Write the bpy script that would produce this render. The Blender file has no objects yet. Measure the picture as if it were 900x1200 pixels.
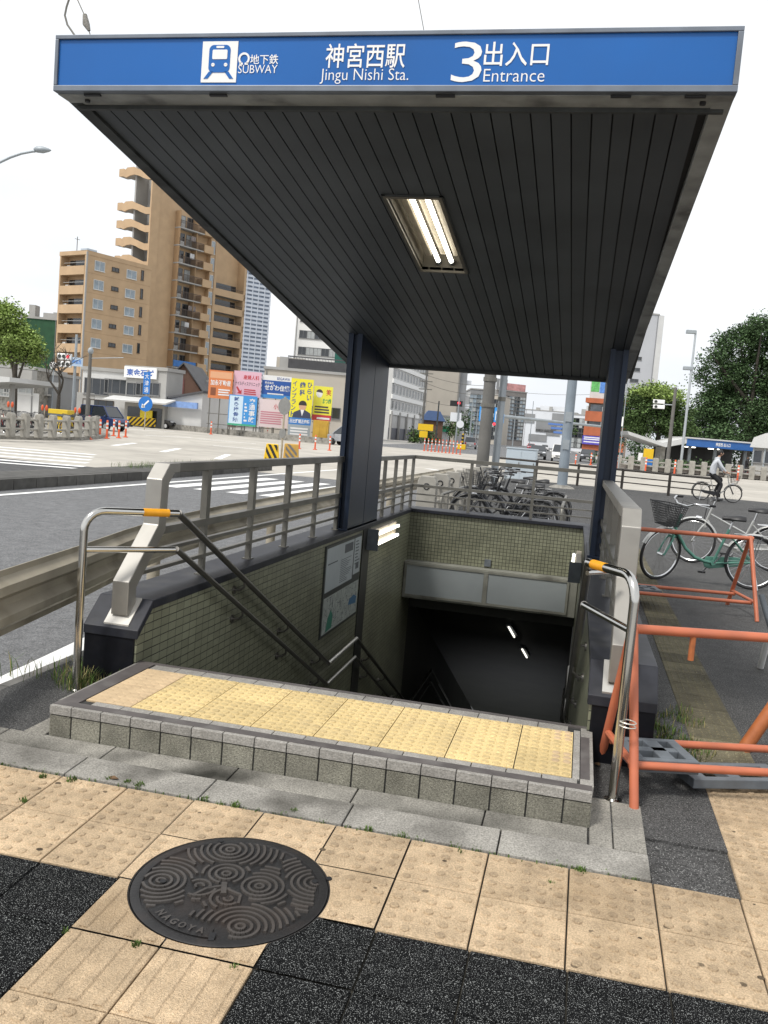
import bpy, bmesh, math, random
from mathutils import Vector as V, Matrix, noise as mnoise
rnd = random.Random(11)
S = bpy.context.scene
COL = S.collection
PI = math.pi
R = math.radians
# ------------------------------------------------------------------ camera
F = 1049.5; CX, CY = 450.0, 600.0
CAM = V((2.3022, -3.6551, 1.5442)); YAW, PITCH, ROLL = -.21358, -.0907, .08338
_f = V((math.sin(YAW)*math.cos(PITCH), math.cos(YAW)*math.cos(PITCH), math.sin(PITCH)))
_r0 = V((math.cos(YAW), -math.sin(YAW), 0)); _u0 = _r0.cross(_f)
_r = math.cos(ROLL)*_r0 + math.sin(ROLL)*_u0
_u = -math.sin(ROLL)*_r0 + math.cos(ROLL)*_u0
cd = bpy.data.cameras.new("camera"); cam = bpy.data.objects.new("camera", cd); COL.objects.link(cam)
cam.matrix_world = Matrix(((_r.x, _u.x, -_f.x, CAM.x), (_r.y, _u.y, -_f.y, CAM.y), (_r.z, _u.z, -_f.z, CAM.z), (0, 0, 0, 1)))
cd.sensor_fit = 'VERTICAL'; cd.sensor_height = 36; cd.lens = 36*F/1200; cd.clip_start = .05; cd.clip_end = 5000
S.camera = cam
def ray(u, v): return _f + _r*((u-CX)/F) - _u*((v-CY)/F)
def gp(u, v, z=-.15):
    d = ray(u, v); return CAM + d*((z-CAM.z)/d.z)
def yp(u, v, y):
    d = ray(u, v); return CAM + d*((y-CAM.y)/d.y)
def dp(u, v, dep): return CAM + ray(u, v)*dep
def pj(P):
    d = V(P)-CAM; k = d.dot(_f); return CX+F*d.dot(_r)/k, CY-F*d.dot(_u)/k
def dep(P): return (V(P)-CAM).dot(_f)
def hor(u): return 504.4 + .0836*(u-450)
def ztop(P, v):
    a, b = -3., 400.
    for _ in range(50):
        m = (a+b)/2
        if pj((P[0], P[1], m))[1] > v: a = m
        else: b = m
    return a
def zg(y): return .044*min(y, 0)
# ------------------------------------------------------------------ materials
MATS = {}
def mat(name, col, rough=.6, metal=0, var=.12, vs=6., bump=0, bs=60., spec=.5, emit=0, dirt=0, dcol=(.03, .028, .025), ds=2.5, island=0, alpha=1, coat=0, grain=None):
    if name in MATS: return MATS[name]
    m = bpy.data.materials.new(name); m.use_nodes = True; MATS[name] = m
    N = m.node_tree.nodes; L = m.node_tree.links; b = N['Principled BSDF']
    b.inputs['Roughness'].default_value = rough; b.inputs['Metallic'].default_value = metal
    b.inputs['Specular IOR Level'].default_value = spec; b.inputs['Coat Weight'].default_value = coat
    c4 = (*col, 1)
    b.inputs['Base Color'].default_value = c4
    tc = N.new('ShaderNodeTexCoord')
    cur = None
    def mix(fac, A, B, mode='MIX'):
        n = N.new('ShaderNodeMix'); n.data_type = 'RGBA'; n.blend_type = mode
        for s, i in ((fac, 0), (A, 6), (B, 7)):
            if hasattr(s, 'links'): L.new(s, n.inputs[i])
            elif i == 0: n.inputs[0].default_value = s
            else: n.inputs[i].default_value = s
        return n.outputs[2]
    def nz(scale, detail=4., lo=.3, hi=.7):
        n = N.new('ShaderNodeTexNoise'); n.inputs['Scale'].default_value = scale; n.inputs['Detail'].default_value = detail
        L.new(tc.outputs['Object'], n.inputs['Vector'])
        r = N.new('ShaderNodeMapRange'); r.inputs[1].default_value = lo; r.inputs[2].default_value = hi
        L.new(n.outputs['Fac'], r.inputs[0]); return r.outputs[0]
    if var:
        cur = mix(nz(vs), (*[c*(1-var) for c in col], 1), (*[min(1, c*(1+var)) for c in col], 1))
    if island:
        g = N.new('ShaderNodeNewGeometry'); r = N.new('ShaderNodeMapRange')
        r.inputs[3].default_value = 1-island; r.inputs[4].default_value = 1+island
        L.new(g.outputs['Random Per Island'], r.inputs[0])
        cc = N.new('ShaderNodeCombineColor')
        for i in range(3): L.new(r.outputs[0], cc.inputs[i])
        cur = mix(1., cur if cur else c4, cc.outputs[0], 'MULTIPLY')
    if grain:
        gn = nz(grain[0], 3., .35, .65); r = N.new('ShaderNodeMapRange'); r.inputs[3].default_value = grain[1]; r.inputs[4].default_value = grain[2]; L.new(gn, r.inputs[0])
        cc = N.new('ShaderNodeCombineColor')
        for i in range(3): L.new(r.outputs[0], cc.inputs[i])
        cur = mix(1., cur if cur else c4, cc.outputs[0], 'MULTIPLY')
    if dirt:
        fa = nz(ds, 6., .52, .72)
        mu = N.new('ShaderNodeMath'); mu.operation = 'MULTIPLY'; mu.inputs[1].default_value = dirt; L.new(fa, mu.inputs[0])
        cur = mix(mu.outputs[0], cur if cur else c4, (*dcol, 1))
    if cur: L.new(cur, b.inputs['Base Color'])
    if emit:
        b.inputs['Emission Color'].default_value = c4; b.inputs['Emission Strength'].default_value = emit
    if bump:
        n = N.new('ShaderNodeTexNoise'); n.inputs['Scale'].default_value = bs; n.inputs['Detail'].default_value = 5.
        L.new(tc.outputs['Object'], n.inputs['Vector'])
        bp = N.new('ShaderNodeBump'); bp.inputs['Strength'].default_value = bump; bp.inputs['Distance'].default_value = .01
        L.new(n.outputs['Fac'], bp.inputs['Height']); L.new(bp.outputs[0], b.inputs['Normal'])
    return m
def speck(name, col, scol, scale=220., th=.62, rough=.85, dirt=0, dcol=(.03,.03,.03), ds=1.5, bump=.5, amt=1., grain=None):
    m = mat(name, col, rough, var=.22, vs=9., grain=grain, bump=bump, bs=scale, dirt=dirt, dcol=dcol, ds=ds, spec=.25)
    N = m.node_tree.nodes; L = m.node_tree.links; b = N['Principled BSDF']; tc = N.new('ShaderNodeTexCoord')
    n = N.new('ShaderNodeTexNoise'); n.inputs['Scale'].default_value = scale; n.inputs['Detail'].default_value = 1.; L.new(tc.outputs['Object'], n.inputs['Vector'])
    r = N.new('ShaderNodeMapRange'); r.inputs[1].default_value = th; r.inputs[2].default_value = th+.05; r.inputs[4].default_value = amt; L.new(n.outputs['Fac'], r.inputs[0])
    x = N.new('ShaderNodeMix'); x.data_type = 'RGBA'; L.new(r.outputs[0], x.inputs[0])
    src = b.inputs['Base Color'].links[0].from_socket; L.new(src, x.inputs[6]); x.inputs[7].default_value = (*scol, 1)
    L.new(x.outputs[2], b.inputs['Base Color'])
    return m
def tilemat(name, axes, col, grout, w, h, rough=.35, mortar=.06):
    m = mat(name, col, rough, var=0); N = m.node_tree.nodes; L = m.node_tree.links; b = N['Principled BSDF']
    tc = N.new('ShaderNodeTexCoord'); sx = N.new('ShaderNodeSeparateXYZ'); cx = N.new('ShaderNodeCombineXYZ'); L.new(tc.outputs['Object'], sx.inputs[0])
    L.new(sx.outputs[axes[0]], cx.inputs[0]); L.new(sx.outputs[axes[1]], cx.inputs[1])
    br = N.new('ShaderNodeTexBrick'); br.offset = 0; br.inputs['Scale'].default_value = 1
    br.inputs['Brick Width'].default_value = w; br.inputs['Row Height'].default_value = h; br.inputs['Mortar Size'].default_value = mortar*h
    br.inputs['Mortar Smooth'].default_value = .1; br.inputs['Bias'].default_value = 0
    br.inputs['Color1'].default_value = (*[c*.86 for c in col], 1); br.inputs['Color2'].default_value = (*[c*1.12 for c in col], 1); br.inputs['Mortar'].default_value = (*grout, 1)
    L.new(cx.outputs[0], br.inputs['Vector'])
    n = N.new('ShaderNodeTexNoise'); n.inputs['Scale'].default_value = 1.3; n.inputs['Detail'].default_value = 6; L.new(tc.outputs['Object'], n.inputs['Vector'])
    r = N.new('ShaderNodeMapRange'); r.inputs[1].default_value = .3; r.inputs[2].default_value = .75; r.inputs[3].default_value = .6; r.inputs[4].default_value = 1.1; L.new(n.outputs['Fac'], r.inputs[0])
    cc = N.new('ShaderNodeCombineColor')
    for i in range(3): L.new(r.outputs[0], cc.inputs[i])
    x = N.new('ShaderNodeMix'); x.data_type = 'RGBA'; x.blend_type = 'MULTIPLY'; x.inputs[0].default_value = 1; L.new(br.outputs['Color'], x.inputs[6]); L.new(cc.outputs[0], x.inputs[7])
    L.new(x.outputs[2], b.inputs['Base Color'])
    bp = N.new('ShaderNodeBump'); bp.inputs['Strength'].default_value = .5; bp.inputs['Distance'].default_value = .004; bp.invert = True
    L.new(br.outputs['Fac'], bp.inputs['Height']); L.new(bp.outputs[0], b.inputs['Normal'])
    return m
# ------------------------------------------------------------------ mesh builder
class MB:
    def __init__(s): s.v = []; s.f = []; s.mi = []; s.M = None
    def add(s, vs, fs, m=0):
        o = len(s.v)
        s.v += [tuple(s.M @ V(p)) if s.M else tuple(p) for p in vs]
        s.f += [tuple(i+o for i in f) for f in fs]; s.mi += [m]*len(fs); return s
    def box(s, x0, y0, z0, x1, y1, z1, m=0):
        return s.add([(x0,y0,z0),(x1,y0,z0),(x1,y1,z0),(x0,y1,z0),(x0,y0,z1),(x1,y0,z1),(x1,y1,z1),(x0,y1,z1)],
                     [(0,3,2,1),(4,5,6,7),(0,1,5,4),(1,2,6,5),(2,3,7,6),(3,0,4,7)], m)
    def bar(s, p0, p1, w, h, m=0, up=(0,0,1)):
        p0, p1 = V(p0), V(p1); d = (p1-p0).normalized(); a = d.cross(V(up))
        if a.length < 1e-4: a = d.cross(V((0,1,0)))
        a.normalize(); b = a.cross(d).normalized(); a *= w/2; b *= h/2
        vs = [p+x*a+y*b for p in (p0, p1) for x, y in ((-1,-1),(1,-1),(1,1),(-1,1))]
        return s.add(vs, [(0,1,2,3),(7,6,5,4),(0,4,5,1),(1,5,6,2),(2,6,7,3),(3,7,4,0)], m)
    def tube(s, pts, r, n=8, m=0, closed=False):
        pts = [V(p) for p in pts]; N = len(pts); rs = r if isinstance(r, (list, tuple)) else [r]*N
        tang = []
        for i in range(N):
            a = pts[(i-1) % N] if closed or i > 0 else pts[i]; b = pts[(i+1) % N] if closed or i < N-1 else pts[i]
            tang.append((b-a).normalized())
        t0 = tang[0]; nrm = t0.cross(V((0,0,1)))
        if nrm.length < .1: nrm = t0.cross(V((1,0,0)))
        nrm.normalize(); vs = []
        for i in range(N):
            nrm = (nrm - tang[i]*nrm.dot(tang[i])).normalized(); bi = tang[i].cross(nrm)
            vs += [pts[i] + (nrm*math.cos(2*PI*k/n) + bi*math.sin(2*PI*k/n))*rs[i] for k in range(n)]
        fs = []
        for i in range(N if closed else N-1):
            j = (i+1) % N
            fs += [(i*n+k, i*n+(k+1) % n, j*n+(k+1) % n, j*n+k) for k in range(n)]
        if not closed: fs += [tuple(range(n))[::-1], tuple((N-1)*n+k for k in range(n))]
        return s.add(vs, fs, m)
    def cyl(s, p0, p1, r0, r1=None, n=12, m=0): return s.tube([p0, p1], [r0, r0 if r1 is None else r1], n, m)
    def prism(s, poly, ax, lo, hi, m=0):
        f = {'x': lambda a, b, c: (c, a, b), 'y': lambda a, b, c: (a, c, b), 'z': lambda a, b, c: (a, b, c)}[ax]
        n = len(poly)
        return s.add([f(a, b, c) for c in (lo, hi) for a, b in poly],
                     [tuple(range(n))[::-1], tuple(range(n, 2*n))] + [(i, (i+1) % n, n+(i+1) % n, n+i) for i in range(n)], m)
    def lathe(s, prof, n=16, o=(0,0,0), m=0):
        vs = [(o[0]+r*math.cos(2*PI*k/n), o[1]+r*math.sin(2*PI*k/n), o[2]+z) for r, z in prof for k in range(n)]
        P = len(prof)
        fs = [(i*n+k, i*n+(k+1) % n, (i+1)*n+(k+1) % n, (i+1)*n+k) for i in range(P-1) for k in range(n)]
        return s.add(vs, fs + [tuple(range(n))[::-1], tuple((P-1)*n+k for k in range(n))], m)
    def ell(s, c, rx, ry, rz, n=10, m=0):
        prof = [(max(.02, math.sin(PI*i/(n//2+2))), -math.cos(PI*i/(n//2+2))) for i in range(n//2+3)]
        vs = [(c[0]+rx*r*math.cos(2*PI*k/n), c[1]+ry*r*math.sin(2*PI*k/n), c[2]+rz*z) for r, z in prof for k in range(n)]
        P = len(prof)
        return s.add(vs, [(i*n+k, i*n+(k+1) % n, (i+1)*n+(k+1) % n, (i+1)*n+k) for i in range(P-1) for k in range(n)] + [tuple(range(n))[::-1], tuple((P-1)*n+k for k in range(n))], m)
    def torus(s, c, ax, Rr, r, n=32, k=8, m=0):
        c = V(c); ax = V(ax).normalized(); a = ax.orthogonal().normalized(); b = ax.cross(a)
        return s.tube([c + (a*math.cos(2*PI*i/n)+b*math.sin(2*PI*i/n))*Rr for i in range(n)], r, k, m, closed=True)
    def quad(s, a, b, c, d, m=0): return s.add([a, b, c, d], [(0,1,2,3)], m)
    def build(s, name, mats, parent=None, local=False, smooth=False, bevel=0, normals=True):
        me = bpy.data.meshes.new(name)
        if parent and not local:
            o = parent; off = V((0,0,0))
            while o: off += o.location; o = o.parent
            s.v = [(x-off.x, y-off.y, z-off.z) for x, y, z in s.v]
        me.from_pydata(s.v, [], s.f)
        ms = mats if isinstance(mats, (list, tuple)) else [mats]
        for q in ms: me.materials.append(q)
        if len(ms) > 1: me.polygons.foreach_set('material_index', s.mi)
        if normals:
            bm = bmesh.new(); bm.from_mesh(me); bmesh.ops.recalc_face_normals(bm, faces=bm.faces); bm.to_mesh(me); bm.free()
        if smooth:
            me.polygons.foreach_set('use_smooth', [True]*len(me.polygons)); me.set_sharp_from_angle(angle=R(40))
        o = bpy.data.objects.new(name, me); COL.objects.link(o)
        if parent: o.parent = parent
        if bevel:
            b = o.modifiers.new('b', 'BEVEL'); b.width = bevel; b.segments = 2; b.limit_method = 'ANGLE'
        return o
def tag(o, label=None, cat=None, group=None, kind=None):
    for k, x in (('label', label), ('category', cat), ('group', group), ('kind', kind)):
        if x: o[k] = x
    return o
def thing(name, label, cat, loc=(0,0,0), rz=0, group=None):
    o = bpy.data.objects.new(name, None); COL.objects.link(o); o.location = loc; o.rotation_euler = (0, 0, rz)
    return tag(o, label, cat, group)
def struct(o): return tag(o, kind='structure')
def dup(root, loc, rz, label=None, group=None):
    def cp(o, par):
        c = o.copy(); COL.objects.link(c); c.parent = par
        for ch in o.children: cp(ch, c)
        return c
    r = cp(root, None); r.location = loc; r.rotation_euler = (0, 0, rz)
    return tag(r, label, None, group)
def text(s, x0, x1, z0, z1, y, m, parent=None, name='lettering', bold=0, local=False, th=.001, keep=False):
    c = bpy.data.curves.new('t', 'FONT'); c.body = s; c.size = 1; c.extrude = 0; c.offset = bold; c.resolution_u = 3
    o = bpy.data.objects.new('t', c); COL.objects.link(o); bpy.context.view_layer.update()
    me = bpy.data.meshes.new_from_object(o.evaluated_get(bpy.context.evaluated_depsgraph_get()))
    bpy.data.objects.remove(o)
    xs = [v.co.x for v in me.vertices]; ys = [v.co.y for v in me.vertices]
    b = MB(); a0, a1, b0, b1 = min(xs), max(xs), min(ys), max(ys)
    b.v = [(x0+(v.co.x-a0)/(a1-a0)*(x1-x0), y, z0+(v.co.y-b0)/(b1-b0)*(z1-z0)) for v in me.vertices]
    b.f = [tuple(p.vertices) for p in me.polygons]; b.mi = [0]*len(b.f)
    return b.build(name, m, parent, local=local, normals=False)
def arc(c, r, a0, a1, n=6, ax='y'):
    out = []
    for i in range(n+1):
        t = R(a0+(a1-a0)*i/n); p = (r*math.cos(t), r*math.sin(t))
        out.append((c[0]+p[0], c[1], c[2]+p[1]) if ax == 'y' else (c[0], c[1]+p[0], c[2]+p[1]))
    return out
# ------------------------------------------------------------------ palette
steel = mat('steel_polished', (.56,.55,.52), .13, 1, var=.08, vs=3, dirt=.3, dcol=(.25,.24,.22), ds=9)
brushed = mat('steel_brushed', (.52,.51,.48), .38, .9, var=.1, vs=5, dirt=.3, dcol=(.28,.27,.24), ds=6)
railm = mat('rail_paint', (.175,.168,.148), .45, .6, var=.15, vs=6, dirt=.3, dcol=(.09,.08,.07))
blackst = mat('black_granite', (.004,.0045,.007), .5, 0, spec=.2, var=.25, vs=20, dirt=.2, dcol=(.05,.05,.05), ds=4)
copem = mat('coping_dark', (.015,.0165,.023), .5, 0, spec=.35, var=.25, vs=14, dirt=.35, dcol=(.09,.09,.085), ds=3)
navy = mat('navy_paint', (.009,.02,.045), .42, .2, var=.2, vs=2, dirt=.3, dcol=(.03,.04,.055))
soff = mat('soffit_paint', (.074,.084,.094), .5, .2, var=.22, vs=1.5, island=.12)
rim = mat('rim_grey', (.33,.345,.34), .55, .1, var=.25, vs=5, dirt=.75, dcol=(.03,.028,.026), ds=4)
framem = mat('sign_frame', (.16,.18,.21), .45, .5, var=.15, vs=6, dirt=.4, dcol=(.1,.1,.11))
white = mat('white_paint', (.8,.8,.78), .55, var=.04)
lettw = mat('lettering_white', (.8,.79,.77), .5, var=0)
black = mat('black', (.012,.012,.013), .5, var=0)
rubber = mat('rubber', (.016,.016,.017), .7, var=.2, vs=40)
conc = mat('concrete', (.285,.272,.245), .9, var=.22, vs=4, bump=.5, bs=90, dirt=.85, dcol=(.06,.056,.048), ds=2.2, spec=.2, grain=(140, .68, 1.22))
concp = mat('concrete_post', (.33,.315,.28), .9, var=.15, vs=5, bump=.2, bs=40, dirt=.5, dcol=(.1,.09,.08), ds=2.5, spec=.2)
tube_on = mat('tube_light', (1,.95,.82), .4, var=0, emit=4.5)
orange = mat('orange_paint', (.47,.135,.065), .5, var=.12, vs=6, dirt=.4, dcol=(.32,.11,.07), ds=7)
orange2 = mat('orange_rust', (.42,.13,.04), .6, var=.2, vs=12, dirt=.4, dcol=(.09,.04,.02), ds=14)
greyplast = mat('grey_plastic', (.115,.13,.145), .6, var=.2, vs=9, dirt=.35, dcol=(.07,.07,.07), ds=7)
glassd = mat('glass_dark', (.025,.03,.036), .08, var=.3, vs=.6, spec=.8)
glassl = mat('glass_light', (.22,.27,.31), .12, var=.35, vs=1.2, spec=.8)
leafd = mat('leaf_dark', (.068,.115,.048), .7, var=.3, vs=.35, island=.5, spec=.2)
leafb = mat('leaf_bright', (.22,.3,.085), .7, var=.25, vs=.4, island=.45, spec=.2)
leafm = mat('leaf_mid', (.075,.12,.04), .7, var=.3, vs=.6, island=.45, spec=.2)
bark = mat('bark', (.05,.042,.033), .9, var=.3, vs=8, bump=.4, bs=30)
grassm = mat('grass_blade', (.085,.135,.035), .8, var=.3, vs=12, island=.45, spec=.1)
dryg = mat('dry_blade', (.25,.22,.1), .8, var=.3, vs=12, island=.4, spec=.1)
# ------------------------------------------------------------------ ground and roads
asph = speck('asphalt_walk', (.056,.055,.054), (.26,.26,.25), 170., .62, grain=(75,.55,1.45), dirt=.4, dcol=(.022,.022,.022), ds=.7)
roadm = speck('asphalt_road', (.135,.137,.14), (.3,.3,.3), 110., .61, dirt=.3, dcol=(.09,.09,.093), ds=.5, amt=.7, grain=(55,.72,1.28))
roadd = speck('asphalt_dark', (.075,.075,.075), (.15,.15,.15), 90., .64, amt=.6)
roadl = mat('pavement_light', (.41,.385,.34), .9, var=.12, vs=.25, dirt=.45, dcol=(.29,.27,.24), ds=.09, spec=.2, grain=(1.2,.9,1.08))
markm = mat('road_marking', (.78,.78,.76), .7, var=.06, vs=5, dirt=.35, dcol=(.5,.5,.48), ds=5)
RZ = -.15
b = MB(); G0 = RZ-.012
for xa, ya, xb, yb in ((-900,-60,-.5,2200),(2.9,-60,900,2200),(-.5,-60,2.9,.3),(-.5,23.9,2.9,2200)): b.quad((xa,ya,G0),(xb,ya,G0),(xb,yb,G0),(xa,yb,G0))
struct(b.build('ground', mat('ground_far', (.3,.29,.27), .9, var=.2, vs=.05)))
# near lane beside the entrance, then the intersection
b = MB(); b.quad((-9.3,-30,RZ-.008),(-2.6,-30,RZ-.008),(-2.6,24,RZ-.008),(-9.3,24,RZ-.008)); b.quad((-2.6,-30,RZ-.008),(-.62,-30,-.036),(-.62,24,-.036),(-2.6,24,RZ-.008)); struct(b.build('road', roadm))
b = MB()
b.quad((-160,24,RZ-.004),(40,24,RZ-.004),(60,95,RZ-.004),(-160,100,RZ-.004))
b.quad((-160,19,RZ-.0035),(-9.4,19,RZ-.0035),(-9.4,24,RZ-.0035),(-160,24,RZ-.0035)); b.quad((40,24,RZ-.004),(200,24,RZ-.004),(200,95,RZ-.004),(60,95,RZ-.004))
struct(b.build('intersection_pavement', roadl))
b = MB(); b.quad((-160,-30,RZ-.0075),(-9.3,-30,RZ-.0075),(-9.3,19,RZ-.0075),(-160,19,RZ-.0075)); struct(b.build('cross_street', roadd))
b = MB(); b.quad((-21,88,RZ-.002),(5.5,88,RZ-.002),(-22,900,RZ-.002),(-62,900,RZ-.002)); struct(b.build('avenue', roadm))
# markings
b = MB(); z = RZ-.001
def strip(pts, w, zz=z):
    P = [V((x, y, zz)) for x, y in pts]
    for i in range(len(P)-1):
        d = (P[i+1]-P[i]).normalized(); n = V((-d.y, d.x, 0))*w/2
        b.quad(P[i]-n, P[i]+n, P[i+1]+n, P[i+1]-n)
zn = lambda x: -.03-(-.62-x)*.0596
E1 = [gp(u, v, -.052) for u, v in ((0,795),(55,768.5),(110,742))]; E2 = [gp(u, v, -.046) for u, v in ((0,816),(55,786),(110,758))]
E1 = [E1[0]+(E1[0]-E1[2])*.55] + E1 + [E1[2]+V((-.17,1.6,0)), E1[2]+V((-.22,9,0))]; E2 = [E2[0]+(E2[0]-E2[2])*.55] + E2 + [E2[2]+V((-.17,1.6,0)), E2[2]+V((-.22,9,0))]
for i in range(5): b.quad(*[(p.x, p.y, zn(p.x)) for p in (E1[i], E2[i], E2[i+1], E1[i+1])])
strip([(-7.9,-30),(-7.72,8),(-7.47,17),(-7.35,22),(-7.1,31)], .16)
for k in range(9): strip([(-6.9+k*.78, 15.3+.05*k),(-6.6+k*.78, 21.5+.05*k)], .42)          # zebra over the near lane
for k in range(5): strip([(-11.2-.8*k, 18.9+1.5*k),(-26.5-.8*k, 15.1+1.5*k)], .5)         # zebra over the cross street
strip([(-10.4,18.1),(-26,13.3)], .35)
for k in range(5): strip([(-12-3.2*k, 30+1.6*k),(-13.6-3.2*k, 35+1.6*k)], .3)
for a in ((150,503,205,506),(170,510,225,513),(230,514,300,520),(250,522,310,527),(60,509,115,506),(395,535,430,540),(500,549,520,552),(545,556,525,553)):
    p, q2 = gp(a[0], a[1]), gp(a[2], a[3]); strip([(p.x, p.y), (q2.x, q2.y)], .35)
for k in range(12):
    strip([(-15.5-.2*k*4, 100+k*16),(-15.8-.2*k*4, 107+k*16)], .2); strip([(-3.-.75*k, 96+k*16),(-3.3-.75*k, 103+k*16)], .2)
struct(b.build('road_marking', markm))
# sidewalk: asphalt with the stair opening left free
b = MB()
def slab(x0, y0, x1, y1, z0=0, m=0, kerb=False):
    b.quad((x0,y0,z0+zg(y0)),(x1,y0,z0+zg(y0)),(x1,y1,z0+zg(y1)),(x0,y1,z0+zg(y1)), m)
slab(-.6,.0,-.05,10); slab(2.45,0,16,10); slab(-.6,10,16,33.2); slab(-.05,8.85,2.45,10); slab(-.6,-14,16,0,-.012); slab(-.05,0,2.45,.5,-.004)
b.quad((-.6,0,0),(16,0,0),(16,0,-.2),(-.6,0,-.2)); b.quad((-.6,-14,-.62),(-.6,0,-.004),(-.6,0,-.5),(-.6,-14,-1.2)); b.quad((-.6,0,0),(-.6,33.2,0),(-.6,33.2,-.4),(-.6,0,-.4)); b.quad((-.6,33.2,0),(16,33.2,0),(16,33.2,-.4),(-.6,33.2,-.4))
struct(b.build('sidewalk', asph))
b = MB()
for k in range(-24, 56): b.box(-.70, k*.6+.004, -.3, -.605, k*.6+.596, -.018+zg(k*.6+.3), 0)
for k in range(28): b.box(-.6+k*.6+.004, 33.21, -.3, -.6+k*.6+.596, 33.36, .006)
struct(b.build('kerb', mat('kerb_stone', (.13,.125,.115), .9, var=.2, vs=9, bump=.3, bs=60, island=.12, dirt=.5, ds=3)))
# median islands
kerbm = mat('kerb_dark', (.085,.082,.075), .9, var=.2, vs=6, island=.25, dirt=.5, ds=2, bump=.3, bs=40)
b = MB()
for k in range(58): b.box(-9.35, -16+k*.72+.01, RZ-.1, -9.05+.9, -16+k*.72+.71, RZ+.2)
b.box(-9.2,-16,RZ-.1,-8.3,25.8,RZ+.205)
struct(b.build('median_kerb', kerbm))
b = MB()
isl = [gp(u, v) for u, v in ((-60,513.5),(0,514.5),(60,516),(95,516),(118,514),(128,511),(126,506.5),(118,503))]
poly = [(p.x, p.y) for p in isl] + [(-46,62),(-60,40)]
b.prism(poly, 'z', RZ-.1, RZ+.16); struct(b.build('traffic_island', conc))
# paving of the near sidewalk
ty = speck('paving_yellow', (.56,.42,.27), (.67,.55,.4), 230., .62, rough=.88, dirt=.55, dcol=(.33,.23,.13), ds=2.2, bump=.9, amt=.3, grain=(170, .74, 1.14))
tb = speck('paving_black', (.0085,.009,.0095), (.34,.35,.34), 300., .615, rough=.9, bump=1., amt=1., grain=(120,.5,1.5))
tb.node_tree.nodes['Principled BSDF'].inputs['Specular IOR Level'].default_value = .08
def isl_mul(m, a):
    N = m.node_tree.nodes; L = m.node_tree.links; bb = N['Principled BSDF']; src = bb.inputs['Base Color'].links[0].from_socket
    at = N.new('ShaderNodeAttribute'); at.attribute_name = 'tone'
    x = N.new('ShaderNodeMix'); x.data_type = 'RGBA'; x.blend_type = 'MULTIPLY'; x.inputs[0].default_value = 1; L.new(src, x.inputs[6]); L.new(at.outputs['Color'], x.inputs[7]); L.new(x.outputs[2], bb.inputs['Base Color'])
isl_mul(ty, 1)
GX, GY = .602, -.3586
MHC = V((1.283, -.902)); MHR = .334
def tones(o, tl):
    at = o.data.color_attributes.new('tone', 'FLOAT_COLOR', 'POINT'); at.data.foreach_set('color', [c for t in tl for c in (t, t, t, 1)])
def tile_top(b, x0, y0, x1, y1, zf, tl, t, hole=False, th=.03):
    g = .003; n0 = len(b.v)
    if not hole:
        xs = [(x0+g, y0+g), (x1-g, y0+g), (x1-g, y1-g), (x0+g, y1-g)]
        b.add([(x, y, zf(x, y)-th) for x, y in xs] + [(x, y, zf(x, y)-.003) for x, y in xs] + [(x+(g if i in (0,3) else -g), y+(g if i < 2 else -g), zf(x, y)) for i, (x, y) in enumerate(xs)],
              [(0,1,5,4),(1,2,6,5),(2,3,7,6),(3,0,4,7),(4,5,9,8),(5,6,10,9),(6,7,11,10),(7,4,8,11),(8,9,10,11)])
    else:
        K = 32
        for i in range(K):
            for j in range(K):
                xa, xb = x0+g+(x1-x0-2*g)*i/K, x0+g+(x1-x0-2*g)*(i+1)/K; ya, yb = y0+g+(y1-y0-2*g)*j/K, y0+g+(y1-y0-2*g)*(j+1)/K
                P = []
                for px, py in ((xa,ya),(xb,ya),(xb,yb),(xa,yb)):
                    d = V((px, py))-MHC
                    if d.length < MHR+.004: d = d.normalized()*(MHR+.004) if d.length > MHR-.02 else None
                    if d is None: P = None; break
                    P.append((MHC.x+d.x, MHC.y+d.y, zf(px, py)))
                if P: b.quad(*P)
    tl += [t]*(len(b.v)-n0)
def domes(b, x0, y0, zf, tl, t, n=5, r=.0175, h=.006, p=.058, skip=True, miss=.05):
    for i in range(n):
        for j in range(n):
            x, y = x0+.15+(i-(n-1)/2)*p, y0+.15+(j-(n-1)/2)*p
            if skip and (V((x, y))-MHC).length < MHR+.02: continue
            if rnd.random() < miss: continue
            n0 = len(b.v); hh = h*rnd.uniform(.6, 1.05); zz = zf(x, y)
            b.add([(x+r*q*math.cos(2*PI*k/10), y+r*q*math.sin(2*PI*k/10), zz+a*hh) for q, a in ((1,-.2),(.88,.75),(.65,1)) for k in range(10)],
                  [(s*10+k, s*10+(k+1) % 10, s*10+10+(k+1) % 10, s*10+10+k) for s in range(2) for k in range(10)] + [tuple(20+k for k in range(10))])
            tl += [t*rnd.uniform(.8, .95)]*(len(b.v)-n0)
zf0 = lambda x, y: .004+zg(y)
b = MB(); tl = []
def near(x0, y0): return (V((min(max(MHC.x, x0), x0+.3), min(max(MHC.y, y0), y0+.3)))-MHC).length < MHR+.01
for i in range(-8, 14):
    for j in (0, 1):
        x0, y0 = GX+.3*i, GY-.3*(j+1)-.014*j; t = rnd.uniform(.84, 1.1)
        tile_top(b, x0, y0, x0+.3, GY-.3*j, zf0, tl, t, near(x0, y0)); domes(b, x0, y0, zf0, tl, t, miss=.08)
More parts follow.
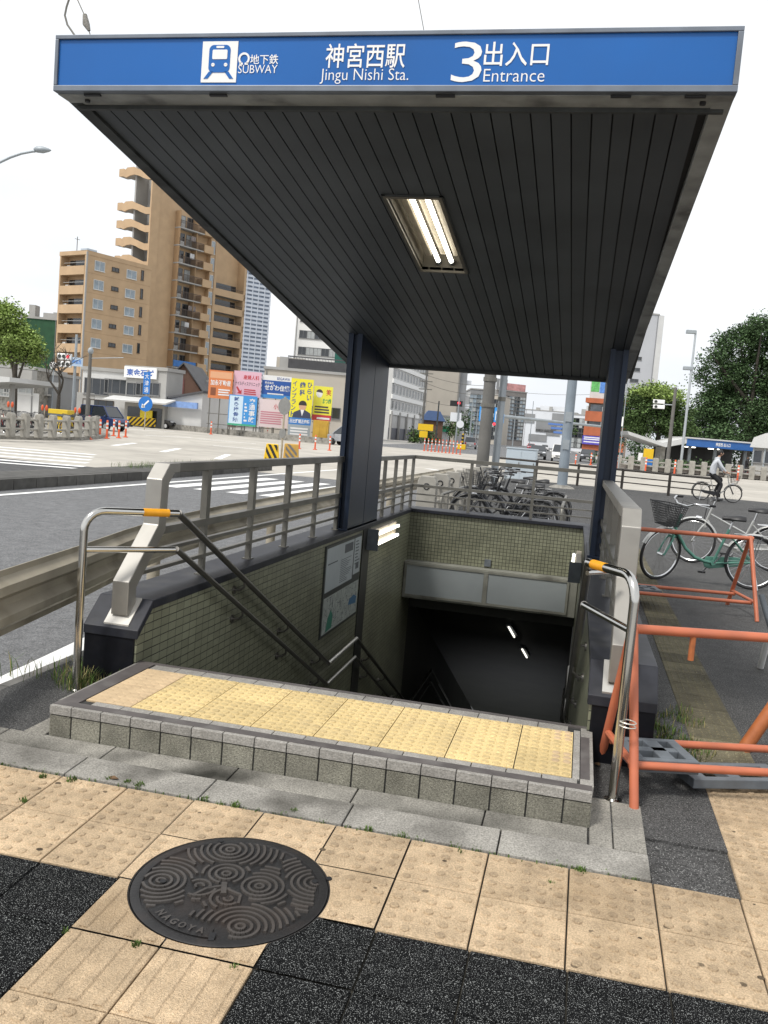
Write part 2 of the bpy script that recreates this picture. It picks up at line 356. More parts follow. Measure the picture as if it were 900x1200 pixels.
for j in range(3, 14):                                   # guiding blocks with bars, two abreast, towards the viewer
    for i in (1, 2):
        x0, y0 = GX+.3*i+.008, GY-.3*j-.016; t = rnd.uniform(.86, 1.08)
        tile_top(b, x0, y0, x0+.3, y0+.3, zf0, tl, t, near(x0, y0))
        if j == 5: domes(b, x0, y0, zf0, tl, t); continue
        for k in range(4):
            xx = x0+.0375+.075*k; w = .017; n0 = len(b.v)
            ya, yb = y0+.012, y0+.288
            for seg in range(12):
                s0, s1 = ya+(yb-ya)*seg/12, ya+(yb-ya)*(seg+1)/12
                if (V((xx, (s0+s1)/2))-MHC).length < MHR+.03: continue
                b.add([(xx-w, s0, zf0(0, s0)-.001),(xx-w*.6, s0, zf0(0, s0)+.005),(xx+w*.6, s0, zf0(0, s0)+.005),(xx+w, s0, zf0(0, s0)-.001),
                       (xx-w, s1, zf0(0, s1)-.001),(xx-w*.6, s1, zf0(0, s1)+.005),(xx+w*.6, s1, zf0(0, s1)+.005),(xx+w, s1, zf0(0, s1)-.001)], [(0,1,5,4),(1,2,6,5),(2,3,7,6),(3,2,1,0),(4,5,6,7)])
            tl += [t*.97]*(len(b.v)-n0)
for i, x0 in ((8, 3.01), (9, 3.31)):
    for j in range(4):
        y0 = GY+.002+.3*j
        if i == 9 and j > 1: continue
        t = rnd.uniform(.82, 1.02)
        tile_top(b, x0, y0, x0+.3, y0+.3, zf0, tl, t); domes(b, x0, y0, zf0, tl, t)
for k in range(60):                                        # old chewing gum and oil spots
    u, v = rnd.uniform(0, 900), rnd.uniform(890, 1180); p = gp(u, v, -.03); p = gp(u, v, zg(p.y)); r = rnd.uniform(.004, .011)
    if (p.y > GY-.01 and p.x < 3.02) or p.y < GY-.6 or (p.xy-MHC).length < MHR+.02: continue
    n0 = len(b.v); b.add([(p.x+r*1.2*math.cos(q*PI/5), p.y+r*math.sin(q*PI/5), zf0(0, p.y)+.0012) for q in range(10)], [tuple(range(10))]); tl += [rnd.uniform(.12,.45)]*(len(b.v)-n0)
o = b.build('yellow_pavement', ty); tones(o, tl); struct(o)
b = MB(); tl = []
for i in range(-8, 14):
    for j in range(3, 24):
        if i in (1, 2) and j < 14: continue
        x0, y0 = GX+.3*i+.008, GY-.3*j-.016
        tile_top(b, x0, y0, x0+.3, y0+.3, lambda x, y: .002+zg(y), tl, rnd.uniform(.85, 1.15), near(x0, y0))
o = b.build('black_pavement', tb); tones(o, tl); struct(o)
# bedding sheet under the joints
b = MB(); slab(-2.4,-9,5.2,-.34,-.009); struct(b.build('paving_joint', mat('joint', (.03,.027,.02), .95, var=.3, vs=20)))
# concrete border strip round the step
b = MB()
def cslab(x0, y0, x1, y1, z0=.006, th=.06):
    b.add([(x, y, z0+zg(y)-q) for q in (th, 0) for x, y in ((x0,y0),(x1,y0),(x1,y1),(x0,y1))], [(4,5,6,7),(0,1,5,4),(1,2,6,5),(2,3,7,6),(3,0,4,7)])
xs = [-.9,-.3,.3,.91,1.52,2.13,2.70]
for i in range(6): cslab(xs[i]+.003, -.345, xs[i+1]-.003, -.155, .007)
struct(b.build('concrete_border', conc, bevel=.004)); b = MB()
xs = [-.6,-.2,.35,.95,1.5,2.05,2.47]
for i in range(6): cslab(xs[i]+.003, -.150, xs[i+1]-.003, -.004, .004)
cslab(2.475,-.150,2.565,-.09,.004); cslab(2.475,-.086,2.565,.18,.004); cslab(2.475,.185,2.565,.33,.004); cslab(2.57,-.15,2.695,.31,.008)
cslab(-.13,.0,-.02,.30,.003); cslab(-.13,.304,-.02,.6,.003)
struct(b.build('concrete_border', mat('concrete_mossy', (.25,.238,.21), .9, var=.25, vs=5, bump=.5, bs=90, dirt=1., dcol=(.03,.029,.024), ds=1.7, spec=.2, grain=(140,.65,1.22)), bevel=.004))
# old guiding path on the right
tp = speck('path_tile', (.1,.088,.055), (.17,.155,.1), 120., .62, dirt=.7, dcol=(.04,.036,.026), ds=2.2)
isl_mul(tp, 1)
b = MB(); tl = []
for k in range(46):
    y0 = .86+.3*k; x0 = 3.02-.000*k; t = rnd.uniform(.75, 1.25)*(1.5 if k < 2 else 1)
    tile_top(b, x0, y0, x0+.3, y0+.3, zf0, tl, t)
    n0 = len(b.v)
    if k < 26:
        for i in range(6):
            for j in range(5):
                x, y, r = x0+.035+.046*i, y0+.05+.05*j, .008
                b.add([(x+r*q*math.cos(2*PI*m/6), y+r*q*math.sin(2*PI*m/6), .004+a) for q, a in ((1,0),(.6,.004)) for m in range(6)], [(m, (m+1) % 6, 6+(m+1) % 6, 6+m) for m in range(6)]+[(6,7,8,9,10,11)])
    tl += [t*1.5]*(len(b.v)-n0)
o = b.build('guiding_path', tp); tones(o, tl); struct(o)
# ------------------------------------------------------------------ manhole cover
iron = mat('cast_iron', (.026,.025,.025), .45, .4, var=.2, vs=12, dirt=.55, dcol=(.06,.04,.03), ds=3.2, bump=.15, bs=90)
ironr = mat('cast_iron_relief', (.082,.074,.068), .42, .4, var=.2, vs=12, dirt=.6, dcol=(.085,.06,.047), ds=3.2)
th = thing('manhole_cover', 'round dark iron manhole cover with ripple relief set in yellow paving', 'manhole cover', (MHC.x, MHC.y, zg(MHC.y)+.001)); th.rotation_euler = (math.atan(.044), 0, 0)
b = MB(); b.lathe([(MHR-.004,-.04),(MHR-.004,.002),(MHR-.008,.0045),(MHR-.034,.0045),(MHR-.037,-.001),(.01,-.001)], 72); cov = b.build('cover_plate', iron, th, local=True, smooth=True)
b = MB()
def relief(pts, w, h=.0062):
    for i in range(len(pts)-1):
        p, q = V(pts[i]), V(pts[i+1])
        if max(p.length, q.length) > MHR-.034: continue
        d = q-p
        if d.length < 1e-6: continue
        nn = V((-d.y, d.x)).normalized()*w
        b.add([(*(p-nn), -.0015),(*(p-nn*.75), h),(*(p+nn*.75), h),(*(p+nn), -.0015),(*(q-nn), -.0015),(*(q-nn*.75), h),(*(q+nn*.75), h),(*(q+nn), -.0015)], [(0,1,5,4),(1,2,6,5),(2,3,7,6),(0,3,2,1),(4,5,6,7)])
# ripple rings, each spreading from its own centre until it meets the rings of the next
ctrs = [((-.095,.225), 0), ((-.235,-.045), 0), ((.115,-.20), 0), ((.262,.12), .02), ((-.045,.07), .035), ((.09,.035), .03), ((.02,-.07), .06), ((-.10,-.03), .06), ((.0,-.36), .06)]
bodyp = [(-.02,.005), (-.005,-.05), (-.085,-.055), (.055,-.05)]
for ci, (c, wgt) in enumerate(ctrs[:8]):
    r = .014
    while r < .30:
        n = max(16, int(r*420)); seg = []
        for i in range(n+1):
            a = 2*PI*i/n; p = (c[0]+r*math.cos(a), c[1]+r*math.sin(a)); an = math.degrees(math.atan2(p[1], p[0])) % 360
            ok = all(math.hypot(p[0]-o2[0], p[1]-o2[1])+w2 > r+wgt+.006 for j, (o2, w2) in enumerate(ctrs) if j != ci) and math.hypot(*p) < MHR-.036 and not (226 < an < 290 and math.hypot(*p) > .215)
            ok = ok and min(math.hypot(p[0]-q[0], p[1]-q[1]) for q in bodyp) > .022
            if ok: seg.append(p)
            else:
                if len(seg) > 2: relief(seg, .0062)
                seg = []
        if len(seg) > 2: relief(seg, .0062)
        r += .0225
relief([(-.028,.014),(-.005,-.05)], .012, .008); relief([(-.02,0),(-.07,-.035),(-.095,-.085)], .006); relief([(.0,-.02),(.05,-.035),(.062,-.085)], .006)
b.build('relief_pattern', ironr, cov, local=True)
# lettering on a curved band near the lower left rim
word = 'NAGOYA'
b = MB(); b.prism([(-.288*math.cos(R(q)), -.288*math.sin(R(q))) for q in range(46, 104, 6)] + [(-.235*math.cos(R(q)), -.235*math.sin(R(q))) for q in range(100, 42, -6)], 'z', .0008, .003)
b.build('lettering_band', iron, cov, local=True)
for i, ch in enumerate(word):
    o = text(ch, -.012, .012, -.0155, .0155, 0, ironr, None, 'lettering', bold=.035)
    a = R(180+56+i*7.2)
    me = o.data; me.transform(Matrix.Rotation(a+PI/2, 4, 'Z') @ Matrix.Rotation(-PI/2, 4, 'X'))
    me.transform(Matrix.Translation((.262*math.cos(a), .262*math.sin(a), .0075))); o.parent = cov
b = MB(); a = R(281); M = Matrix.Translation((.285*math.cos(a), .285*math.sin(a), 0)) @ Matrix.Rotation(a, 4, 'Z'); b.M = M; b.box(-.02,-.009,.004,.02,.009,.0066); b.build('lifting_slot', black, cov, local=True)
for (x, y) in ((-.225,-.05), (-.15,.27), (.3,.16), (.26,.125)):
    b = MB(); b.lathe([(.011,.002),(.011,.0072),(.002,.0072)], 14, (x, y, 0)); b.build('keyhole', black, cov, local=True)
b = MB(); b.lathe([(MHR+.022,-.04),(MHR+.022,.0005),(MHR,.0005),(MHR,-.04)], 64); b.build('cover_frame', mat('frame_joint', (.02,.018,.017), .8), th, local=True)
# ------------------------------------------------------------------ stair entrance
olive = (.235,.24,.165)
tl_side = tilemat('mosaic_side', (1, 2), olive, (.02,.02,.016), .1, .05, mortar=.05)
tl_back = tilemat('mosaic_back', (0, 2), olive, (.02,.02,.016), .048, .048)
XL = 0.0
def XR(y): return 2.45 - .0068*(y-.9)
CZ = .48
def wall(name, label, sgn):
    t = thing(name, label, 'wall', (XL-.16 if sgn < 0 else 2.6, .8, 0))
    inn = (lambda y: XL) if sgn < 0 else XR
    out = lambda y: inn(y)+sgn*.32
    b = MB(); ya, yb = .815, 9.2; pr = [(ya,-7.5),(yb,-7.5),(yb,CZ-.045),(.97,CZ-.045),(ya,.30)]; n = 5
    b.add([(inn(y), y, z) for y, z in pr] + [(out(y)-sgn*.01, y, z) for y, z in pr], [tuple(range(5)), tuple(range(5, 10))] + [(i, (i+1) % 5, 5+(i+1) % 5, 5+i) for i in range(5)])
    body = b.build('wall_body', tl_side, t)
    # coping with sloped nose, and front block
    b = MB(); e = .006
    def sec(y, z): return [(inn(y)-sgn*.012, y, z-.05), (out(y), y, z-.05), (out(y), y, z), (inn(y)-sgn*.012, y, z)]
    for (y0, z0), (y1, z1) in (((.797,.335),(.962,CZ)), ((.962,CZ),(9.2,CZ))):
        A, B = sec(y0, z0), sec(y1, z1); b.add(A+B, [(0,1,2,3),(4,5,6,7),(0,1,5,4),(1,2,6,5),(2,3,7,6),(3,0,4,7)])
    b.build('coping', copem, t, bevel=.004)
    b = MB(); b.prism([(.804,-.3),(.804,.29),(.955,.43),(1.6,.43),(1.6,-.3)], 'x', min(inn(.8)+sgn*.012, out(.8)-sgn*.003), max(inn(.8)+sgn*.012, out(.8)-sgn*.003)); b.build('end_block', blackst, t, bevel=.006)
    return t
wl = wall('stairwell_wall', 'olive mosaic stairwell wall with black coping, guardrail side, notice board on it', -1)
wr = wall('stairwell_wall', 'olive mosaic stairwell wall with black coping, bicycle side', 1)
# end wall above the tunnel mouth
t = thing('stairwell_end_wall', 'olive mosaic end wall over the dark tunnel mouth with two blank pale panels', 'wall', (1.2, 8.9, 0))
b = MB(); b.box(.0+.001,8.75,-.24,2.395,9.2,CZ-.04); b.build('wall_body', tl_back, t)
b = MB(); b.box(-.02,8.715,CZ-.04,2.41,9.21,CZ+.004); b.build('coping', copem, t, bevel=.004)
lint = mat('lintel_paint', (.2,.2,.17), .6, var=.15, vs=4, dirt=.8, dcol=(.06,.055,.045), ds=3)
b = MB(); b.box(.0+.002,8.56,-.76,2.39,9.2,-.242); b.build('lintel_box', lint, t, bevel=.006)
pan = mat('blank_panel', (.27,.295,.30), .4, var=.08, vs=2, dirt=.3, dcol=(.2,.22,.23), ds=4)
for x0, x1 in ((.05,1.13),(1.19,2.25)):
    b = MB(); b.box(x0,8.545,-.70,x1,8.559,-.29); q = b.build('sign_panel', pan, t, bevel=.004)
    b = MB()
    for xa, xb, za, zb in ((x0-.03,x1+.03,-.73,-.70),(x0-.03,x1+.03,-.29,-.26),(x0-.03,x0,-.7,-.29),(x1,x1+.03,-.7,-.29)): b.box(xa,8.535,za,xb,8.5605,zb)
    b.build('panel_frame', lint, q)
b = MB(); b.box(1.1,8.72,-.22,1.19,8.749,-.12); b.build('junction_box', greyplast, t, bevel=.004)
# tunnel below
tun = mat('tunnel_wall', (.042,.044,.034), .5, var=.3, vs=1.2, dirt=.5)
b = MB()
b.quad((0,9.2,-8),(0,9.2,-.5),(0,26,-8.5),(0,26,-14)); b.quad((2.39,9.2,-8),(2.39,9.2,-.5),(2.39,26,-8.5),(2.39,26,-14))
b.box(-.3,9.19,-1.,2.7,9.3,.0); b.quad((-.3,9.2,-.85),(2.7,9.2,-.85),(2.7,26,-8.3),(-.3,26,-8.3)); b.quad((0,24,-14),(2.4,24,-14),(2.4,24,-6),(0,24,-6))
b.quad((-.4,9.25,-.02),(2.8,9.25,-.02),(2.8,26,-.02),(-.4,26,-.02))
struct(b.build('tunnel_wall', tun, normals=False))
b = MB(); pts = [(.60,-.3),(.60,.0),(.875,.0)]
b2 = []; y, z = .875, .14
for k in range(12): z -= .15; b2 += [(y, z)]; y += .305; b2 += [(y, z)]
y = 5.75; b2 += [(y, z)]
for k in range(24):
    z -= .15; b2 += [(y, z)]; y += .305 if k != 12 else 2.1; b2 += [(y, z)]
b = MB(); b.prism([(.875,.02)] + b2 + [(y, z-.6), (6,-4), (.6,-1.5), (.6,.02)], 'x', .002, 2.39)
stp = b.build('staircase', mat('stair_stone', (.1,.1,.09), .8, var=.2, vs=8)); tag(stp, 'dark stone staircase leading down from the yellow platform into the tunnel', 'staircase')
# ------------------------------------------------------------------ step platform with yellow tactile tiles
tg = speck('tile_front', (.245,.235,.19), (.36,.34,.29), 200., .6, dirt=.55, dcol=(.12,.115,.09), ds=4, bump=.9, amt=.6, grain=(110,.65,1.2)); isl_mul(tg, 1)
tcap = mat('tile_cap', (.30,.285,.26), .7, var=.12, vs=25, bump=.4, bs=120, dirt=.4, dcol=(.16,.15,.13), ds=6, grain=(150,.75,1.15)); isl_mul(tcap, 1)
tbr = mat('brown_band', (.085,.075,.072), .6, var=.2, vs=9, dirt=.5, dcol=(.19,.18,.17), ds=6)
grout = mat('grout', (.03,.03,.028), .9, var=.2, vs=20)
typ = mat('tactile_yellow', (.68,.52,.25), .7, var=.1, vs=5, dirt=.5, dcol=(.5,.39,.21), ds=6, bump=.2, bs=80, grain=(120,.82,1.1))
wor = mat('worn_paint', (.58,.43,.26), .75, var=.12, vs=9, bump=.2, bs=50, dirt=.4, dcol=(.45,.33,.2), ds=6)
isl_mul(wor, 1)
isl_mul(typ, 1)
PW, PD, PH = 2.475, .875, .148
t = thing('entrance_step', 'low tiled step at the stair head topped with yellow tactile tiles', 'step', (PW/2, 0, 0))
b = MB(); b.box(.006,.006,-.06,PW-.006,PD-.002,PH-.006); b.build('step_core', grout, t)
def seams(n_full, total):
    w = .15; e = (total-w*n_full)/2; return [0, e] + [e+w*i for i in range(1, n_full+1)] + [total]
b = MB(); tl = []; X = seams(15, PW)
for i in range(len(X)-1):
    n0 = len(b.v); b.box(X[i]+.0035, 0, -.06, X[i+1]-.0035, .02, PH-.047); tl += [rnd.uniform(.85,1.12)]*(len(b.v)-n0)
for k in range(6):
    for xx in (0, PW-.02):
        n0 = len(b.v); b.box(xx, k*.146+.0035, -.06, xx+.02, min(PD, k*.146+.1425), PH-.047); tl += [rnd.uniform(.85,1.12)]*(len(b.v)-n0)
o = b.build('riser_tiles', tg, t, bevel=.002); tones(o, tl)
b = MB(); tl = []
for i in range(len(X)-1):
    n0 = len(b.v); b.box(X[i]+.002, -.004, PH-.042, X[i+1]-.002, .072, PH); tl += [rnd.uniform(.85,1.1)]*(len(b.v)-n0)
    n0 = len(b.v)
    if i not in (0, len(X)-2): b.box(X[i]+.002+.05, .076, PH-.02, X[i+1]-.002+.05, .128, PH+.001); tl += [rnd.uniform(.9,1.12)]*(len(b.v)-n0)
    if .1 < X[i] < 2.3: 
        n0 = len(b.v); b.box(X[i]+.002, .755, PH-.02, X[i+1]-.002, .838, PH+.001); tl += [rnd.uniform(.85,1.05)]*(len(b.v)-n0)
for k in range(6):
    n0 = len(b.v); b.box(PW-.085, .132+k*.11, PH-.02, PW-.055, .132+k*.11+.107, PH+.001); tl += [1.05]*(len(b.v)-n0)
    n0 = len(b.v); b.box(-.004, .074+k*.134, PH-.042, .05, .074+k*.134+.132, PH); tl += [rnd.uniform(.8,1.)]*(len(b.v)-n0)
    n0 = len(b.v); b.box(PW-.052, .074+k*.134, PH-.042, PW+.004, .074+k*.134+.132, PH); tl += [rnd.uniform(.85,1.05)]*(len(b.v)-n0)
o = b.build('border_tiles', tcap, t, bevel=.002); tones(o, tl)
b = MB()
b.box(.004,.018,PH-.01,PW-.004,.0745,PH+.0014); b.box(.01,.062,PH-.01,.10,.84,PH+.0016); b.box(PW-.052,.14,PH-.01,PW-.012,.70,PH+.0016); b.box(.004,.84,PH-.03,PW-.004,PD,PH+.001)
b.build('brown_band', tbr, t)
YX = [.105,.34,.64,.94,1.24,1.54,1.84,2.14,2.388]
b = MB(); tl = []
for i in range(8):
    for j in range(2):
        y0 = .133+.31*j; t0 = rnd.uniform(.9,1.06); w = YX[i+1]-YX[i]
        base = PH+.001; n0 = len(b.v); b.box(YX[i]+.0025, y0+.001, PH-.02, YX[i+1]-.0025, y0+.3085, base, 1 if i == 0 else 0); tl += [t0]*(len(b.v)-n0)
        nx = 6 if w > .28 else 5
        for a in range(nx):
            for c in range(6):
                x, y = YX[i]+w*(a+.5)/nx, y0+.31*(c+.5)/6; r = .0195; n0 = len(b.v); h = .0055*(rnd.uniform(.25,.6) if i == 0 else rnd.uniform(.8,1.1))
                b.add([(x+r*q*math.cos(2*PI*k/10), y+r*q*math.sin(2*PI*k/10), base+z2*h) for q, z2 in ((1,-.1),(.85,.8),(.6,1)) for k in range(10)],
                      [(s*10+k, s*10+(k+1) % 10, s*10+10+(k+1) % 10, s*10+10+k) for s in range(2) for k in range(10)] + [tuple(20+k for k in range(10))], 1 if i == 0 or (i == 7 and a > 2 and c > 2) else 0)
                tl += [t0*(rnd.uniform(.74,.88) if i else .95)]*(len(b.v)-n0-20) + [t0*(rnd.uniform(.78,.9) if i else .97)]*20
o = b.build('tactile_tiles', [typ, wor], t); tones(o, tl)
# pale worn ends of the tactile field
# ------------------------------------------------------------------ canopy
ZS = lambda y: 3.12-.1419*(y-.78)
CX0, YF, YR = -.53, .60, 6.64
def CX1(y): return 2.79-.0185*(y-.6)
t = thing('subway_canopy', 'dark sloping subway entrance canopy with blue fascia sign on two navy pillars', 'canopy', (1.13, 5.9, CZ))
LX0, LX1, LY0, LY1 = .955, 1.283, 1.87, 3.21     # recessed lamp
b = MB(); n = 32; xa, xb = CX0+.075, CX1(3)-.085; w = (xb-xa)/n
def plank(x0, x1, y0, y1):
    b.add([(x, y, ZS(y)+q) for q in (.016, .036) for x, y in ((x0,y0),(x1,y0),(x1,y1),(x0,y1))], [(0,1,2,3),(4,5,6,7),(0,1,5,4),(1,2,6,5),(2,3,7,6),(3,0,4,7)])
for i in range(n):
    x0, x1 = xa+w*i+.004, xa+w*(i+1)-.004
    if x1 > LX0 and x0 < LX1:
        plank(x0, x1, .80, LY0); plank(x0, x1, LY1, YR-.03)
        if x0 < LX0: plank(x0, LX0, LY0, LY1)
        if x1 > LX1: plank(LX1, x1, LY0, LY1)
    else: plank(x0, x1, .80, YR-.03)
b.build('soffit_planks', soff, t)
b = MB(); 
def rbox(x0, x1, y0, y1, lo, hi, xr=False):
    b.add([(x if not xr else x-.0185*(y-.6), y, ZS(y)+q) for q in (lo, hi) for x, y in ((x0,y0),(x1,y0),(x1,y1),(x0,y1))], [(0,1,2,3),(4,5,6,7),(0,1,5,4),(1,2,6,5),(2,3,7,6),(3,0,4,7)])
# backing above the planks, left open at the lamp
for a0, a1, c0, c1 in ((CX0+.03, CX1(3)-.02, .7, LY0-.03), (CX0+.03, CX1(3)-.02, LY1+.03, YR-.01), (CX0+.03, LX0-.03, LY0-.03, LY1+.03), (LX1+.03, CX1(3)-.02, LY0-.03, LY1+.03)): rbox(a0, a1, c0, c1, .04, .05)
b.build('soffit_backing', black, t)
b = MB(); rbox(CX0+.02, CX1(3)-.01, .67, YR-.002, .2, .23); b.build('roof_sheet', framem, t)
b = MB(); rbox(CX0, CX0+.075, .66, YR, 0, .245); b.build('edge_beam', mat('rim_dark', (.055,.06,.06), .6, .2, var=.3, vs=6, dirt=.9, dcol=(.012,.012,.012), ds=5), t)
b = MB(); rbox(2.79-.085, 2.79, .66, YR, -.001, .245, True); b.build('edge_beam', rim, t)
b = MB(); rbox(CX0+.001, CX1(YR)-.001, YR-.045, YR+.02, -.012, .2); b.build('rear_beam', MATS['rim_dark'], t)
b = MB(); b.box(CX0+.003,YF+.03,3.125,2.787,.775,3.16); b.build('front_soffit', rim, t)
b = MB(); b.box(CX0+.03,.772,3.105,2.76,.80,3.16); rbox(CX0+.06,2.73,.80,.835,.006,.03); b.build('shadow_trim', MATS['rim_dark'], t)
b = MB()
for x in (-.33, .36, 1.5, 2.3, 2.62): b = MB(); b.box(x-.045,.622,3.118,x+.045,.64,3.128); b.build('drain_slot', black, t)
for x in (-.4, 2.66): b = MB(); b.cyl((x,.70,3.112),(x,.70,3.126),.014,n=10); b.build('drain_hole', black, t)
# fascia
ft, fb = 3.404, 3.128
b = MB()
for x0, z0, x1, z1 in ((CX0,fb,2.79,fb+.029),(CX0,ft-.021,2.79,ft),(CX0,fb+.029,CX0+.019,ft-.021),(2.766,fb+.029,2.79,ft-.021)): b.box(x0,YF-.012,z0,x1,.66,z1)
b.box(CX0+.01,.655,fb+.01,2.78,.665,ft-.01)
fr = b.build('fascia_frame', framem, t, bevel=.003)
blue = mat('sign_blue', (.004,.105,.37), .35, var=.1, vs=1.2, spec=.4, dirt=.12, dcol=(.03,.1,.28), ds=2)
b = MB(); b.box(CX0+.019,YF,fb+.029,2.766,.655,ft-.021); sp = b.build('sign_panel', blue, t)
def sxz(u, v): P = yp(u, v, YF); return P.x, P.z
def stext(s, u0, v0, u1, v1, um, bold=.012):
    (x0, z1), (x1, z0) = sxz(u0, v0), sxz(u1, v1)
    ztop_ = sxz(um, v0)[1]; zbot_ = sxz(um, v1)[1]
    text(s, x0, x1, zbot_, ztop_, YF-.003, lettw, sp, 'lettering', bold)
stext('地下鉄', 293.8, 64, 326, 75.5, 310, .008); stext('SUBWAY', 279.7, 76.3, 325, 86, 302, -.004)
stext('神宮西駅', 383, 51, 474, 80, 428, .008); stext('Jingu Nishi Sta.', 376, 80.5, 478, 98.5, 427, -.008)
stext('3', 532, 49, 563, 96.5, 547, -.006); stext('出入口', 569, 49, 642, 77.5, 605, .008); stext('Entrance', 567.5, 81, 637.5, 96, 602, -.008)
x0, x1, z0, z1 = .277, .462, 3.172, 3.366
b = MB(); b.box(x0, YF-.004, z0, x1, YF+.001, z1); ic = b.build('train_icon', lettw, sp)
def ixz(fx, fz): return x0+(x1-x0)*fx, z0+(z1-z0)*fz
b = MB()
def rpoly(fx0, fz0, fx1, fz1, r, y, m):
    (a, c), (d, e) = ixz(fx0, fz0), ixz(fx1, fz1); r *= (x1-x0); P = []
    for cx2, cz2, s in ((d-r, e-r, 0), (a+r, e-r, 90), (a+r, c+r, 180), (d-r, c+r, 270)):
        P += [(cx2+r*math.cos(R(s+q*15)), cz2+r*math.sin(R(s+q*15))) for q in range(7)]
    b.prism(P, 'y', y, y+.002, m)
rpoly(.2,.24,.8,.91,.13,YF-.006,0); rpoly(.3,.56,.72,.79,.03,YF-.008,1); rpoly(.4,.83,.62,.88,.02,YF-.008,1); rpoly(.28,.38,.38,.47,.049,YF-.008,1); rpoly(.64,.38,.74,.47,.049,YF-.008,1)
for s in (-1, 1):
    P = [ixz(.5+s*.16,.26), ixz(.5+s*.28,.26), ixz(.5+s*.42,.09), ixz(.5+s*.31,.09)]; b.prism(P, 'y', YF-.006, YF-.0045, 0)
b.build('train_pictogram', [blue, lettw], ic)
(x0, z1), (x1, z0) = sxz(280, 62.7), sxz(292.5, 75.5); cx2, cz2, r = (x0+x1)/2, (z0+z1)/2, (x1-x0)/2-.005
b = MB(); P = [(cx2+r*math.cos(R(a)), cz2+r*math.sin(R(a))) for a in range(-55, 236, 10)]
for i in range(len(P)-1): b.bar((P[i][0], YF-.003, P[i][1]), (P[i+1][0], YF-.003, P[i+1][1]), .002, .009, up=(0,-1,0)) if False else b.prism([(cx2+q*math.cos(R(a2)), cz2+q*math.sin(R(a2))) for q, a2 in ((r-.005, -55+10*i), (r+.005, -55+10*i), (r+.005, -45+10*i), (r-.005, -45+10*i))], 'y', YF-.0035, YF-.002)
for s in (-1, 1): b.box(cx2+s*r*.55-.009, YF-.0035, cz2-r-.004, cx2+s*r*.55+.009, YF-.002, cz2-r+.006)
b.build('loop_emblem', lettw, sp)
# lamp in the soffit
lampin = mat('lamp_inside', (.15,.135,.105), .5, var=.3, vs=5, dirt=.6, dcol=(.05,.045,.04), ds=4)
beige = mat('lamp_beige', (.36,.32,.25), .5, var=.2, vs=6, dirt=.6, dcol=(.12,.11,.09), ds=5)
b = MB()
for q in ((LX0-.02, LX0, LY0, LY1, .0, .19), (LX1, LX1+.02, LY0, LY1, .0, .19), (LX0-.02, LX1+.02, LY0-.02, LY0, .0, .19), (LX0-.02, LX1+.02, LY1, LY1+.02, 0, .19), (LX0, LX1, LY0, LY1, .17, .18)): rbox(*q)
lamp = b.build('ceiling_lamp', lampin, t)
b = MB(); rbox(LX0-.03, LX0-.004, LY0-.03, LY1+.03, .004, .014); rbox(LX1+.004, LX1+.03, LY0-.03, LY1+.03, .004, .014); rbox(LX0-.03, LX1+.03, LY0-.03, LY0-.004, .0045, .0135); rbox(LX0-.03, LX1+.03, LY1+.004, LY1+.03, .0045, .0135); b.build('lamp_frame', MATS['rim_dark'], lamp)
b = MB(); rbox(LX0+.05, LX0+.09, LY0+.02, LY1-.15, .07, .10); rbox(LX0+.15, LX0+.185, LY0, LY1-.1, .1, .13); rbox(LX0+.245, LX0+.28, LY0, LY1-.08, .1, .13); b.build('reflector_strip', beige, lamp)
for x in (LX0+.125, LX0+.225):
    b = MB(); b.tube([(x, LY0+.02, ZS(LY0+.02)+.07), (x, LY1-.05, ZS(LY1-.05)+.07)], .0165, 12); b.build('fluorescent_tube', tube_on, lamp, smooth=True)
    b = MB(); b.tube([(x, LY1-.05, ZS(LY1-.05)+.07), (x, LY1-.012, ZS(LY1-.012)+.07)], .021, 12); b.build('tube_holder', greyplast, lamp)
# pillars
for s in (-1, 1):
    if s < 0: x0, x1 = -.150, -.006
    else: x0, x1 = XR(5.5)+.03, XR(5.5)+.20
    b = MB(); y0, y1 = 5.27, 6.61
    prof = [(x0, y0), (x0+.05, y0), (x0+.05, y0+.05), (x1-.05, y0+.05), (x1-.05, y0), (x1, y0), (x1, (y0+y1)/2-.008), (x1-.006*1, (y0+y1)/2-.008), (x1-.006, (y0+y1)/2+.008), (x1, (y0+y1)/2+.008), (x1, y1), (x0, y1)]
    nn = len(prof); b.add([(x, y, CZ+.001) for x, y in prof] + [(x, y, ZS(y)+.015) for x, y in prof], [tuple(range(nn))[::-1], tuple(range(nn, 2*nn))] + [(i, (i+1) % nn, nn+(i+1) % nn, nn+i) for i in range(nn)])
    p = b.build('pillar', navy, t)
    b = MB(); b.box(x0-.02, y0-.02, CZ-.002, x1+.0, y1+.02, CZ+.02); b.build('base_plate', navy, p)
# steel strip continuing the pillar line down the wall
b = MB(); b.box(XL-.01, 5.95, -2.2, XL+.012, 6.28, CZ-.052); b.build('wall_strip', mat('dark_strip', (.045,.045,.04), .5, .3, var=.2, vs=3), wl)
b = MB(); b.box(XR(6)-.012, 5.95, -2.2, XR(6)+.01, 6.28, CZ-.052); b.build('wall_strip', MATS['dark_strip'], wr)
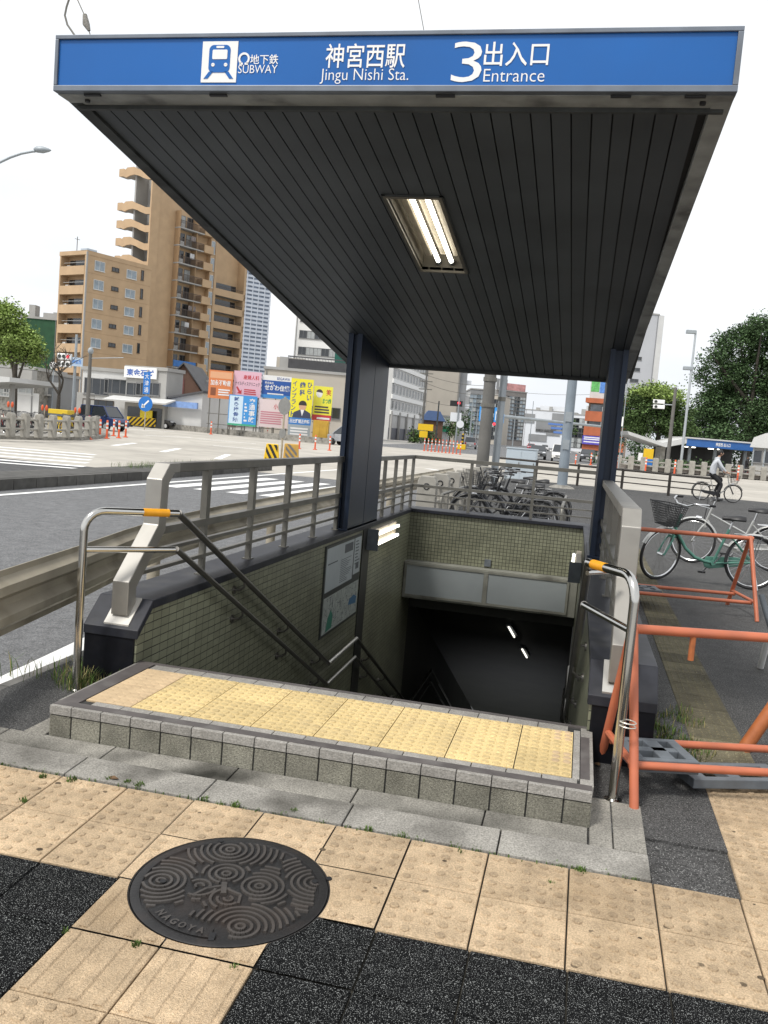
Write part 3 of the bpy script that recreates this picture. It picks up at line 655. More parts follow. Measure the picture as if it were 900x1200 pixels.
# ------------------------------------------------------------------ railings on the coping
galvp = mat('plate_pale', (.5,.48,.44), .5, .3, var=.1)
boxst = mat('steel_box_dull', (.36,.345,.315), .42, .75, var=.15, vs=4, dirt=.45, dcol=(.16,.15,.12), ds=4)
def railing(name, label, sgn):
    inn = (lambda y: XL) if sgn < 0 else XR
    cx2 = lambda y, d=.13: inn(y)+sgn*d
    t = thing(name, label, 'railing', (cx2(3), 3, CZ))
    w = .1; b = MB()
    path = [(.872,.395),(.872,.575),(1.19,.875),(1.205,1.135),(1.31,1.232)]
    def beam(b, p, q, ww=.1, hh=.1): b.bar((cx2(p[0]), p[0], p[1]), (cx2(q[0]), q[0], q[1]), ww, hh, up=(0,-.6,.8))
    # mitred sheet-steel end post, section .1 x .095
    prof_in = [(.93,.40),(.93,.55),(1.25,.845),(1.262,1.125),(1.33,1.185),(1.4,1.185)]
    prof_out = [(.838,.40),(.838,.59),(1.155,.885),(1.165,1.15),(1.262,1.243),(1.4,1.243)]
    P = prof_out+prof_in[::-1]
    b.prism(P, 'x', cx2(1.1)-w/2, cx2(1.1)+w/2); ep = b.build('end_post', boxst, t, bevel=.004)
    b = MB(); zc = .38; b.add([(cx2(1)+dx, y, (.33 + (y-.80)*.895)+q) for q in (.002,.016) for dx, y in ((-.075,.80+.012),(.075,.80+.012),(.075,.955),(-.075,.955))], [(0,1,2,3),(4,5,6,7),(0,1,5,4),(1,2,6,5),(2,3,7,6),(3,0,4,7)]); b.build('base_plate', galvp if sgn < 0 else brushed, ep)
    b = MB(); ye = 5.30 if sgn < 0 else 5.5
    b.bar((cx2(1.38), 1.38, 1.214), (cx2(ye), ye, 1.214), .1 if sgn > 0 else .07, .058); b.build('top_rail', railm if sgn < 0 else boxst, t, bevel=.004)
    b = MB(); b.bar((cx2(1.26), 1.26, .84), (cx2(ye), ye, .84), .06, .045); b.build('middle_rail', railm, t)
    for z in (.72,.61):
        b = MB(); b.bar((cx2(1.0 if z < .7 else 1.15), 1.0 if z < .7 else 1.15, z), (cx2(ye), ye, z), .035, .022); b.build('lower_rail', railm, t)
    ys = [1.92,2.78,3.62,4.45,5.25] if sgn < 0 else [2.1,3.0,3.9,4.8,5.4]
    for y in ys:
        b = MB(); b.box(cx2(y)-.022, y-.03, .86, cx2(y)+.022, y+.03, 1.186); b.box(cx2(y)-.018, y-.022, CZ, cx2(y)+.018, y+.022, .82); b.box(cx2(y)-.035,y-.035,CZ,cx2(y)+.035,y+.035,CZ+.008); b.build('post', railm, t)
    return t
railing('stairwell_railing', 'brushed steel railing with bent end post on black coping, road side', -1)
railing('stairwell_railing', 'brushed steel railing with bent end post on black coping, beside the parked bicycles', 1)
t = thing('stairwell_railing', 'grey metal railing around the far end of the stairwell before the dark bicycles', 'railing', (1.2, 8.95, CZ))
for z, w, h in ((1.205,.055,.05),(.80,.05,.04),(.68,.03,.02),(.58,.03,.02)):
    b = MB(); b.bar((-.06,8.95,z),(2.52,8.95,z),w,h); b.build('rail', railm, t)
    b = MB(); b.bar((-.06,6.6,z),(-.06,8.92,z),w,h); b.build('rail', railm, t)
for x, y in ((-.06,7.1),(-.06,7.75),(-.06,8.35),(-.06,8.95),(.78,8.95),(1.66,8.95),(2.5,8.95)):
    b = MB(); b.box(x-.02,y-.02,CZ,x+.02,y+.02,1.19); b.build('post', railm, t)
# ------------------------------------------------------------------ handrails
yel = mat('yellow_sleeve', (.75,.33,.01), .5, var=.08, vs=30)
dk = mat('rail_dark_tube', (.2,.19,.175), .3, .85, var=.15, vs=6)
def handrail(label, sgn):
    pole = V((-.262,.655,0)) if sgn < 0 else V((2.578,.345,0))
    end = V((.08,1.07,.975)) if sgn < 0 else V((2.375,.80,.985))
    t = thing('handrail', label, 'handrail', pole)
    top = .985 if sgn < 0 else 1.0
    d = V((end.x-pole.x, end.y-pole.y, 0)); L = d.length; d /= L; rr = .11
    pts = [pole+V((0,0,-.02)), pole+V((0,0,top-rr))] + [pole+V((0,0,top-rr))+d*(rr*(1-math.cos(R(a))))+V((0,0,rr*math.sin(R(a)))) for a in (15,30,45,60,75,90)]
    pts.append(V((end.x, end.y, end.z)))
    b = MB(); b.tube(pts, .0215, 16); b.build('pole', steel, t, smooth=True)
    b = MB(); b.lathe([(.04,0),(.04,.006),(.024,.012)], 16, (pole.x, pole.y, .0)); b.build('pole_flange', steel, t)
    a, c = pts[-2], pts[-1]
    b = MB(); b.tube([a+(c-a)*.5, a+(c-a)*.86], .0228, 16); b.build('braille_sleeve', yel, t, smooth=True)
    lo = V((end.x, end.y-.02, end.z-.207)); lp = V((pole.x, pole.y, .775 if sgn < 0 else .765))
    b = MB(); b.tube([lp, lo], .017, 14); b.build('lower_arm', steel, t, smooth=True)
    x = end.x
    def run(z0):
        dz = z0-.975
        return [(x, end.y, end.z+dz), (x, 4.62, -.757+dz+.0), (x, 5.72, -.742+dz), (x, 9.43, -2.56+dz), (x, 11.6, -2.56+dz), (x, 15, -4.2+dz)]
    for nm, z0, r in (('upper_rail', .975, .0215), ('lower_rail', .768, .0185)):
        P = run(z0); b = MB()
        for i in range(len(P)-1): b.tube([P[i], P[i+1]], r, 10, 1 if i in (1, 3) else 0)
        for p in P[1:-1]: b.ell(p, r, r, r, 10)
        rl = b.build(nm, [dk, brushed], t, smooth=True)
        for k in range(9):
            y = 2.2+k*1.05
            if y < 4.62: z = P[0][2]+(y-P[0][1])*(P[1][2]-P[0][2])/(P[1][1]-P[0][1])
            elif y < 5.72: continue
            else: z = P[2][2]+(y-P[2][1])*(P[3][2]-P[2][2])/(P[3][1]-P[2][1])
            if y > 9.4: break
            wx = XL if sgn < 0 else XR(y)
            b = MB(); b.tube([(x, y, z), (x, y, z-.05), (x+sgn*.03, y, z-.075), (wx, y, z-.08)], .009, 8); b.cyl((wx-sgn*.012, y, z-.08), (wx-sgn*.0, y, z-.08), .03, n=12); b.build('bracket', dk, rl, smooth=True)
    if sgn > 0: b = MB(); b.tube([(x, .83, .93), (2.52, 1.02, .93)], .012, 10); b.build('stay', steel, t, smooth=True)
    return t
handrail('chrome handrail with yellow sleeve by the steel crash barrier and roadway', -1)
handrail('chrome handrail with yellow sleeve tied to the orange barricade frame', 1)
# ------------------------------------------------------------------ notice board, lamps in the stairwell
t = thing('notice_board', 'framed station notice board with pale map sheets on the olive wall', 'notice board', (.01, 5.15, 0))
paper = mat('map_paper', (.42,.46,.47), .5, var=.06, vs=4, dirt=.2, dcol=(.3,.33,.35), ds=9)
paperg = mat('map_paper_green', (.36,.39,.36), .5, var=.2, vs=16, dirt=.5, dcol=(.2,.22,.2), ds=20)
b = MB(); b.box(.001,4.47,-.50,.016,5.86,.40); b.build('board_frame', mat('board_frame', (.05,.055,.05), .5, .3), t)
def sheet(y0, y1, z0, z1, m, nm): b = MB(); b.box(.0165,y0,z0,.019,y1,z1); return b.build(nm, m, t)
p1 = sheet(4.5,5.52,-.055,.375,paper,'map_sheet'); p2 = sheet(5.56,5.84,-.02,.375,paper,'map_sheet'); p3 = sheet(4.5,5.84,-.47,-.11,paperg,'map_sheet')
ink = mat('map_ink', (.09,.1,.11), .6, var=0); grn = mat('map_green', (.03,.18,.12), .6, var=.1); blu = mat('map_blue', (.04,.13,.24), .6, var=.1)
b = MB(); b.box(.0192,5.15,.26,.0202,5.48,.35); b.build('heading', ink, p1)
b = MB()
for k in range(13):
    b.box(.0192,5.02,.2-k*.019,.0200,5.02+rnd.uniform(.2,.46),.206-k*.019)
b.box(.0192,4.55,.21,.0200,4.9,.222); b.build('text_lines', ink, p1)
b = MB()
for k in range(8): b.box(.0192,5.60,.33-k*.035,.0200,5.60+rnd.uniform(.1,.2),.342-k*.035)
b.box(.0192,5.65,.03,.0202,5.78,.1); b.build('text_lines', ink, p2)
b = MB()
for k in range(150):
    y, z = rnd.uniform(4.53,5.78), rnd.uniform(-.455,-.125); 
    if rnd.random() < .5: b.box(.0192,y,z,.0199,min(5.82,y+rnd.uniform(.01,.07)),z+.005)
    else: b.box(.0192,y,z,.0199,y+.006,min(-.115,z+rnd.uniform(.01,.06)))
b.build('street_lines', ink, p3)
b = MB(); b.prism([(4.62,-.46),(4.84,-.45),(4.86,-.33),(4.78,-.26),(4.68,-.33)], 'x', .0193, .0203); b.build('park_patch', grn, p3)
b = MB(); b.prism([(5.45,-.33),(5.78,-.36),(5.8,-.29),(5.66,-.25),(5.5,-.27)], 'x', .0193, .0203); b.build('water_patch', blu, p3)
def wall_lamp(label, sgn, y0, y1, z):
    wx = XL if sgn < 0 else XR(y1)
    t = thing('wall_lamp', label, 'wall lamp', (wx, (y0+y1)/2, z)); s = -sgn
    b = MB(); b.box(min(wx+s*.002, wx+s*.07), y0, z-.12, max(wx+s*.002, wx+s*.07), y1, z+.1); b.build('lamp_body', beige, t, bevel=.006)
    for dz in (.045,-.07):
        b = MB(); b.tube([(wx+s*.10, y0+.06, z+dz), (wx+s*.10, y1-.02, z+dz)], .0165, 12); b.build('fluorescent_tube', tube_on, t, smooth=True)
        for y in (y0+.03, y1-.02): b = MB(); b.box(min(wx+s*.07, wx+s*.12), y-.015, z+dz-.022, max(wx+s*.07, wx+s*.12), y+.015, z+dz+.022); b.build('tube_holder', greyplast, t)
    b = MB(); b.box(min(wx, wx+s*.14), y0-.02, z-.13, max(wx, wx+s*.14), y0, z+.11); b.build('end_cap', greyplast, t)
wall_lamp('twin tube wall lamp glowing below the wide navy pillar beside the notice board', -1, 6.15, 7.45, .315)
wall_lamp('twin tube wall lamp seen end-on, on the wall nearest the parked bicycles', 1, 6.9, 8.2, .10)
tube_dim = mat('tube_light_dim', (1,.96,.86), .4, var=0, emit=1.3)
for i, (x, y) in enumerate(((1.45, 10.1), (1.62, 11.6))):
    zc = lambda y: -.85-.4435*(y-9.2)
    t = thing('tunnel_lamp', ('small lit ceiling tube just behind the lintel in the dark tunnel', 'lit ceiling tube deeper down the dark tunnel, lower of the two')[i], 'tunnel lamp', (x, y, zc(y)))
    b = MB(); b.bar((x-.02, y, zc(y)-.02), (x+.055, y+.65, zc(y+.65)-.02), .1, .04); b.build('lamp_body', greyplast, t)
    b = MB(); b.tube([(x-.02, y+.04, zc(y)-.07), (x+.05, y+.6, zc(y+.6)-.07)], .015, 10); b.build('fluorescent_tube', tube_dim, t, smooth=True)
# ------------------------------------------------------------------ crash barrier by the road
galv = mat('galvanised_old', (.37,.33,.255), .7, .1, var=.15, vs=3, dirt=.75, dcol=(.17,.145,.10), ds=2.2)
line = [(-.30,-1.3),(-.50,-.25),(-.66,.5),(-.86,1.66),(-1.04,2.57),(-1.2,3.6),(-1.3,5),(-1.33,7),(-1.33,10),(-1.33,14),(-1.33,22)]
t = thing('crash_barrier', 'weathered steel W-beam crash barrier between the roadway and the stairwell', 'crash barrier', (-1.2, 4, 0))
prof = [(0,.265),(.0,.30),(.05,.34),(.05,.385),(.0,.425),(.0,.465),(.05,.505),(.05,.555),(.0,.595),(.0,.63)]
def offs(i):
    a = V(line[max(i-1,0)]); c = V(line[min(i+1,len(line)-1)]); d = (c-a).normalized(); return V((d.y, -d.x))
def beam(i0, i1):
    b = MB()
    for i in range(i0, i1+1):
        nn = offs(i)
        for th in (0, .006): b.v += [(line[i][0]+nn.x*(o2-th), line[i][1]+nn.y*(o2-th), z) for o2, z in prof]
    n = len(prof)
    for i in range(i1-i0):
        o = i*2*n; p = o+2*n
        for k in range(n-1):
            b.f += [(o+k, o+k+1, p+k+1, p+k), (o+n+k, o+n+k+1, p+n+k+1, p+n+k)]
        b.f += [(o, p, p+n, o+n), (o+n-1, p+n-1, p+2*n-1, o+2*n-1)]
    o = (i1-i0)*2*n
    for q in (0, o): b.f += [(q+k, q+k+1, q+n+k+1, q+n+k) for k in range(n-1)]
    b.mi = [0]*len(b.f); return b.build('beam', galv, t)
beam(0, 4); beam(4, 10)
for i in (5, 7, 9):
    x, y = line[i]; nn = offs(i)
    b = MB(); b.cyl((x-nn.x*.11, y-nn.y*.11, -.2), (x-nn.x*.11, y-nn.y*.11, .58), .057, n=14); p = b.build('post', galv, t, smooth=True)
    b = MB(); b.ell((x-nn.x*.11, y-nn.y*.11, .58), .057,.057,.02, 12); b.build('post_cap', galv, p)
    for dz in (.36, .53): b = MB(); b.cyl((x-nn.x*.06, y-nn.y*.06, dz), (x+nn.x*.02, y+nn.y*.02, dz), .022, n=8); b.build('bolt', MATS['rim_dark'], p)
# thin dark marker post behind the railing
p = gp(301, 620, -.15); p = V((-1.75, 4.6, RZ))
t = thing('marker_post', 'short black marker post with round head behind the steel railing', 'marker post', (-1.62, 4.3, RZ))
b = MB(); b.cyl((-1.62,4.3,RZ),(-1.62,4.3,.9),.022,n=8); b.build('pole', black, t)
b = MB(); b.box(-1.66,4.27,.9,-1.58,4.33,1.02); b.build('head', black, t)
# ------------------------------------------------------------------ orange barricades
def aframe(b, apex, la, lb, r=.02):
    b.tube([la, (apex[0], apex[1], apex[2]), lb], r, 10)
def barricade(label, A, B, h, half, d, foot_sides, m=orange, bracket=None):
    """A and B: ground points under the two end frames, d: unit vector across"""
    A, B = V(A), V(B); d = V(d)
    t = thing('barricade', label, 'barricade', A)
    for P, sp in ((A, 0), (B, 0)):
        ap = P + V((0, 0, h)); b = MB(); b.tube([P-d*half, ap-d*.012, ], [.021,.021], 10); b.tube([P+d*half, ap+d*.012], [.021,.021], 10)
        z1 = .17; k = half*(1-z1/h); b.tube([P-d*k+V((0,0,z1)), P+d*k+V((0,0,z1))], .017, 8); b.ell(ap, .03,.03,.03, 10)
        b.build('end_frame', m, t, smooth=True)
    e = (B-A).normalized(); b = MB(); b.tube([A+V((0,0,h))-e*.02, B+V((0,0,h))+e*.03], .022, 14); top = b.build('top_pipe', m, t, smooth=True)
    for s in (-1, 1):
        k = half*(1-.17/h)*.72; b = MB(); b.tube([A+d*s*k+V((0,0,.15)), B+d*s*k+V((0,0,.15))], .0185, 10); b.build('lower_pipe', m, t, smooth=True)
    for fA in foot_sides:
        q = (A if fA > 0 else B); dirn = e*fA
        b = MB(); M = Matrix.Translation(q + dirn*.02) @ Matrix(((dirn.x, -dirn.y, 0, 0), (dirn.y, dirn.x, 0, 0), (0, 0, 1, 0), (0, 0, 0, 1)))
        b.M = M; L, w, h0, h1 = .30, .15, .115, .175
        for xa, xb, ya, yb in ((0,L,-w,-w+.035),(0,L,w-.035,w),(0,.05,-w+.035,w-.035),(L-.05,L,-w+.035,w-.035),(.13,.2,-w+.035,w-.035),(0.05,L-.05,-.025,.025)): b.box(xa,ya,h0,xb,yb,h1)
        b.build('weight_tray', greyplast, t, bevel=.004)
    if bracket:
        q = A+(B-A)*bracket; b = MB(); b.tube([q+V((0,0,h-.01)), q+V((0,0,h-.13))], .014, 8); b.build('bracket', orange2, top)
    return t
A1 = V((2.60,.56,0)); B1 = V((4.9,1.25,0)); e1 = (B1-A1).normalized(); d1 = V((-e1.y, e1.x, 0))
t1 = barricade('salmon orange A-frame pipe barricade with grey tray, wired to the chrome handrail pole', A1, B1, .735, .29, (-.23,.97,0), (1,), orange, .12)
b = MB(); M = Matrix.Translation((2.98,.70,0)) @ Matrix.Rotation(R(22), 4, 'Z'); b.M = M
for xa, xb, ya, yb in ((-.08,.42,-.10,-.06),(-.08,.42,.08,.12),(-.08,.0,-.06,.08),(.36,.42,-.06,.08),(.12,.18,-.06,.08)): b.box(xa,ya,.025,xb,yb,.07)
t = thing('weight_tray', 'loose grey plastic tray lying on asphalt under the front barricade pipes', 'tray', (2.93,.80,0)); b.build('tray_grid', greyplast, t, bevel=.004)
wire = mat('wire', (.6,.58,.52), .4, .6, var=0)
t = thing('binding_wire', 'pale wire loop tying the handrail pole to the barricade leg', 'wire', (2.6,.38,.33))
for dz in (0, .018):
    b = MB(); b.torus((2.605,.338,.345+dz), (.05,.02,1), .036, .003, 20, 6); b.build('wire_loop', wire, t)
barricade('faded orange pipe barricade standing beside the teal bicycle, farther one', (2.86,5.75,0), (4.02,5.95,0), .765, .45, (-.16,.987,0), (1,), orange)
# bigger rusty frame at the right edge
t = thing('barricade', 'rusty dark orange barricade frame cut by the right photo edge', 'barricade', (3.35,1.4,0))
b = MB(); b.tube([(3.285,1.34,0),(3.74,1.5,.84)], .036, 14); b.tube([(4.2,1.5,0),(3.76,1.5,.84)], .036, 14); b.build('end_frame', orange2, t, smooth=True)
b = MB(); b.tube([(3.52,1.42,.42),(3.98,1.5,.42)], .024, 10); b.build('crossbar', orange2, t, smooth=True)
b = MB(); b.tube([(3.75,1.5,.84),(5.1,2.1,.84)], .03, 12); b.build('top_pipe', orange2, t, smooth=True)
# grey bent tube at the right edge
t = thing('tube_stand', 'grey bent steel tube stand with white painted foot at right edge', 'tube stand', (3.98,4.3,0))
g1 = gp(896, 785, .0); g1 = V((3.55,3.35,0)); 
b = MB(); b.tube([yp(892,697,3.6), yp(903,735,3.5), yp(912,750,3.5)], .022, 10); b.build('upper_tube', greyplast, t, smooth=True)
b = MB(); b.tube([gp(891,783,0.0), yp(900,748,3.2), yp(912,735,3.4)], .022, 10); b.build('foot_tube', white, t, smooth=True)
# ------------------------------------------------------------------ bicycles
chrome = mat('chrome', (.66,.66,.66), .18, 1, var=.05, vs=8)
teal = mat('teal_paint', (.075,.2,.155), .35, .3, var=.1, vs=6, dirt=.2, dcol=(.06,.1,.08), ds=9)
dullm = mat('dull_metal', (.13,.13,.13), .4, .7, var=.2, vs=6)
silverp = mat('silver_paint', (.5,.5,.48), .35, .5, var=.1, vs=6)
darkp = mat('dark_paint', (.02,.021,.024), .35, .2, var=.2, vs=6)
bluep = mat('blue_paint', (.03,.06,.16), .35, .2, var=.1, vs=6)
redp = mat('red_paint', (.3,.03,.025), .35, .1, var=.1, vs=6)
meshm = mat('basket_mesh', (.035,.036,.038), .5, .4, var=.1)
def bike(label, group, m, steer=0, basket=True, rack=True, lady=True, fine=True, cat='bicycle', saddle_z=.84, rackm=None, straight=False):
    t = thing('bicycle', label, cat, (0,0,0), 0, group); r = .325; seg = 36 if fine else 20
    wb = .545
    hb, ht = V((.395,0,.60)), V((.335,0,.80)); fh = V((wb,0,r)); rh = V((-wb,0,r)); bbk = V((-.09,0,.275)); st = V((-.245,0,.70)); sd = V((-.285,0,saddle_z))
    ax = (ht-hb).normalized()
    SM = Matrix.Translation(hb) @ Matrix.Rotation(steer, 4, ax) @ Matrix.Translation(-hb)
    def wheel(nm, c, M, rear=False):
        b = MB(); b.M = M; b.cyl(c+V((0,-.045,0)), c+V((0,.045,0)), .02 if not rear else .026, n=8)
        for k in range(28 if fine else 12):
            a = 2*PI*k/(28 if fine else 12); s = .03*(1 if k % 2 else -1); b.tube([c+V((.018*math.cos(a+.5), s, .018*math.sin(a+.5))), c+V(((r-.03)*math.cos(a), 0, (r-.03)*math.sin(a)))], .0013 if fine else .002, 3)
        w = b.build(nm, chrome if fine else dullm, t, local=True)
        b = MB(); b.M = M; b.torus(c, (0,1,0), r-.017, .0175, seg, 8); b.build('tyre', rubber, w, local=True, smooth=True)
        b = MB(); b.M = M; b.torus(c, (0,1,0), r-.038, .0095, seg, 6); b.build('rim', chrome if fine else dullm, w, local=True, smooth=True)
    wheel('wheel', fh, SM); wheel('wheel', rh, None, True)
    b = MB()
    b.tube([hb-ax*.03, ht+ax*.03], .019, 10)
    if lady:
        b.tube([hb+ax*.05, V((.24,0,.42)), V((.12,0,.32)), V((.0,0,.285)), bbk], [.021,.021,.021,.021,.02], 10)
        if not straight: pass
    else:
        b.tube([hb+ax*.03, bbk], .019, 10); b.tube([ht-ax*.02, st-V((0,0,.06))], .016, 10)
    if straight: b.tube([ht-ax*.06, V((-.17,0,.5))], .014, 8)
    b.tube([bbk, st], .0165, 10)
    for s in (-1, 1):
        b.tube([bbk+V((-.02,s*.03,0)), rh+V((0,s*.055,0))], .0105, 8); b.tube([st+V((0,s*.02,-.06)), rh+V((0,s*.055,0))], .0085, 8)
    b.cyl(bbk+V((0,-.05,0)), bbk+V((0,.05,0)), .028, n=12)
    b.build('frame', m, t, local=True, smooth=True)
    b = MB(); b.M = SM
    for s in (-1, 1): b.tube([hb+V((.015,s*.03,-.03)), hb+V((.05,s*.055,-.08)), fh+V((0,s*.055,0))], .0125, 8)
    b.box(hb.x-.02, -.035, hb.z-.06, hb.x+.05, .035, hb.z-.03); b.build('fork', m if fine else darkp, t, local=True, smooth=True)
    b = MB(); b.M = SM; q = ht+ax*.16
    b.tube([ht, q], .0125, 8); hw = .27
    if straight: pts = [q+V((-.04,-hw,.0)), q+V((.03,-.1,.0)), q, q+V((.03,.1,.0)), q+V((-.04,hw,.0))]
    else: pts = [q+V((-.20,-hw,.045)), q+V((-.08,-hw+.01,.05)), q+V((.03,-.17,.04)), q+V((.05,-.08,-.005)), q+V((.03,0,-.01)), q+V((.05,.08,-.005)), q+V((.03,.17,.04)), q+V((-.08,hw-.01,.05)), q+V((-.20,hw,.045))]
    b.tube(pts, .0115, 10); hbar = b.build('handlebar', chrome if fine else dullm, t, local=True, smooth=True)
    for s in (0, -1):
        b = MB(); b.M = SM; p0 = pts[s]; p1 = pts[1 if s == 0 else -2]; b.tube([p0, p0+(p1-p0)*.75], .0165, 10); b.build('grip', black, hbar, local=True, smooth=True)
        b = MB(); b.M = SM; p2 = pts[2 if s == 0 else -3]; b.tube([p2, p1+V((.03,0,-.02)), p0+V((.08,0,-.03))], .005, 6); b.build('brake_lever', chrome, hbar, local=True)
    if fine:
        for s in (-1, 1): b = MB(); b.M = SM; b.tube([pts[2 if s < 0 else -3]+V((.02,0,0)), q+V((.12,s*.06,.06)), q+V((.11,s*.03,-.1)), hb+V((.03,s*.01,.02))], .0032, 5); b.build('cable', black, hbar, local=True)
    b = MB(); b.tube([st-V((0,0,.02)), sd-V((0,0,.03))], .0125, 8); b.build('seat_post', chrome, t, local=True, smooth=True)
    b = MB(); P = [(-.13,.085),(-.06,.11),(.02,.075),(.07,.035),(.13,.02)]
    vs = []; top = [.055,.06,.045,.035,.03]
    for (x, w), h in zip(P, top):
        vs += [(sd.x+x+.0, w*math.cos(R(a)), sd.z-.03+h*math.sin(R(a))*1.0+.012) for a in (180,150,120,90,60,30,0)] + [(sd.x+x, w*.7, sd.z-.035), (sd.x+x, -w*.7, sd.z-.035)]
    n = 9; b.add(vs, [(i*n+k, i*n+(k+1) % n, i*n+n+(k+1) % n, i*n+n+k) for i in range(4) for k in range(n)] + [tuple(range(n)), tuple(range(4*n, 5*n))]); b.build('saddle', black, t, local=True, smooth=True)
    def guard(nm, c, a0, a1, M, mm):
        b = MB(); b.M = M; n = 18; vs = []
        for i in range(n+1):
            a = R(a0+(a1-a0)*i/n)
            for w, rr in ((-.032,r+.008),(-.02,r+.022),(0,r+.027),(.02,r+.022),(.032,r+.008)): vs.append((c.x+rr*math.cos(a), w, c.z+rr*math.sin(a)))
        b.add(vs, [(i*5+k, i*5+k+1, i*5+6+k, i*5+5+k) for i in range(n) for k in range(4)]); b.build(nm, mm, t, local=True, smooth=True, normals=False)
    guard('mudguard', rh, 30, 205, None, silverp if fine else darkp); guard('mudguard', fh, 25, 160, SM, silverp if fine else darkp)
    b = MB(); P = [(bbk.x+.10,.275),(bbk.x+.07,.345),(rh.x+.1,r+.05),(rh.x-.01,r+.06),(rh.x-.03,r+.0),(rh.x+.1,r-.055),(bbk.x+.02,.20),(bbk.x+.08,.215)]; b.prism(P, 'y', -.072, -.056); b.build('chain_guard', m if fine else darkp, t, local=True, bevel=.006)
    b = MB(); b.tube([bbk+V((0,-.09,0)), bbk+V((.09,-.095,-.13))], .009, 6); b.tube([bbk+V((0,.09,0)), bbk+V((-.09,.095,.13))], .009, 6); ck = b.build('crank', chrome, t, local=True)
    for p in (bbk+V((.09,-.14,-.13)), bbk+V((-.09,.14,.13))): b = MB(); b.box(p.x-.04,p.y-.04,p.z-.012,p.x+.04,p.y+.04,p.z+.012); b.build('pedal', black, ck, local=True)
    if rack:
        b = MB(); z = r+.36-.03
        for y in (-.06,-.02,.02,.06): b.tube([(-.30,y,z),(-.74,y,z)], .005, 6)
        for x in (-.32,-.46,-.6,-.73): b.tube([(x,-.065,z),(x,.065,z)], .005, 6)
        for s in (-1, 1): b.tube([(rh.x,s*.065,r),(-.62,s*.065,z)], .005, 6); b.tube([(rh.x,s*.065,r),(-.5,s*.065,z)], .005, 6)
        b.build('rear_rack', rackm or (chrome if fine else dullm), t, local=True)
    if basket:
        b = MB(); b.M = SM; x0, x1, X0, X1, z0, z1 = .44,.63,.40,.72,.70,.94
        def cor(f): return (x0+(X0-x0)*f, x1+(X1-x1)*f, .10+.055*f, z0+(z1-z0)*f)
        for i in range(10 if fine else 5):
            f = i/(9 if fine else 4); a, c, w, z = cor(f); b.tube([(a,-w,z),(c,-w,z+.03*f),(c,w,z+.03*f),(a,w,z)], .0075 if i in (0, 9) and fine else .0032, 5, closed=True)
        N = 11 if fine else 5
        for k in range(N+1):
            s = k/N
            for sd2 in (-1, 1): b.tube([(x0+(x1-x0)*s, sd2*.10, z0), (X0+(X1-X0)*s, sd2*.155, z1+.03*s)], .003, 4)
            y = -1+2*s; b.tube([(x0, y*.10, z0),(X0, y*.155, z1)], .003, 4); b.tube([(x1, y*.10, z0),(X1, y*.155, z1+.03)], .003, 4)
            b.tube([(x0+(x1-x0)*s, -.1, z0), (x0+(x1-x0)*s, .1, z0)], .003, 4)
        b.build('basket', meshm, t, local=True, normals=False)
    b = MB(); 
    for s in (-1, 1): b.tube([rh+V((0,s*.07,0)), rh+V((-.06,s*.13,-r+.01))], .007, 6)
    b.tube([rh+V((-.06,-.13,-r+.01)), rh+V((-.06,.13,-r+.01))], .007, 6); b.build('kickstand', chrome, t, local=True)
    b = MB(); b.M = SM; b.cyl((.45,0,.66),(.53,0,.66),.028,.038,n=12); b.build('headlamp', chrome, t, local=True, smooth=True)
    return t
def at(t, P, ang, lean=0): t.location = P; t.rotation_euler = (lean, 0, ang)
gt = 'bicycles parked beside the entrance'
b1 = bike('teal step-through bicycle with dark wire basket parked across the old guiding path', gt, teal, steer=R(38)); at(b1, (3.86,7.75,0), R(180+3), R(4))
b2 = bike('silver bicycle with chrome rear carrier parked behind the teal one', gt, silverp, steer=R(-14), basket=False, straight=True, saddle_z=.86); at(b2, (4.50,9.95,0), R(180-3), R(-3))
gr = 'dark bicycles at the rack behind the stairwell'
rk = bike('dark bicycle at the rack, its wheel nearest the end wall railing', gr, darkp, steer=R(8), fine=False)
spots = []
for k, (u, a) in enumerate(((590,183),(606,172),(585,181),(614,188),(600,176))): y = 10.6+.95*k; spots.append((yp(u, 600, y).x, y, R(a)))
lab = [None, 'dark bicycle second from the stairwell at the rack', 'dark bicycle third from the stairwell at the rack', 'dark bicycle fourth from the stairwell at the rack', 'dark bicycle farthest from the stairwell at the rack, near the thick pole']
at(rk, (spots[0][0], spots[0][1], 0), spots[0][2])
for s, l in list(zip(spots, lab))[1:]: dup(rk, (s[0], s[1], 0), s[2], l)
for i, x in enumerate((yp(529,600,11.5).x, yp(660,600,11.5).x)):
    t = thing('bike_rack', ('bent tube bike rack hoop left of the dark bicycles', 'bent tube bike rack hoop right of the dark bicycles')[i], 'bike rack', (x, 11.5, 0), 0, 'bike rack hoops')
    y0, y1 = (10.2, 13.2); h = .62
    b = MB(); P = [V((x,y0,0)), V((x,y0,h-.12))] + [V((x, y0+.12-.12*math.cos(R(a)), h-.12+.12*math.sin(R(a)))) for a in (30,60,90)] + [V((x, y1-.12+.12*math.sin(R(a)), h-.12+.12*math.cos(R(a)))) for a in (0,30,60,90)] + [V((x,y1,0))]
    b.tube(P, .024, 10); b.build('hoop', railm, t, smooth=True)
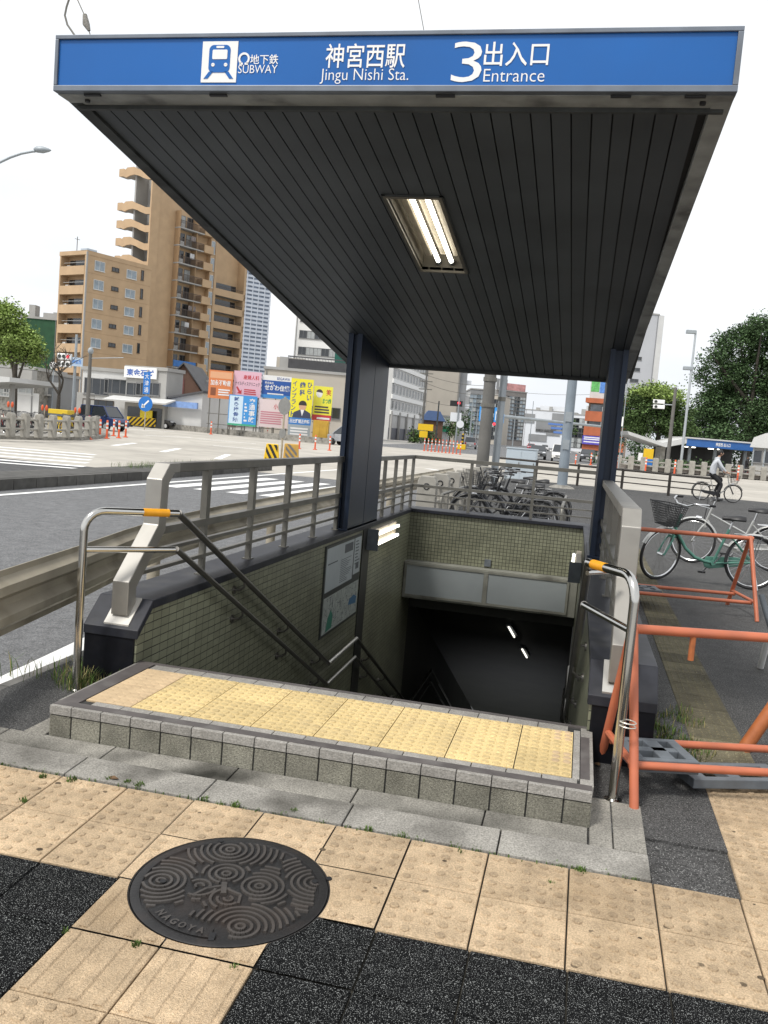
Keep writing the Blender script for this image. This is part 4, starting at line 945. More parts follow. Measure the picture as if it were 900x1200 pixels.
# pale box strapped on a bicycle in the rack
# ------------------------------------------------------------------ concrete post fence behind the stairwell
def cpost(b, x, y, z, w=.26, dd=.2, h=.95): b.prism([(x-w/2,z),(x+w/2,z),(x+w/2,z+h-.1),(x+w/2-.05,z+h),(x-w/2+.05,z+h),(x-w/2,z+h-.1)], 'y', y-dd/2, y+dd/2)
t = thing('concrete_fence', 'row of old concrete fence posts with pipes receding behind the stairwell corner', 'fence', (-.4, 14, 0))
for k in range(7):
    x, y = -.36+.012*k, 12.1+1.45*k
    b = MB(); cpost(b, x, y, 0, .34, .22, .80); p = b.build('post', concp, t, bevel=.012)
    b = MB(); b.torus((x, y-.115, .62), (0,1,0), .05, .012, 12, 5); b.build('pipe_hole', black, p)
for z in (.28, .56):
    b = MB(); b.tube([(-.36,12.1,z),(-.29,20.8,z)], .03, 8); b.build('pipe_rail', concp, t)
# ------------------------------------------------------------------ brown pipe fence at the kerb
brn = mat('fence_brown', (.035,.03,.026), .5, .3, var=.2, vs=5)
FA, FB = V((-1.2,34.0,0)), V((7.15,30.4,0)); e = (FB-FA).normalized()
t = thing('pipe_fence', 'dark brown three-rail pedestrian fence along the kerb beyond the bicycles', 'fence', FA)
for z, r in ((.80,.045),(.55,.024),(.33,.024)):
    b = MB(); b.tube([FA+V((0,0,z)), FB+V((0,0,z))], r, 10); b.build('rail', brn, t)
L = (FB-FA).length
for k in range(6):
    p = FA+e*(L*k/5); b = MB(); b.box(p.x-.05,p.y-.05,-.05,p.x+.05,p.y+.05,.86); b.build('post', brn, t, bevel=.01)
FA2, FB2 = V((7.3,30.35,0)), V((12,28.0,0)); 
# ------------------------------------------------------------------ cyclist
def skin(name, pts, edges, m, parent, root=0, sub=2):
    me = bpy.data.meshes.new(name); me.from_pydata([p[0] for p in pts], edges, [])
    o = bpy.data.objects.new(name, me); COL.objects.link(o); o.parent = parent
    sk = o.modifiers.new('s', 'SKIN'); sk.use_smooth_shade = True
    if not me.skin_vertices: me.skin_vertices.new()
    for i, p in enumerate(pts):
        rr = p[1]; me.skin_vertices[0].data[i].radius = (rr, rr) if not isinstance(rr, tuple) else rr
        me.skin_vertices[0].data[i].use_root = (i == root)
    s = o.modifiers.new('u', 'SUBSURF'); s.levels = sub; s.render_levels = sub
    me.materials.append(m)
    dg = bpy.context.evaluated_depsgraph_get(); bpy.context.view_layer.update()
    nm = bpy.data.meshes.new_from_object(o.evaluated_get(bpy.context.evaluated_depsgraph_get())); o.modifiers.clear(); o.data = nm
    return o
skinm = mat('skin', (.42,.25,.17), .5, var=.08); hairm = mat('hair', (.012,.011,.011), .6, var=.2, vs=40)
hood = mat('sweater_pale', (.48,.5,.53), .85, var=.1, vs=9, bump=.2, bs=60); trous = mat('trousers_black', (.014,.014,.016), .8, var=.2, vs=9); shoe = mat('shoe_grey', (.3,.3,.3), .7, var=.1)
cb = bike('silver bicycle with chrome basket ridden by a person in a pale sweater', None, silverp, fine=False, basket=True, straight=False, saddle_z=.92); at(cb, (7.05,30.15,0), R(4))
pr = thing('person', 'person in a pale sweater and black trousers riding a bicycle, seen from behind', 'person', (7.05,30.15,0), R(4))
# body: one continuous figure (torso, arms, legs) under clothes
pel = (-.27,0,.98)
pts = [(pel,.15),((-.24,0,1.15),(.15,.13)),((-.17,0,1.36),(.17,.14)),((-.11,0,1.50),(.10,.09)),((-.07,0,1.58),.055),((-.05,0,1.64),.055),
       ((-.12,.19,1.46),.068),((.02,.25,1.24),.052),((.16,.26,1.10),.04),((.22,.26,1.06),.03),
       ((-.12,-.19,1.46),.068),((.02,-.25,1.24),.052),((.16,-.26,1.10),.04),((.22,-.26,1.06),.03),
       ((-.22,.10,.93),.10),((.13,.11,.79),.075),((-.04,.11,.42),.055),((-.10,.11,.17),.042),
       ((-.22,-.10,.93),.10),((.10,-.11,.62),.075),((.0,-.11,.32),.055),((.0,-.11,.16),.042)]
ed = [(0,1),(1,2),(2,3),(3,4),(4,5),(2,6),(6,7),(7,8),(8,9),(2,10),(10,11),(11,12),(12,13),(0,14),(14,15),(15,16),(16,17),(0,18),(18,19),(19,20),(20,21)]
bod = skin('body', pts, ed, hood, pr)
bod.data.materials.append(trous); bod.data.materials.append(skinm)
for p in bod.data.polygons:
    c = p.center
    if c.z < .99: p.material_index = 1
    if c.z > 1.59 or (c.x > .17 and 1. < c.z < 1.12 and abs(c.y) > .2): p.material_index = 2
b = MB(); b.ell((-.03,0,1.73),.095,.075,.115,14); b.ell((.065,0,1.715),.02,.014,.02,8); b.ell((-.03,.078,1.72),.02,.012,.03,8); b.ell((-.03,-.078,1.72),.02,.012,.03,8); hd = b.build('head', skinm, pr, local=True, smooth=True)
b = MB(); b.ell((-.045,0,1.75),.105,.088,.115,14); b.build('hair', hairm, hd, local=True, smooth=True)
b = MB(); b.ell((-.15,0,1.52),.07,.10,.05,10); b.build('hood', hood, bod, local=True, smooth=True)
for s in (-1, 1):
    hx = V((.22, s*.26, 1.055)); b = MB(); b.ell(hx+V((.03,0,0)), .045,.03,.03, 8)
    for k in range(4): b.tube([hx+V((.06,s*(-.025+.017*k),.01)), hx+V((.085,s*(-.025+.017*k),-.01)), hx+V((.075,s*(-.025+.017*k),-.035)), hx+V((.05,s*(-.025+.017*k),-.038))], [.009,.009,.008,.006], 6)
    b.tube([hx+V((.02,-s*.03,0)), hx+V((.05,-s*.045,-.01)), hx+V((.07,-s*.04,-.025))], [.01,.009,.007], 6)
    b.build('hand', skinm, bod, local=True, smooth=True)
for x, y, z in ((-.06,.11,.13),(.04,-.11,.12)):
    b = MB(); b.ell((x, y, z), .12,.045,.045, 10); b.build('shoe', shoe, pr, local=True, smooth=True)
# ------------------------------------------------------------------ poles near the far kerb
def pole(label, cat, base, top, r0, r1, m, name='utility_pole', bands=()):
    t = thing(name, label, cat, base); b = MB(); b.cyl(V(base)-V((0,0,.3)), top, r0, r1, 16); b.build('shaft', m, t, smooth=True)
    for f in bands:
        p = V(base).lerp(V(top), f); b = MB(); b.cyl(p, p+V((0,0,.12)), r0*1.06, n=16); b.build('band', railm, t)
    return t
pc = mat('pole_concrete', (.135,.13,.12), .85, var=.15, vs=1.5, bump=.2, bs=30, dirt=.3, dcol=(.1,.095,.09), ds=.8)
pg = mat('pole_grey', (.30,.33,.35), .5, .2, var=.1, vs=2, dirt=.25, dcol=(.2,.2,.2), ds=1.2)
Pa = V((-.62, 23.0, 0)); Pb = V((-.28, 23.4, 0))
pole('thick concrete utility pole behind the bicycle rack, left of a thin steel pole', 'utility pole', Pa, Pa+V((.0,0,9.5)), .19, .15, pc, bands=(.26,.34,.42))
pole('steel signal pole standing right against the thick concrete pole', 'signal pole', Pb, Pb+V((.05,0,9)), .115, .1, pg, 'signal_pole', bands=(.3,.5))
Pd = V((1.62, 29.5, 0))
t = pole('bluish grey steel pole at the kerb fence, in front of the orange building', 'lamp pole', Pd, Pd+V((0,0,10.5)), .185, .15, mat('pole_blue', (.23,.27,.31), .5, .2, var=.12, vs=2, dirt=.3, dcol=(.17,.19,.2), ds=1.5), 'lamp_pole')
b = MB(); b.lathe([(.5,-.02),(.4,.05),(.25,.10),(.19,.11)], 16, tuple(Pd)); b.build('footing', conc, t)
for z in (1.4, 2.4): b = MB(); b.box(Pd.x-.12,Pd.y-.2,z,Pd.x+.12,Pd.y-.17,z+.35); b.build('hatch', pg, t)
# control cabinet
c0 = V((-.75, 35.2, RZ))
t = thing('control_cabinet', 'pale blue grey steel control cabinet beyond the bicycle rack fence', 'cabinet', c0)
cabm = mat('cabinet_paint', (.42,.48,.53), .5, .1, var=.06, vs=2, dirt=.2, dcol=(.3,.33,.35), ds=2)
b = MB(); b.box(c0.x-.2,35,RZ-.05,c0.x+1.1,35.6,RZ+1.38); b.build('cabinet_body', cabm, t, bevel=.02)
b = MB(); b.box(c0.x-.22,34.97,RZ+1.38,c0.x+1.12,35.63,RZ+1.43); b.build('roof', cabm, t)
for x in (c0.x-.15, c0.x+.47): b = MB(); b.box(x,34.985,RZ+.1,x+.58,34.998,RZ+1.3); d = b.build('door', cabm, t, bevel=.004); b = MB(); b.box(x+.5,34.96,RZ+.7,x+.53,34.984,RZ+.82); b.build('handle', railm, d)
# ------------------------------------------------------------------ weeds and litter
def tufts(name, label, spots, m=grassm, dry=.0):
    b = MB()
    for x, y, z, n, h, sp in spots:
        for k in range(n):
            a = rnd.uniform(0, 2*PI); rr = sp*math.sqrt(rnd.random()); px, py = x+rr*math.cos(a), y+rr*math.sin(a); a2 = rnd.uniform(0, 2*PI); hh = h*rnd.uniform(.5, 1.1); l = hh*rnd.uniform(.2, .9); w = rnd.uniform(.001, .0024)*(1+h*2)
            dx, dy = math.cos(a2), math.sin(a2); nx, ny = -dy*w, dx*w
            q1 = (px+dx*l*.4, py+dy*l*.4, z+hh*.65); q2 = (px+dx*l, py+dy*l, z+hh)
            b.add([(px-nx,py-ny,z-.01),(px+nx,py+ny,z-.01),(q1[0]+nx,q1[1]+ny,q1[2]),(q1[0]-nx,q1[1]-ny,q1[2]),q2], [(0,1,2,3),(3,2,4)], 1 if rnd.random() < dry else 0)
    return tag(b.build(name, [m, dryg], normals=False), label, None, None, 'stuff')
sp = []
for u, v, n in ((50,912,30),(84,916,40),(128,914,22),(150,918,30),(163,922,45),(275,945,40),(240,938,25),(345,952,14),(432,973,26),(540,1000,10),(680,1022,50),(470,980,10),(28,940,26),(160,1110,26),(275,1137,14),(645,1036,8),(75,1093,8)):
    p = gp(u, v, -.02); p = gp(u, v, zg(p.y)); sp.append((p.x, p.y, zg(p.y)+.002, int(n*1.3), .017, .022 if n > 30 else .015))
for k in range(90): x = rnd.uniform(-.5, 2.7); sp.append((x, -.352+rnd.uniform(-.005,.005), zg(-.35), 5, .014, .02))
tufts('joint_weeds', 'small green weeds in the joints of the paving', sp)
sp = [(-.28+rnd.uniform(-.12,.22), .75+rnd.uniform(-.1,.55), .0, 34, .11, .09) for k in range(22)] + [(-.45+rnd.uniform(-.2,.2), 1.2+rnd.uniform(-.5,1.6), .0, 20, .13, .12) for k in range(26)]
tufts('verge_weeds', 'loose green and dry weeds between crash barrier and stairwell wall', sp, dry=.3)
sp = [(2.95+rnd.uniform(-.15,.12), 1.35+rnd.uniform(-.35,.6), 0, 34, .045, .08) for k in range(26)]
tufts('path_weeds', 'low green weeds beside the right black wall end', sp, dry=.25)
sp = [(-9.1+rnd.uniform(-.1,.6), y+rnd.uniform(-.6,.6), RZ+.19, 40, .16, .4) for y in (8.5,9.3,17.5,18.2,18.9,19.6,20.6,22,23.5) for k in range(3)]
tufts('median_weeds', 'green weeds growing along the dark median kerb', sp)
lf = mat('dead_leaf', (.13,.075,.035), .8, var=.3, vs=30)
spots = [(230,843,0),(133,915,0),(403,905,0),(560,903,0),(228,1008,0),(217,968,0),(570,973,0),(345,868,0),(700,898,0),(690,925,0),(595,852,0),(430,1015,0)]
for i, (u, v, _) in enumerate(spots[:4] + spots[8:10]):
    p = gp(u, v, 0); p = gp(u, v, zg(p.y)); a = rnd.uniform(0, 6)
    b = MB(); L, w = .028, .012; ca, sa = math.cos(a), math.sin(a)
    P = [(-L,0,.002),(-L*.3,w,.008),(L*.4,w*.8,.004),(L,0,.009),(L*.4,-w*.8,.006),(-L*.3,-w,.003)]
    b.add([(p.x+x*ca-y*sa, p.y+x*sa+y*ca, zg(p.y)+.008+z) for x, y, z in P] + [(p.x+x*ca-y*sa, p.y+x*sa+y*ca, zg(p.y)+.006+z) for x, y, z in P], [(0,1,2,3,4,5),(11,10,9,8,7,6)] + [(k, (k+1) % 6, 6+(k+1) % 6, 6+k) for k in range(6)])
    tag(b.build('dead_leaf', lf), 'small curled brown dead leaf lying on the paving near the step', 'leaf', 'dead leaves on the paving')
# overhead cables at the canopy edge
t = thing('cable', 'slack dark cable dropping behind the top left corner of the sign', 'cable', yp(88,45,.9)); b = MB(); b.tube([yp(u, v, .9) for u, v in ((92,-40),(84,-10),(78,8),(76,18),(79,29),(88,42),(92,52))], .0055, 6); b.build('cable_line', railm, t, smooth=True)
t = thing('cable', 'thin wire with a grey clamp above the top left of the sign', 'cable', yp(104,45,.9)); b = MB(); b.tube([yp(u, v, .9) for u, v in ((84,-40),(91,0),(100,20),(106,42),(107,52))], .003, 6); b.build('cable_line', railm, t)
b = MB(); b.tube([yp(99.5,17,.9), yp(101,28,.9), yp(104.5,36,.9)], [.012,.02,.008], 8); b.build('clamp', conc, t, smooth=True)
t = thing('cable', 'thin wire rising above the middle of the sign', 'cable', yp(498,38,.9)); b = MB(); b.tube([yp(483,-40,.9), yp(499,48,.9)], .002, 5); b.build('cable_line', railm, t)
# ------------------------------------------------------------------ buildings
class Lot:
    """a facade standing between two points of the ground; x runs along it, y goes back"""
    def __init__(s, name, label, uL, dL, uR, dR, vt, cat='building', group=None):
        a = dp(uL, hor(uL), dL); c = dp(uR, hor(uR), dR); a.z = c.z = RZ
        s.P = a; d = c-a; s.W = math.hypot(d.x, d.y); s.rz = math.atan2(d.y, d.x)
        s.H = ztop(a, vt)-RZ
        s.ex = V((math.cos(s.rz), math.sin(s.rz), 0)); s.ey = V((-s.ex.y, s.ex.x, 0))
        s.t = thing(name, label, cat, a, s.rz, group)
    def loc(s, u, v, yoff=0):
        d = ray(u, v); o = s.P+s.ey*yoff; k = (o-CAM).dot(s.ey)/d.dot(s.ey); p = CAM+d*k-o
        return p.dot(s.ex), p.z
    def locx0(s, u, v):                    # on the side face x = 0: returns y, z
        d = ray(u, v); k = (s.P-CAM).dot(s.ex)/d.dot(s.ex); p = CAM+d*k-s.P
        return p.dot(s.ey), p.z
    def box(s, nm, x0, y0, z0, x1, y1, z1, m, par=None, bevel=0):
        b = MB(); b.box(x0,y0,z0,x1,y1,z1); return b.build(nm, m, par or s.t, local=True, bevel=bevel)
wf_w = mat('frame_white', (.6,.6,.58), .5, var=0); wf_g = mat('frame_grey', (.2,.2,.2), .5, .3, var=0); wf_b = mat('frame_brown', (.06,.045,.035), .5, var=0)
curt = mat('curtain', (.38,.4,.4), .8, var=.15, vs=3)
WC = {}
def winmesh(w, h, fr, gl, mull):
    k = (round(w, 1), round(h, 1), fr.name, gl.name, mull)
    if k not in WC:
        b = MB(); f = .07; w, h = max(k[0], .2), max(k[1], .2)
        for x0, z0, x1, z1 in ((-w/2,-h/2,w/2,-h/2+f),(-w/2,h/2-f,w/2,h/2),(-w/2,-h/2+f,-w/2+f,h/2-f),(w/2-f,-h/2+f,w/2,h/2-f)): b.box(x0,-.08,z0,x1,.02,z1,0)
        for q in range(mull): x = -w/2+w*(q+1)/(mull+1); b.box(x-.025,-.06,-h/2+f,x+.025,.0,h/2-f,0)
        b.box(-w/2-.06,-.14,-h/2-.06,w/2+.06,.02,-h/2,0)
        b.quad((-w/2+f,-.03,-h/2+f),(w/2-f,-.03,-h/2+f),(w/2-f,-.03,h/2-f),(-w/2+f,-.03,h/2-f),1)
        o = b.build('window', [fr, gl]); WC[k] = o.data; bpy.data.objects.remove(o)
    return WC[k]
def win(L, x, z, w, h, fr=wf_w, gl=glassd, mull=1, y=0, rot=0, name='window', par=None):
    o = bpy.data.objects.new(name, winmesh(w, h, fr, gl, mull)); COL.objects.link(o); o.parent = par or L.t; o.location = (x, y, z); o.rotation_euler = (0, 0, rot); return o
def bump_on(m): return m
# --- tan apartment block, six storeys
tan = mat('tan_tile', (.46,.32,.19), .7, var=.08, vs=.7, dirt=.18, dcol=(.3,.19,.1), ds=.25)
tand = mat('tan_tile_dark', (.34,.225,.125), .7, var=.08, vs=.7)
grayw = mat('grey_render', (.35,.345,.33), .8, var=.08, vs=.6, dirt=.25, dcol=(.25,.24,.22), ds=.4)
L = Lot('apartment_block', 'tan tiled six storey apartment block with recessed balconies on its narrow side', 93, 131, 168, 141, 293)
Dy = L.locx0(62, 470)[0]
zs = [L.locx0(78, v)[1] for v in (319.7, 342.4, 364.5, 387.6, 410)]     # parapet tops' undersides
b = MB(); b.box(1.4, 0, 0, L.W, Dy, L.H-.6); b.box(0, 0, 0, 1.4, .45, L.H-.6); b.box(0, Dy-.3, 0, 1.4, Dy, L.H-.6); b.box(-.06,-.06,L.H-.6,L.W,Dy+.06,L.H); L_body = b.build('wall', tan, L.t, local=True)
L.box('corner_pipe', -.12, -.12, 0, .12, .02, L.H-.2, grayw)
for i, z in enumerate(zs+[zs[-1]-3.0, zs[-1]-6]):
    zt = z-.1
    bal = L.box('balcony', -.05, .45, zt-.2, .12, Dy-.3, zt+1.05, tan); L.box('slab', .12, .45, zt-.2, 1.4, Dy-.3, zt, tan, bal)
    b = MB(); b.box(1.3,.8,zt+.1,1.398,Dy-.7,zt+2.1,0); b.build('balcony_door', glassd, bal, local=True)
    b = MB(); b.box(.75,Dy-1.4+.2*(i % 3),zt+.3,1.05,Dy-.75+.2*(i % 3),zt+1.35); b.build('air_conditioner', white, bal, local=True)
    b = MB(); b.box(.5,.5,zt+1.62,.56,Dy-.35,zt+1.66); b.build('laundry_pole', wf_w, bal, local=True)
def S6(x, y): return 50+x/6.92, 280+y/6.92
for xs_, ys_, w, h, mu, gl in (((462,452,445,435,428),(222,375,530,690,845),1.75,1.35,1,glassl),((590,584,578,565,560),(250,405,555,708,860),1.3,.55,1,glassd),((720,707,700,695,685),(290,445,592,742,890),1.9,1.3,1,glassl),((808,801,793,786,775),(295,445,592,738,885),.5,1.5,0,glassd)):
    for x, y in zip(xs_, ys_):
        lx, lz = L.loc(*S6(x, y)); win(L, lx, lz, w, h, wf_w if gl is glassl else wf_b, gl, mu, y=-.005)
for k in range(5):
    lz = L.loc(*S6(640, 335+155*k))[1]; b = MB(); b.box(.1,-.012,lz,L.W-.1,.005,lz+.05); b.build('joint_line', tand, L.t, local=True)
aer = L.box('antenna_mast', 1.0, Dy*.6, L.H, 1.08, Dy*.6+.08, L.H+2.3, railm); L.box('antenna_arm', .6, Dy*.6, L.H+1.9, 1.5, Dy*.6+.06, L.H+1.96, railm, aer)
L.box('roof_edge', -.1, -.1, L.H, 1.6, 1.4, L.H+.25, mat('roof_pale', (.45,.5,.55), .4, .3, var=.05))
# --- tan tower with open stair
T = Lot('apartment_tower', 'tall tan apartment tower with zigzag open stair and stacked balconies', 172, 146, 277, 163, 187)
H = ztop(T.P + T.ey*8, 187)-RZ; T.H = H
fl = 2.82; nf = 12
b = MB(); b.box(.0, .0, 0, T.W*.56, .3, H-.2); b.box(3.4, .3, 0, T.W*.56, 4.2, H-.2); b.box(7, 4.2, 0, T.W*.56, 12, H-.4); b.box(T.W*.56, 1.6, 0, T.W, 12, H-3.5); T_wall = b.build('wall', tan, T.t, local=True)
def zt_(v): return T.locx0(160, v)[1]
z0 = T.locx0(150, 246)[1]                 # second parapet from the top
b = MB(); b.box(-.35, 7.95-3.4, 0, .0, 7.95-2.9, H-3); b.box(-1.2, 4.25, 0, 3.39, 4.6, H-1.5); b.box(1.2, 0.31, 0, 1.6, 4.24, H-2); b.build('stair_core', grayw, T.t, local=True)
for k in range(-1, nf-1):
    z = z0-fl*(k if k >= 0 else -1.9)
    if z < 3: break
    P = [(8,.75),(6.9,.72),(6.5,.5),(6.0,.82),(4.4,.78),(3.6,.45),(2.4,.05),(1.0,-.45),(0,-.5),(0,-1.55),(.9,-1.5),(2.2,-1.1),(3.0,-.75),(4.2,-.45),(5.2,-.5),(6.2,-.75),(6.9,-.5),(8,-.45)]
    b = MB(); b.prism([(y, z+q) for y, q in P], 'x', -1.75, -1.55); pr = b.build('stair_parapet', tan, T.t, local=True)
    b = MB(); b.prism([(y, z+q) for y, q in P[9:] + [(8,-.25),(6,-.5),(4.2,-.25),(2.2,-.85),(0,-1.3)]], 'x', -1.55, 0); b.build('stair_flight', grayw, pr, local=True)
b = MB(); b.box(-1.75,-.3,0,-.0,-.001,H-1.5); b.build('stair_wall', tan, T.t, local=True)
# front balconies
xb0, xb1, xb2 = T.loc(197, 400)[0], T.loc(226, 400)[0], T.loc(241, 400)[0]
zb = T.loc(210, 309)[1]
bars = mat('balcony_bars', (.10,.075,.06), .5, .3, var=.1)
cloth = [mat('laundry_blue', (.05,.16,.42), .8, var=.15, vs=2), mat('laundry_white', (.5,.5,.5), .8, var=.2, vs=4), mat('laundry_grey', (.2,.17,.16), .8, var=.3, vs=5)]
for k in range(-2, 11):
    z = zb-fl*k
    if z < 4 or z > H-2.2: continue
    bal = T.box('balcony', xb0, -1.3, z-.18, xb1, -.001, z, grayw)
    b = MB(); n = int((xb1-xb0)/.16)
    for i in range(n+1): x = xb0+(xb1-xb0)*i/n; b.box(x-.02,-1.28,z,x+.02,-1.24,z+1.05)
    b.box(xb0,-1.3,z+1.05,xb1,-1.22,z+1.12); b.build('balustrade', bars, bal, local=True)
    b = MB(); b.box(xb0+.5,-.95,z+.05,xb0+1.3,-.55,z+.7); b.build('air_conditioner', white, bal, local=True)
    b = MB(); b.box(xb0-.0,-1.3,z,xb0+.08,-.05,z+2.6); b.build('partition', tand, bal, local=True); b = MB(); b.box((xb0+xb1)/2+1.1,-1.25,z,(xb0+xb1)/2+1.18,-.05,z+2.6); b.build('partition', tand, bal, local=True)
    if k % 4 in (0, 3): b = MB(); x = xb0+rnd.uniform(1.5, 3); b.box(x,-1.1,z+1.0,x+rnd.uniform(.8,1.8),-1.06,z+1.9); b.build('laundry', cloth[1+k % 2], bal, local=True)
    if k == 6: b = MB(); b.box(xb0+.2,-1.345,z+.08,xb1-.3,-1.305,z+1.1); b.build('blue_cover', cloth[0], bal, local=True)
    for x in (xb0+1.3, xb0+(xb1-xb0)*.62): win(T, x, z+1.15, 1.7, 2.0, wf_g, (glassd, curt)[rnd.random() < .3], 1)
    par = T.box('corner_balcony', xb1, -1.5, z-.2, xb2-.9, -.001, z+1.05, tan)
    win(T, xb2-.5, z+1.1, .8, 2.1, wf_w, glassl, 1, y=-.9); T.box('window_bay', xb2-1.0, -.88, z-.2, xb2, -.002, z+2.6, tan)
xr0, xr1 = T.loc(247, 420)[0], T.W
for k in range(0, 11):
    z = T.loc(260, 345)[1]-fl*k
    if z < 4: continue
    bal = T.box('recessed_balcony', xr0, -.1, z-.3, xr1, .15, z+.85, tan); T.box('slab', xr0, .15, z-.3, xr1, 1.6, z-.1, grayw, bal)
    b = MB()
    for i in range(18): x = xr0+.3+(xr1-xr0-.6)*i/17; b.box(x-.015,.0,z+.85,x+.015,.04,z+1.3)
    b.box(xr0+.3,-.02,z+1.3,xr1-.3,.05,z+1.36); b.build('balustrade', bars, bal, local=True)
    b = MB(); b.box(xr0+.8,1.5,z,xr1-.8,1.58,z+2.1); b.build('balcony_door', glassd, bal, local=True)
b = MB()
for x in (xr0-.55, xr1-.45): b.box(x,-.1,0,x+.55,1.7,H-3.5)
b.build('pier', tan, T.t, local=True)
# --- slender pale tower far off
conw = mat('far_tower', (.52,.56,.62), .7, var=.05, vs=.1); conb = mat('far_tower_band', (.22,.26,.33), .6, var=.2, vs=.3)
L = Lot('residential_tower', 'slender pale high-rise tower far beyond the tan tower', 271, 470, 306, 480, 318)
L.box('wall', 0, 0, 0, L.W, 16, L.H, conb)
for k in range(36):
    z = L.H*k/36; L.box('balcony', -.4, -.7, z+.1, L.W+.4, 16.4, z+.1+L.H/36*.52, conw)
for k in range(6): x = L.W*k/5; L.box('fin', x-.25, -.9, 0, x+.25, -.72, L.H, conw)
L.box('roof_crown', .5, .5, L.H, L.W-.5, 12, L.H+3, conb); L.box('roof_slab', -.6, -.9, L.H+.0, L.W+.6, 17, L.H+.9, conb)
# --- generic blocks
def block(name, label, uL, dL, uR, dR, vt, D, m, rows=0, cols=0, wv=None, ww=1.6, wh=1.3, fr=wf_g, gl=glassd, mull=1, x0=.08, x1=.92, z0=.1, z1=.92, par=True, cat='building', sill=None):
    L = Lot(name, label, uL, dL, uR, dR, vt, cat)
    L.box('wall', 0, 0, 0, L.W, D, L.H, m)
    if par and L.W > 6:
        for q in range(2): x = L.W*rnd.uniform(.1,.8); L.box('roof_tank', x, 1.5, L.H+.35, x+rnd.uniform(1,2.2), min(D-.3,3.5), L.H+rnd.uniform(1.2,2.4), grayw)
        for q in (.02, .97): L.box('downpipe', L.W*q, -.12, 0, L.W*q+.1, -.001, L.H, wf_g)
    if par: L.box('roof', -.15, -.15, L.H+.001, L.W+.15, D+.15, L.H+.35, grayw)
    for r in range(rows):
        for c in range(cols):
            x = L.W*(x0+(x1-x0)*(c+.5)/cols); z = L.H*(z0+(z1-z0)*(r+.5)/rows); win(L, x, z, ww, wh, fr, gl if rnd.random() < .75 else curt, mull)
    return L
offw = mat('off_white_wall', (.56,.56,.55), .75, var=.06, vs=.5, dirt=.25, dcol=(.4,.39,.37), ds=.35)
beigew = mat('beige_wall', (.45,.41,.35), .8, var=.06, vs=.3, dirt=.25, dcol=(.34,.31,.27), ds=.25)
palew = mat('pale_wall', (.66,.68,.71), .8, var=.06, vs=.1); greyw = mat('grey_wall', (.24,.245,.25), .8, var=.12, vs=.2); brownw = mat('brown_wall', (.115,.062,.042), .8, var=.15, vs=.8)
dkroof = mat('roof_dark', (.07,.07,.075), .7, var=.15, vs=1); tealm = mat('teal_net', (.012,.10,.075), .8, var=.15, vs=1.5); grnnet = mat('green_net', (.02,.075,.035), .85, var=.2, vs=1.2)
L = block('office_block', 'white tiled office block with small dark windows behind the beige warehouse', 338, 172, 402, 172, 362, 14, white, 6, 6, ww=1.5, wh=1.5, z0=.2, z1=1., mull=1)
L = block('netted_block', 'dark teal sheeted building top showing left of the navy pillar', 386, 142, 425, 142, 409, 10, tealm, 0, 0)
L = block('warehouse', 'long beige warehouse wall with dark roof fence behind the billboards', 306, 118, 404, 118.5, 432, 14, beigew, 1, 5, ww=2.2, wh=1.5, z0=.2, z1=.6)
L.box('roof_house', 1.2, 3, L.H, 5, 8, L.H+1.9, beigew)
b = MB()
for i in range(40): x = 3.0+(L.W-3.2)*i/39; b.box(x-.03,.25,L.H+.3,x+.03,.31,L.H+1.9)
b.box(3.0,.25,L.H+.4,L.W,.33,L.H+1.6); b.box(2.9,.2,L.H+1.85,L.W,.36,L.H+2.0); b.build('roof_fence', dkroof, L.t, local=True)
# houses along the far kerb
L = block('house', 'white two storey house with dark shopfront left of the grey house', 95, 92, 147, 92, 433, 8, offw)
for u, v, w, h in ((113,453,2.5,1.7),(136,453,2.4,1.5)): x, z = L.loc(u, v); win(L, x, z, w, h, wf_g, glassd, 2)
x, z = L.loc(115, 474); win(L, x, z, 3.2, 1.0, wf_b, glassd, 3, name='shop_window'); x, z = L.loc(100, 474); L.box('shutter', x-.9, -.05, 0, x+.9, -.001, z+1.2, grayw)
L = block('house', 'grey two storey house with rooftop sign and long awning', 146, 91, 193, 89.5, 432, 3, grayw)
for u in (157, 168, 179): x, z = L.loc(u, 456); win(L, x, z, 1.7, 1.3, wf_g, glassd, 1)
x, z = L.loc(166, 437); sg = L.box('roof_sign', x-1.9, -.25, z-.55, x+1.9, -.1, z+.55, white)
text('東金石材', x-1.6, x+1.6, z-.35, z+.35, -.26, mat('letter_blue', (.05,.12,.4), .5, var=0), sg, local=True, bold=.03)
x, z = L.loc(135, 469); b = MB(); b.prism([(-1.8,z-.1),(0,z+.35),(0,z+.5),(-1.85,z+.05)], 'x', -1.4, L.W+1.2); b.build('awning', offw, L.t, local=True)
L.box('shopfront', .4, -.06, 0, L.W-.3, -.002, z-.5, glassd); L.box('shop_board', 2.2, -.5, .3, 3.6, -.4, 1.7, mat('yellow_board', (.7,.55,.02), .5, var=.1))
L = Lot('house', 'brown house with dark gabled roof beside the tan tower foot', 190, 100, 240, 100, 438)
b = MB(); b.prism([(0,0),(L.W,0),(L.W,L.H-2.4),(L.W*.45,L.H+1.2),(0,L.H-1.2)], 'y', 0, 9); b.build('wall', brownw, L.t, local=True)
b = MB(); 
for (xa, za), (xb, zb2) in (((-.4,L.H-1.35),(L.W*.45,L.H+1.25)),((L.W*.45,L.H+1.25),(L.W+.4,L.H-2.6))): b.prism([(xa,za),(xb,zb2),(xb,zb2+.18),(xa,za+.18)], 'y', -.4, 9.4)
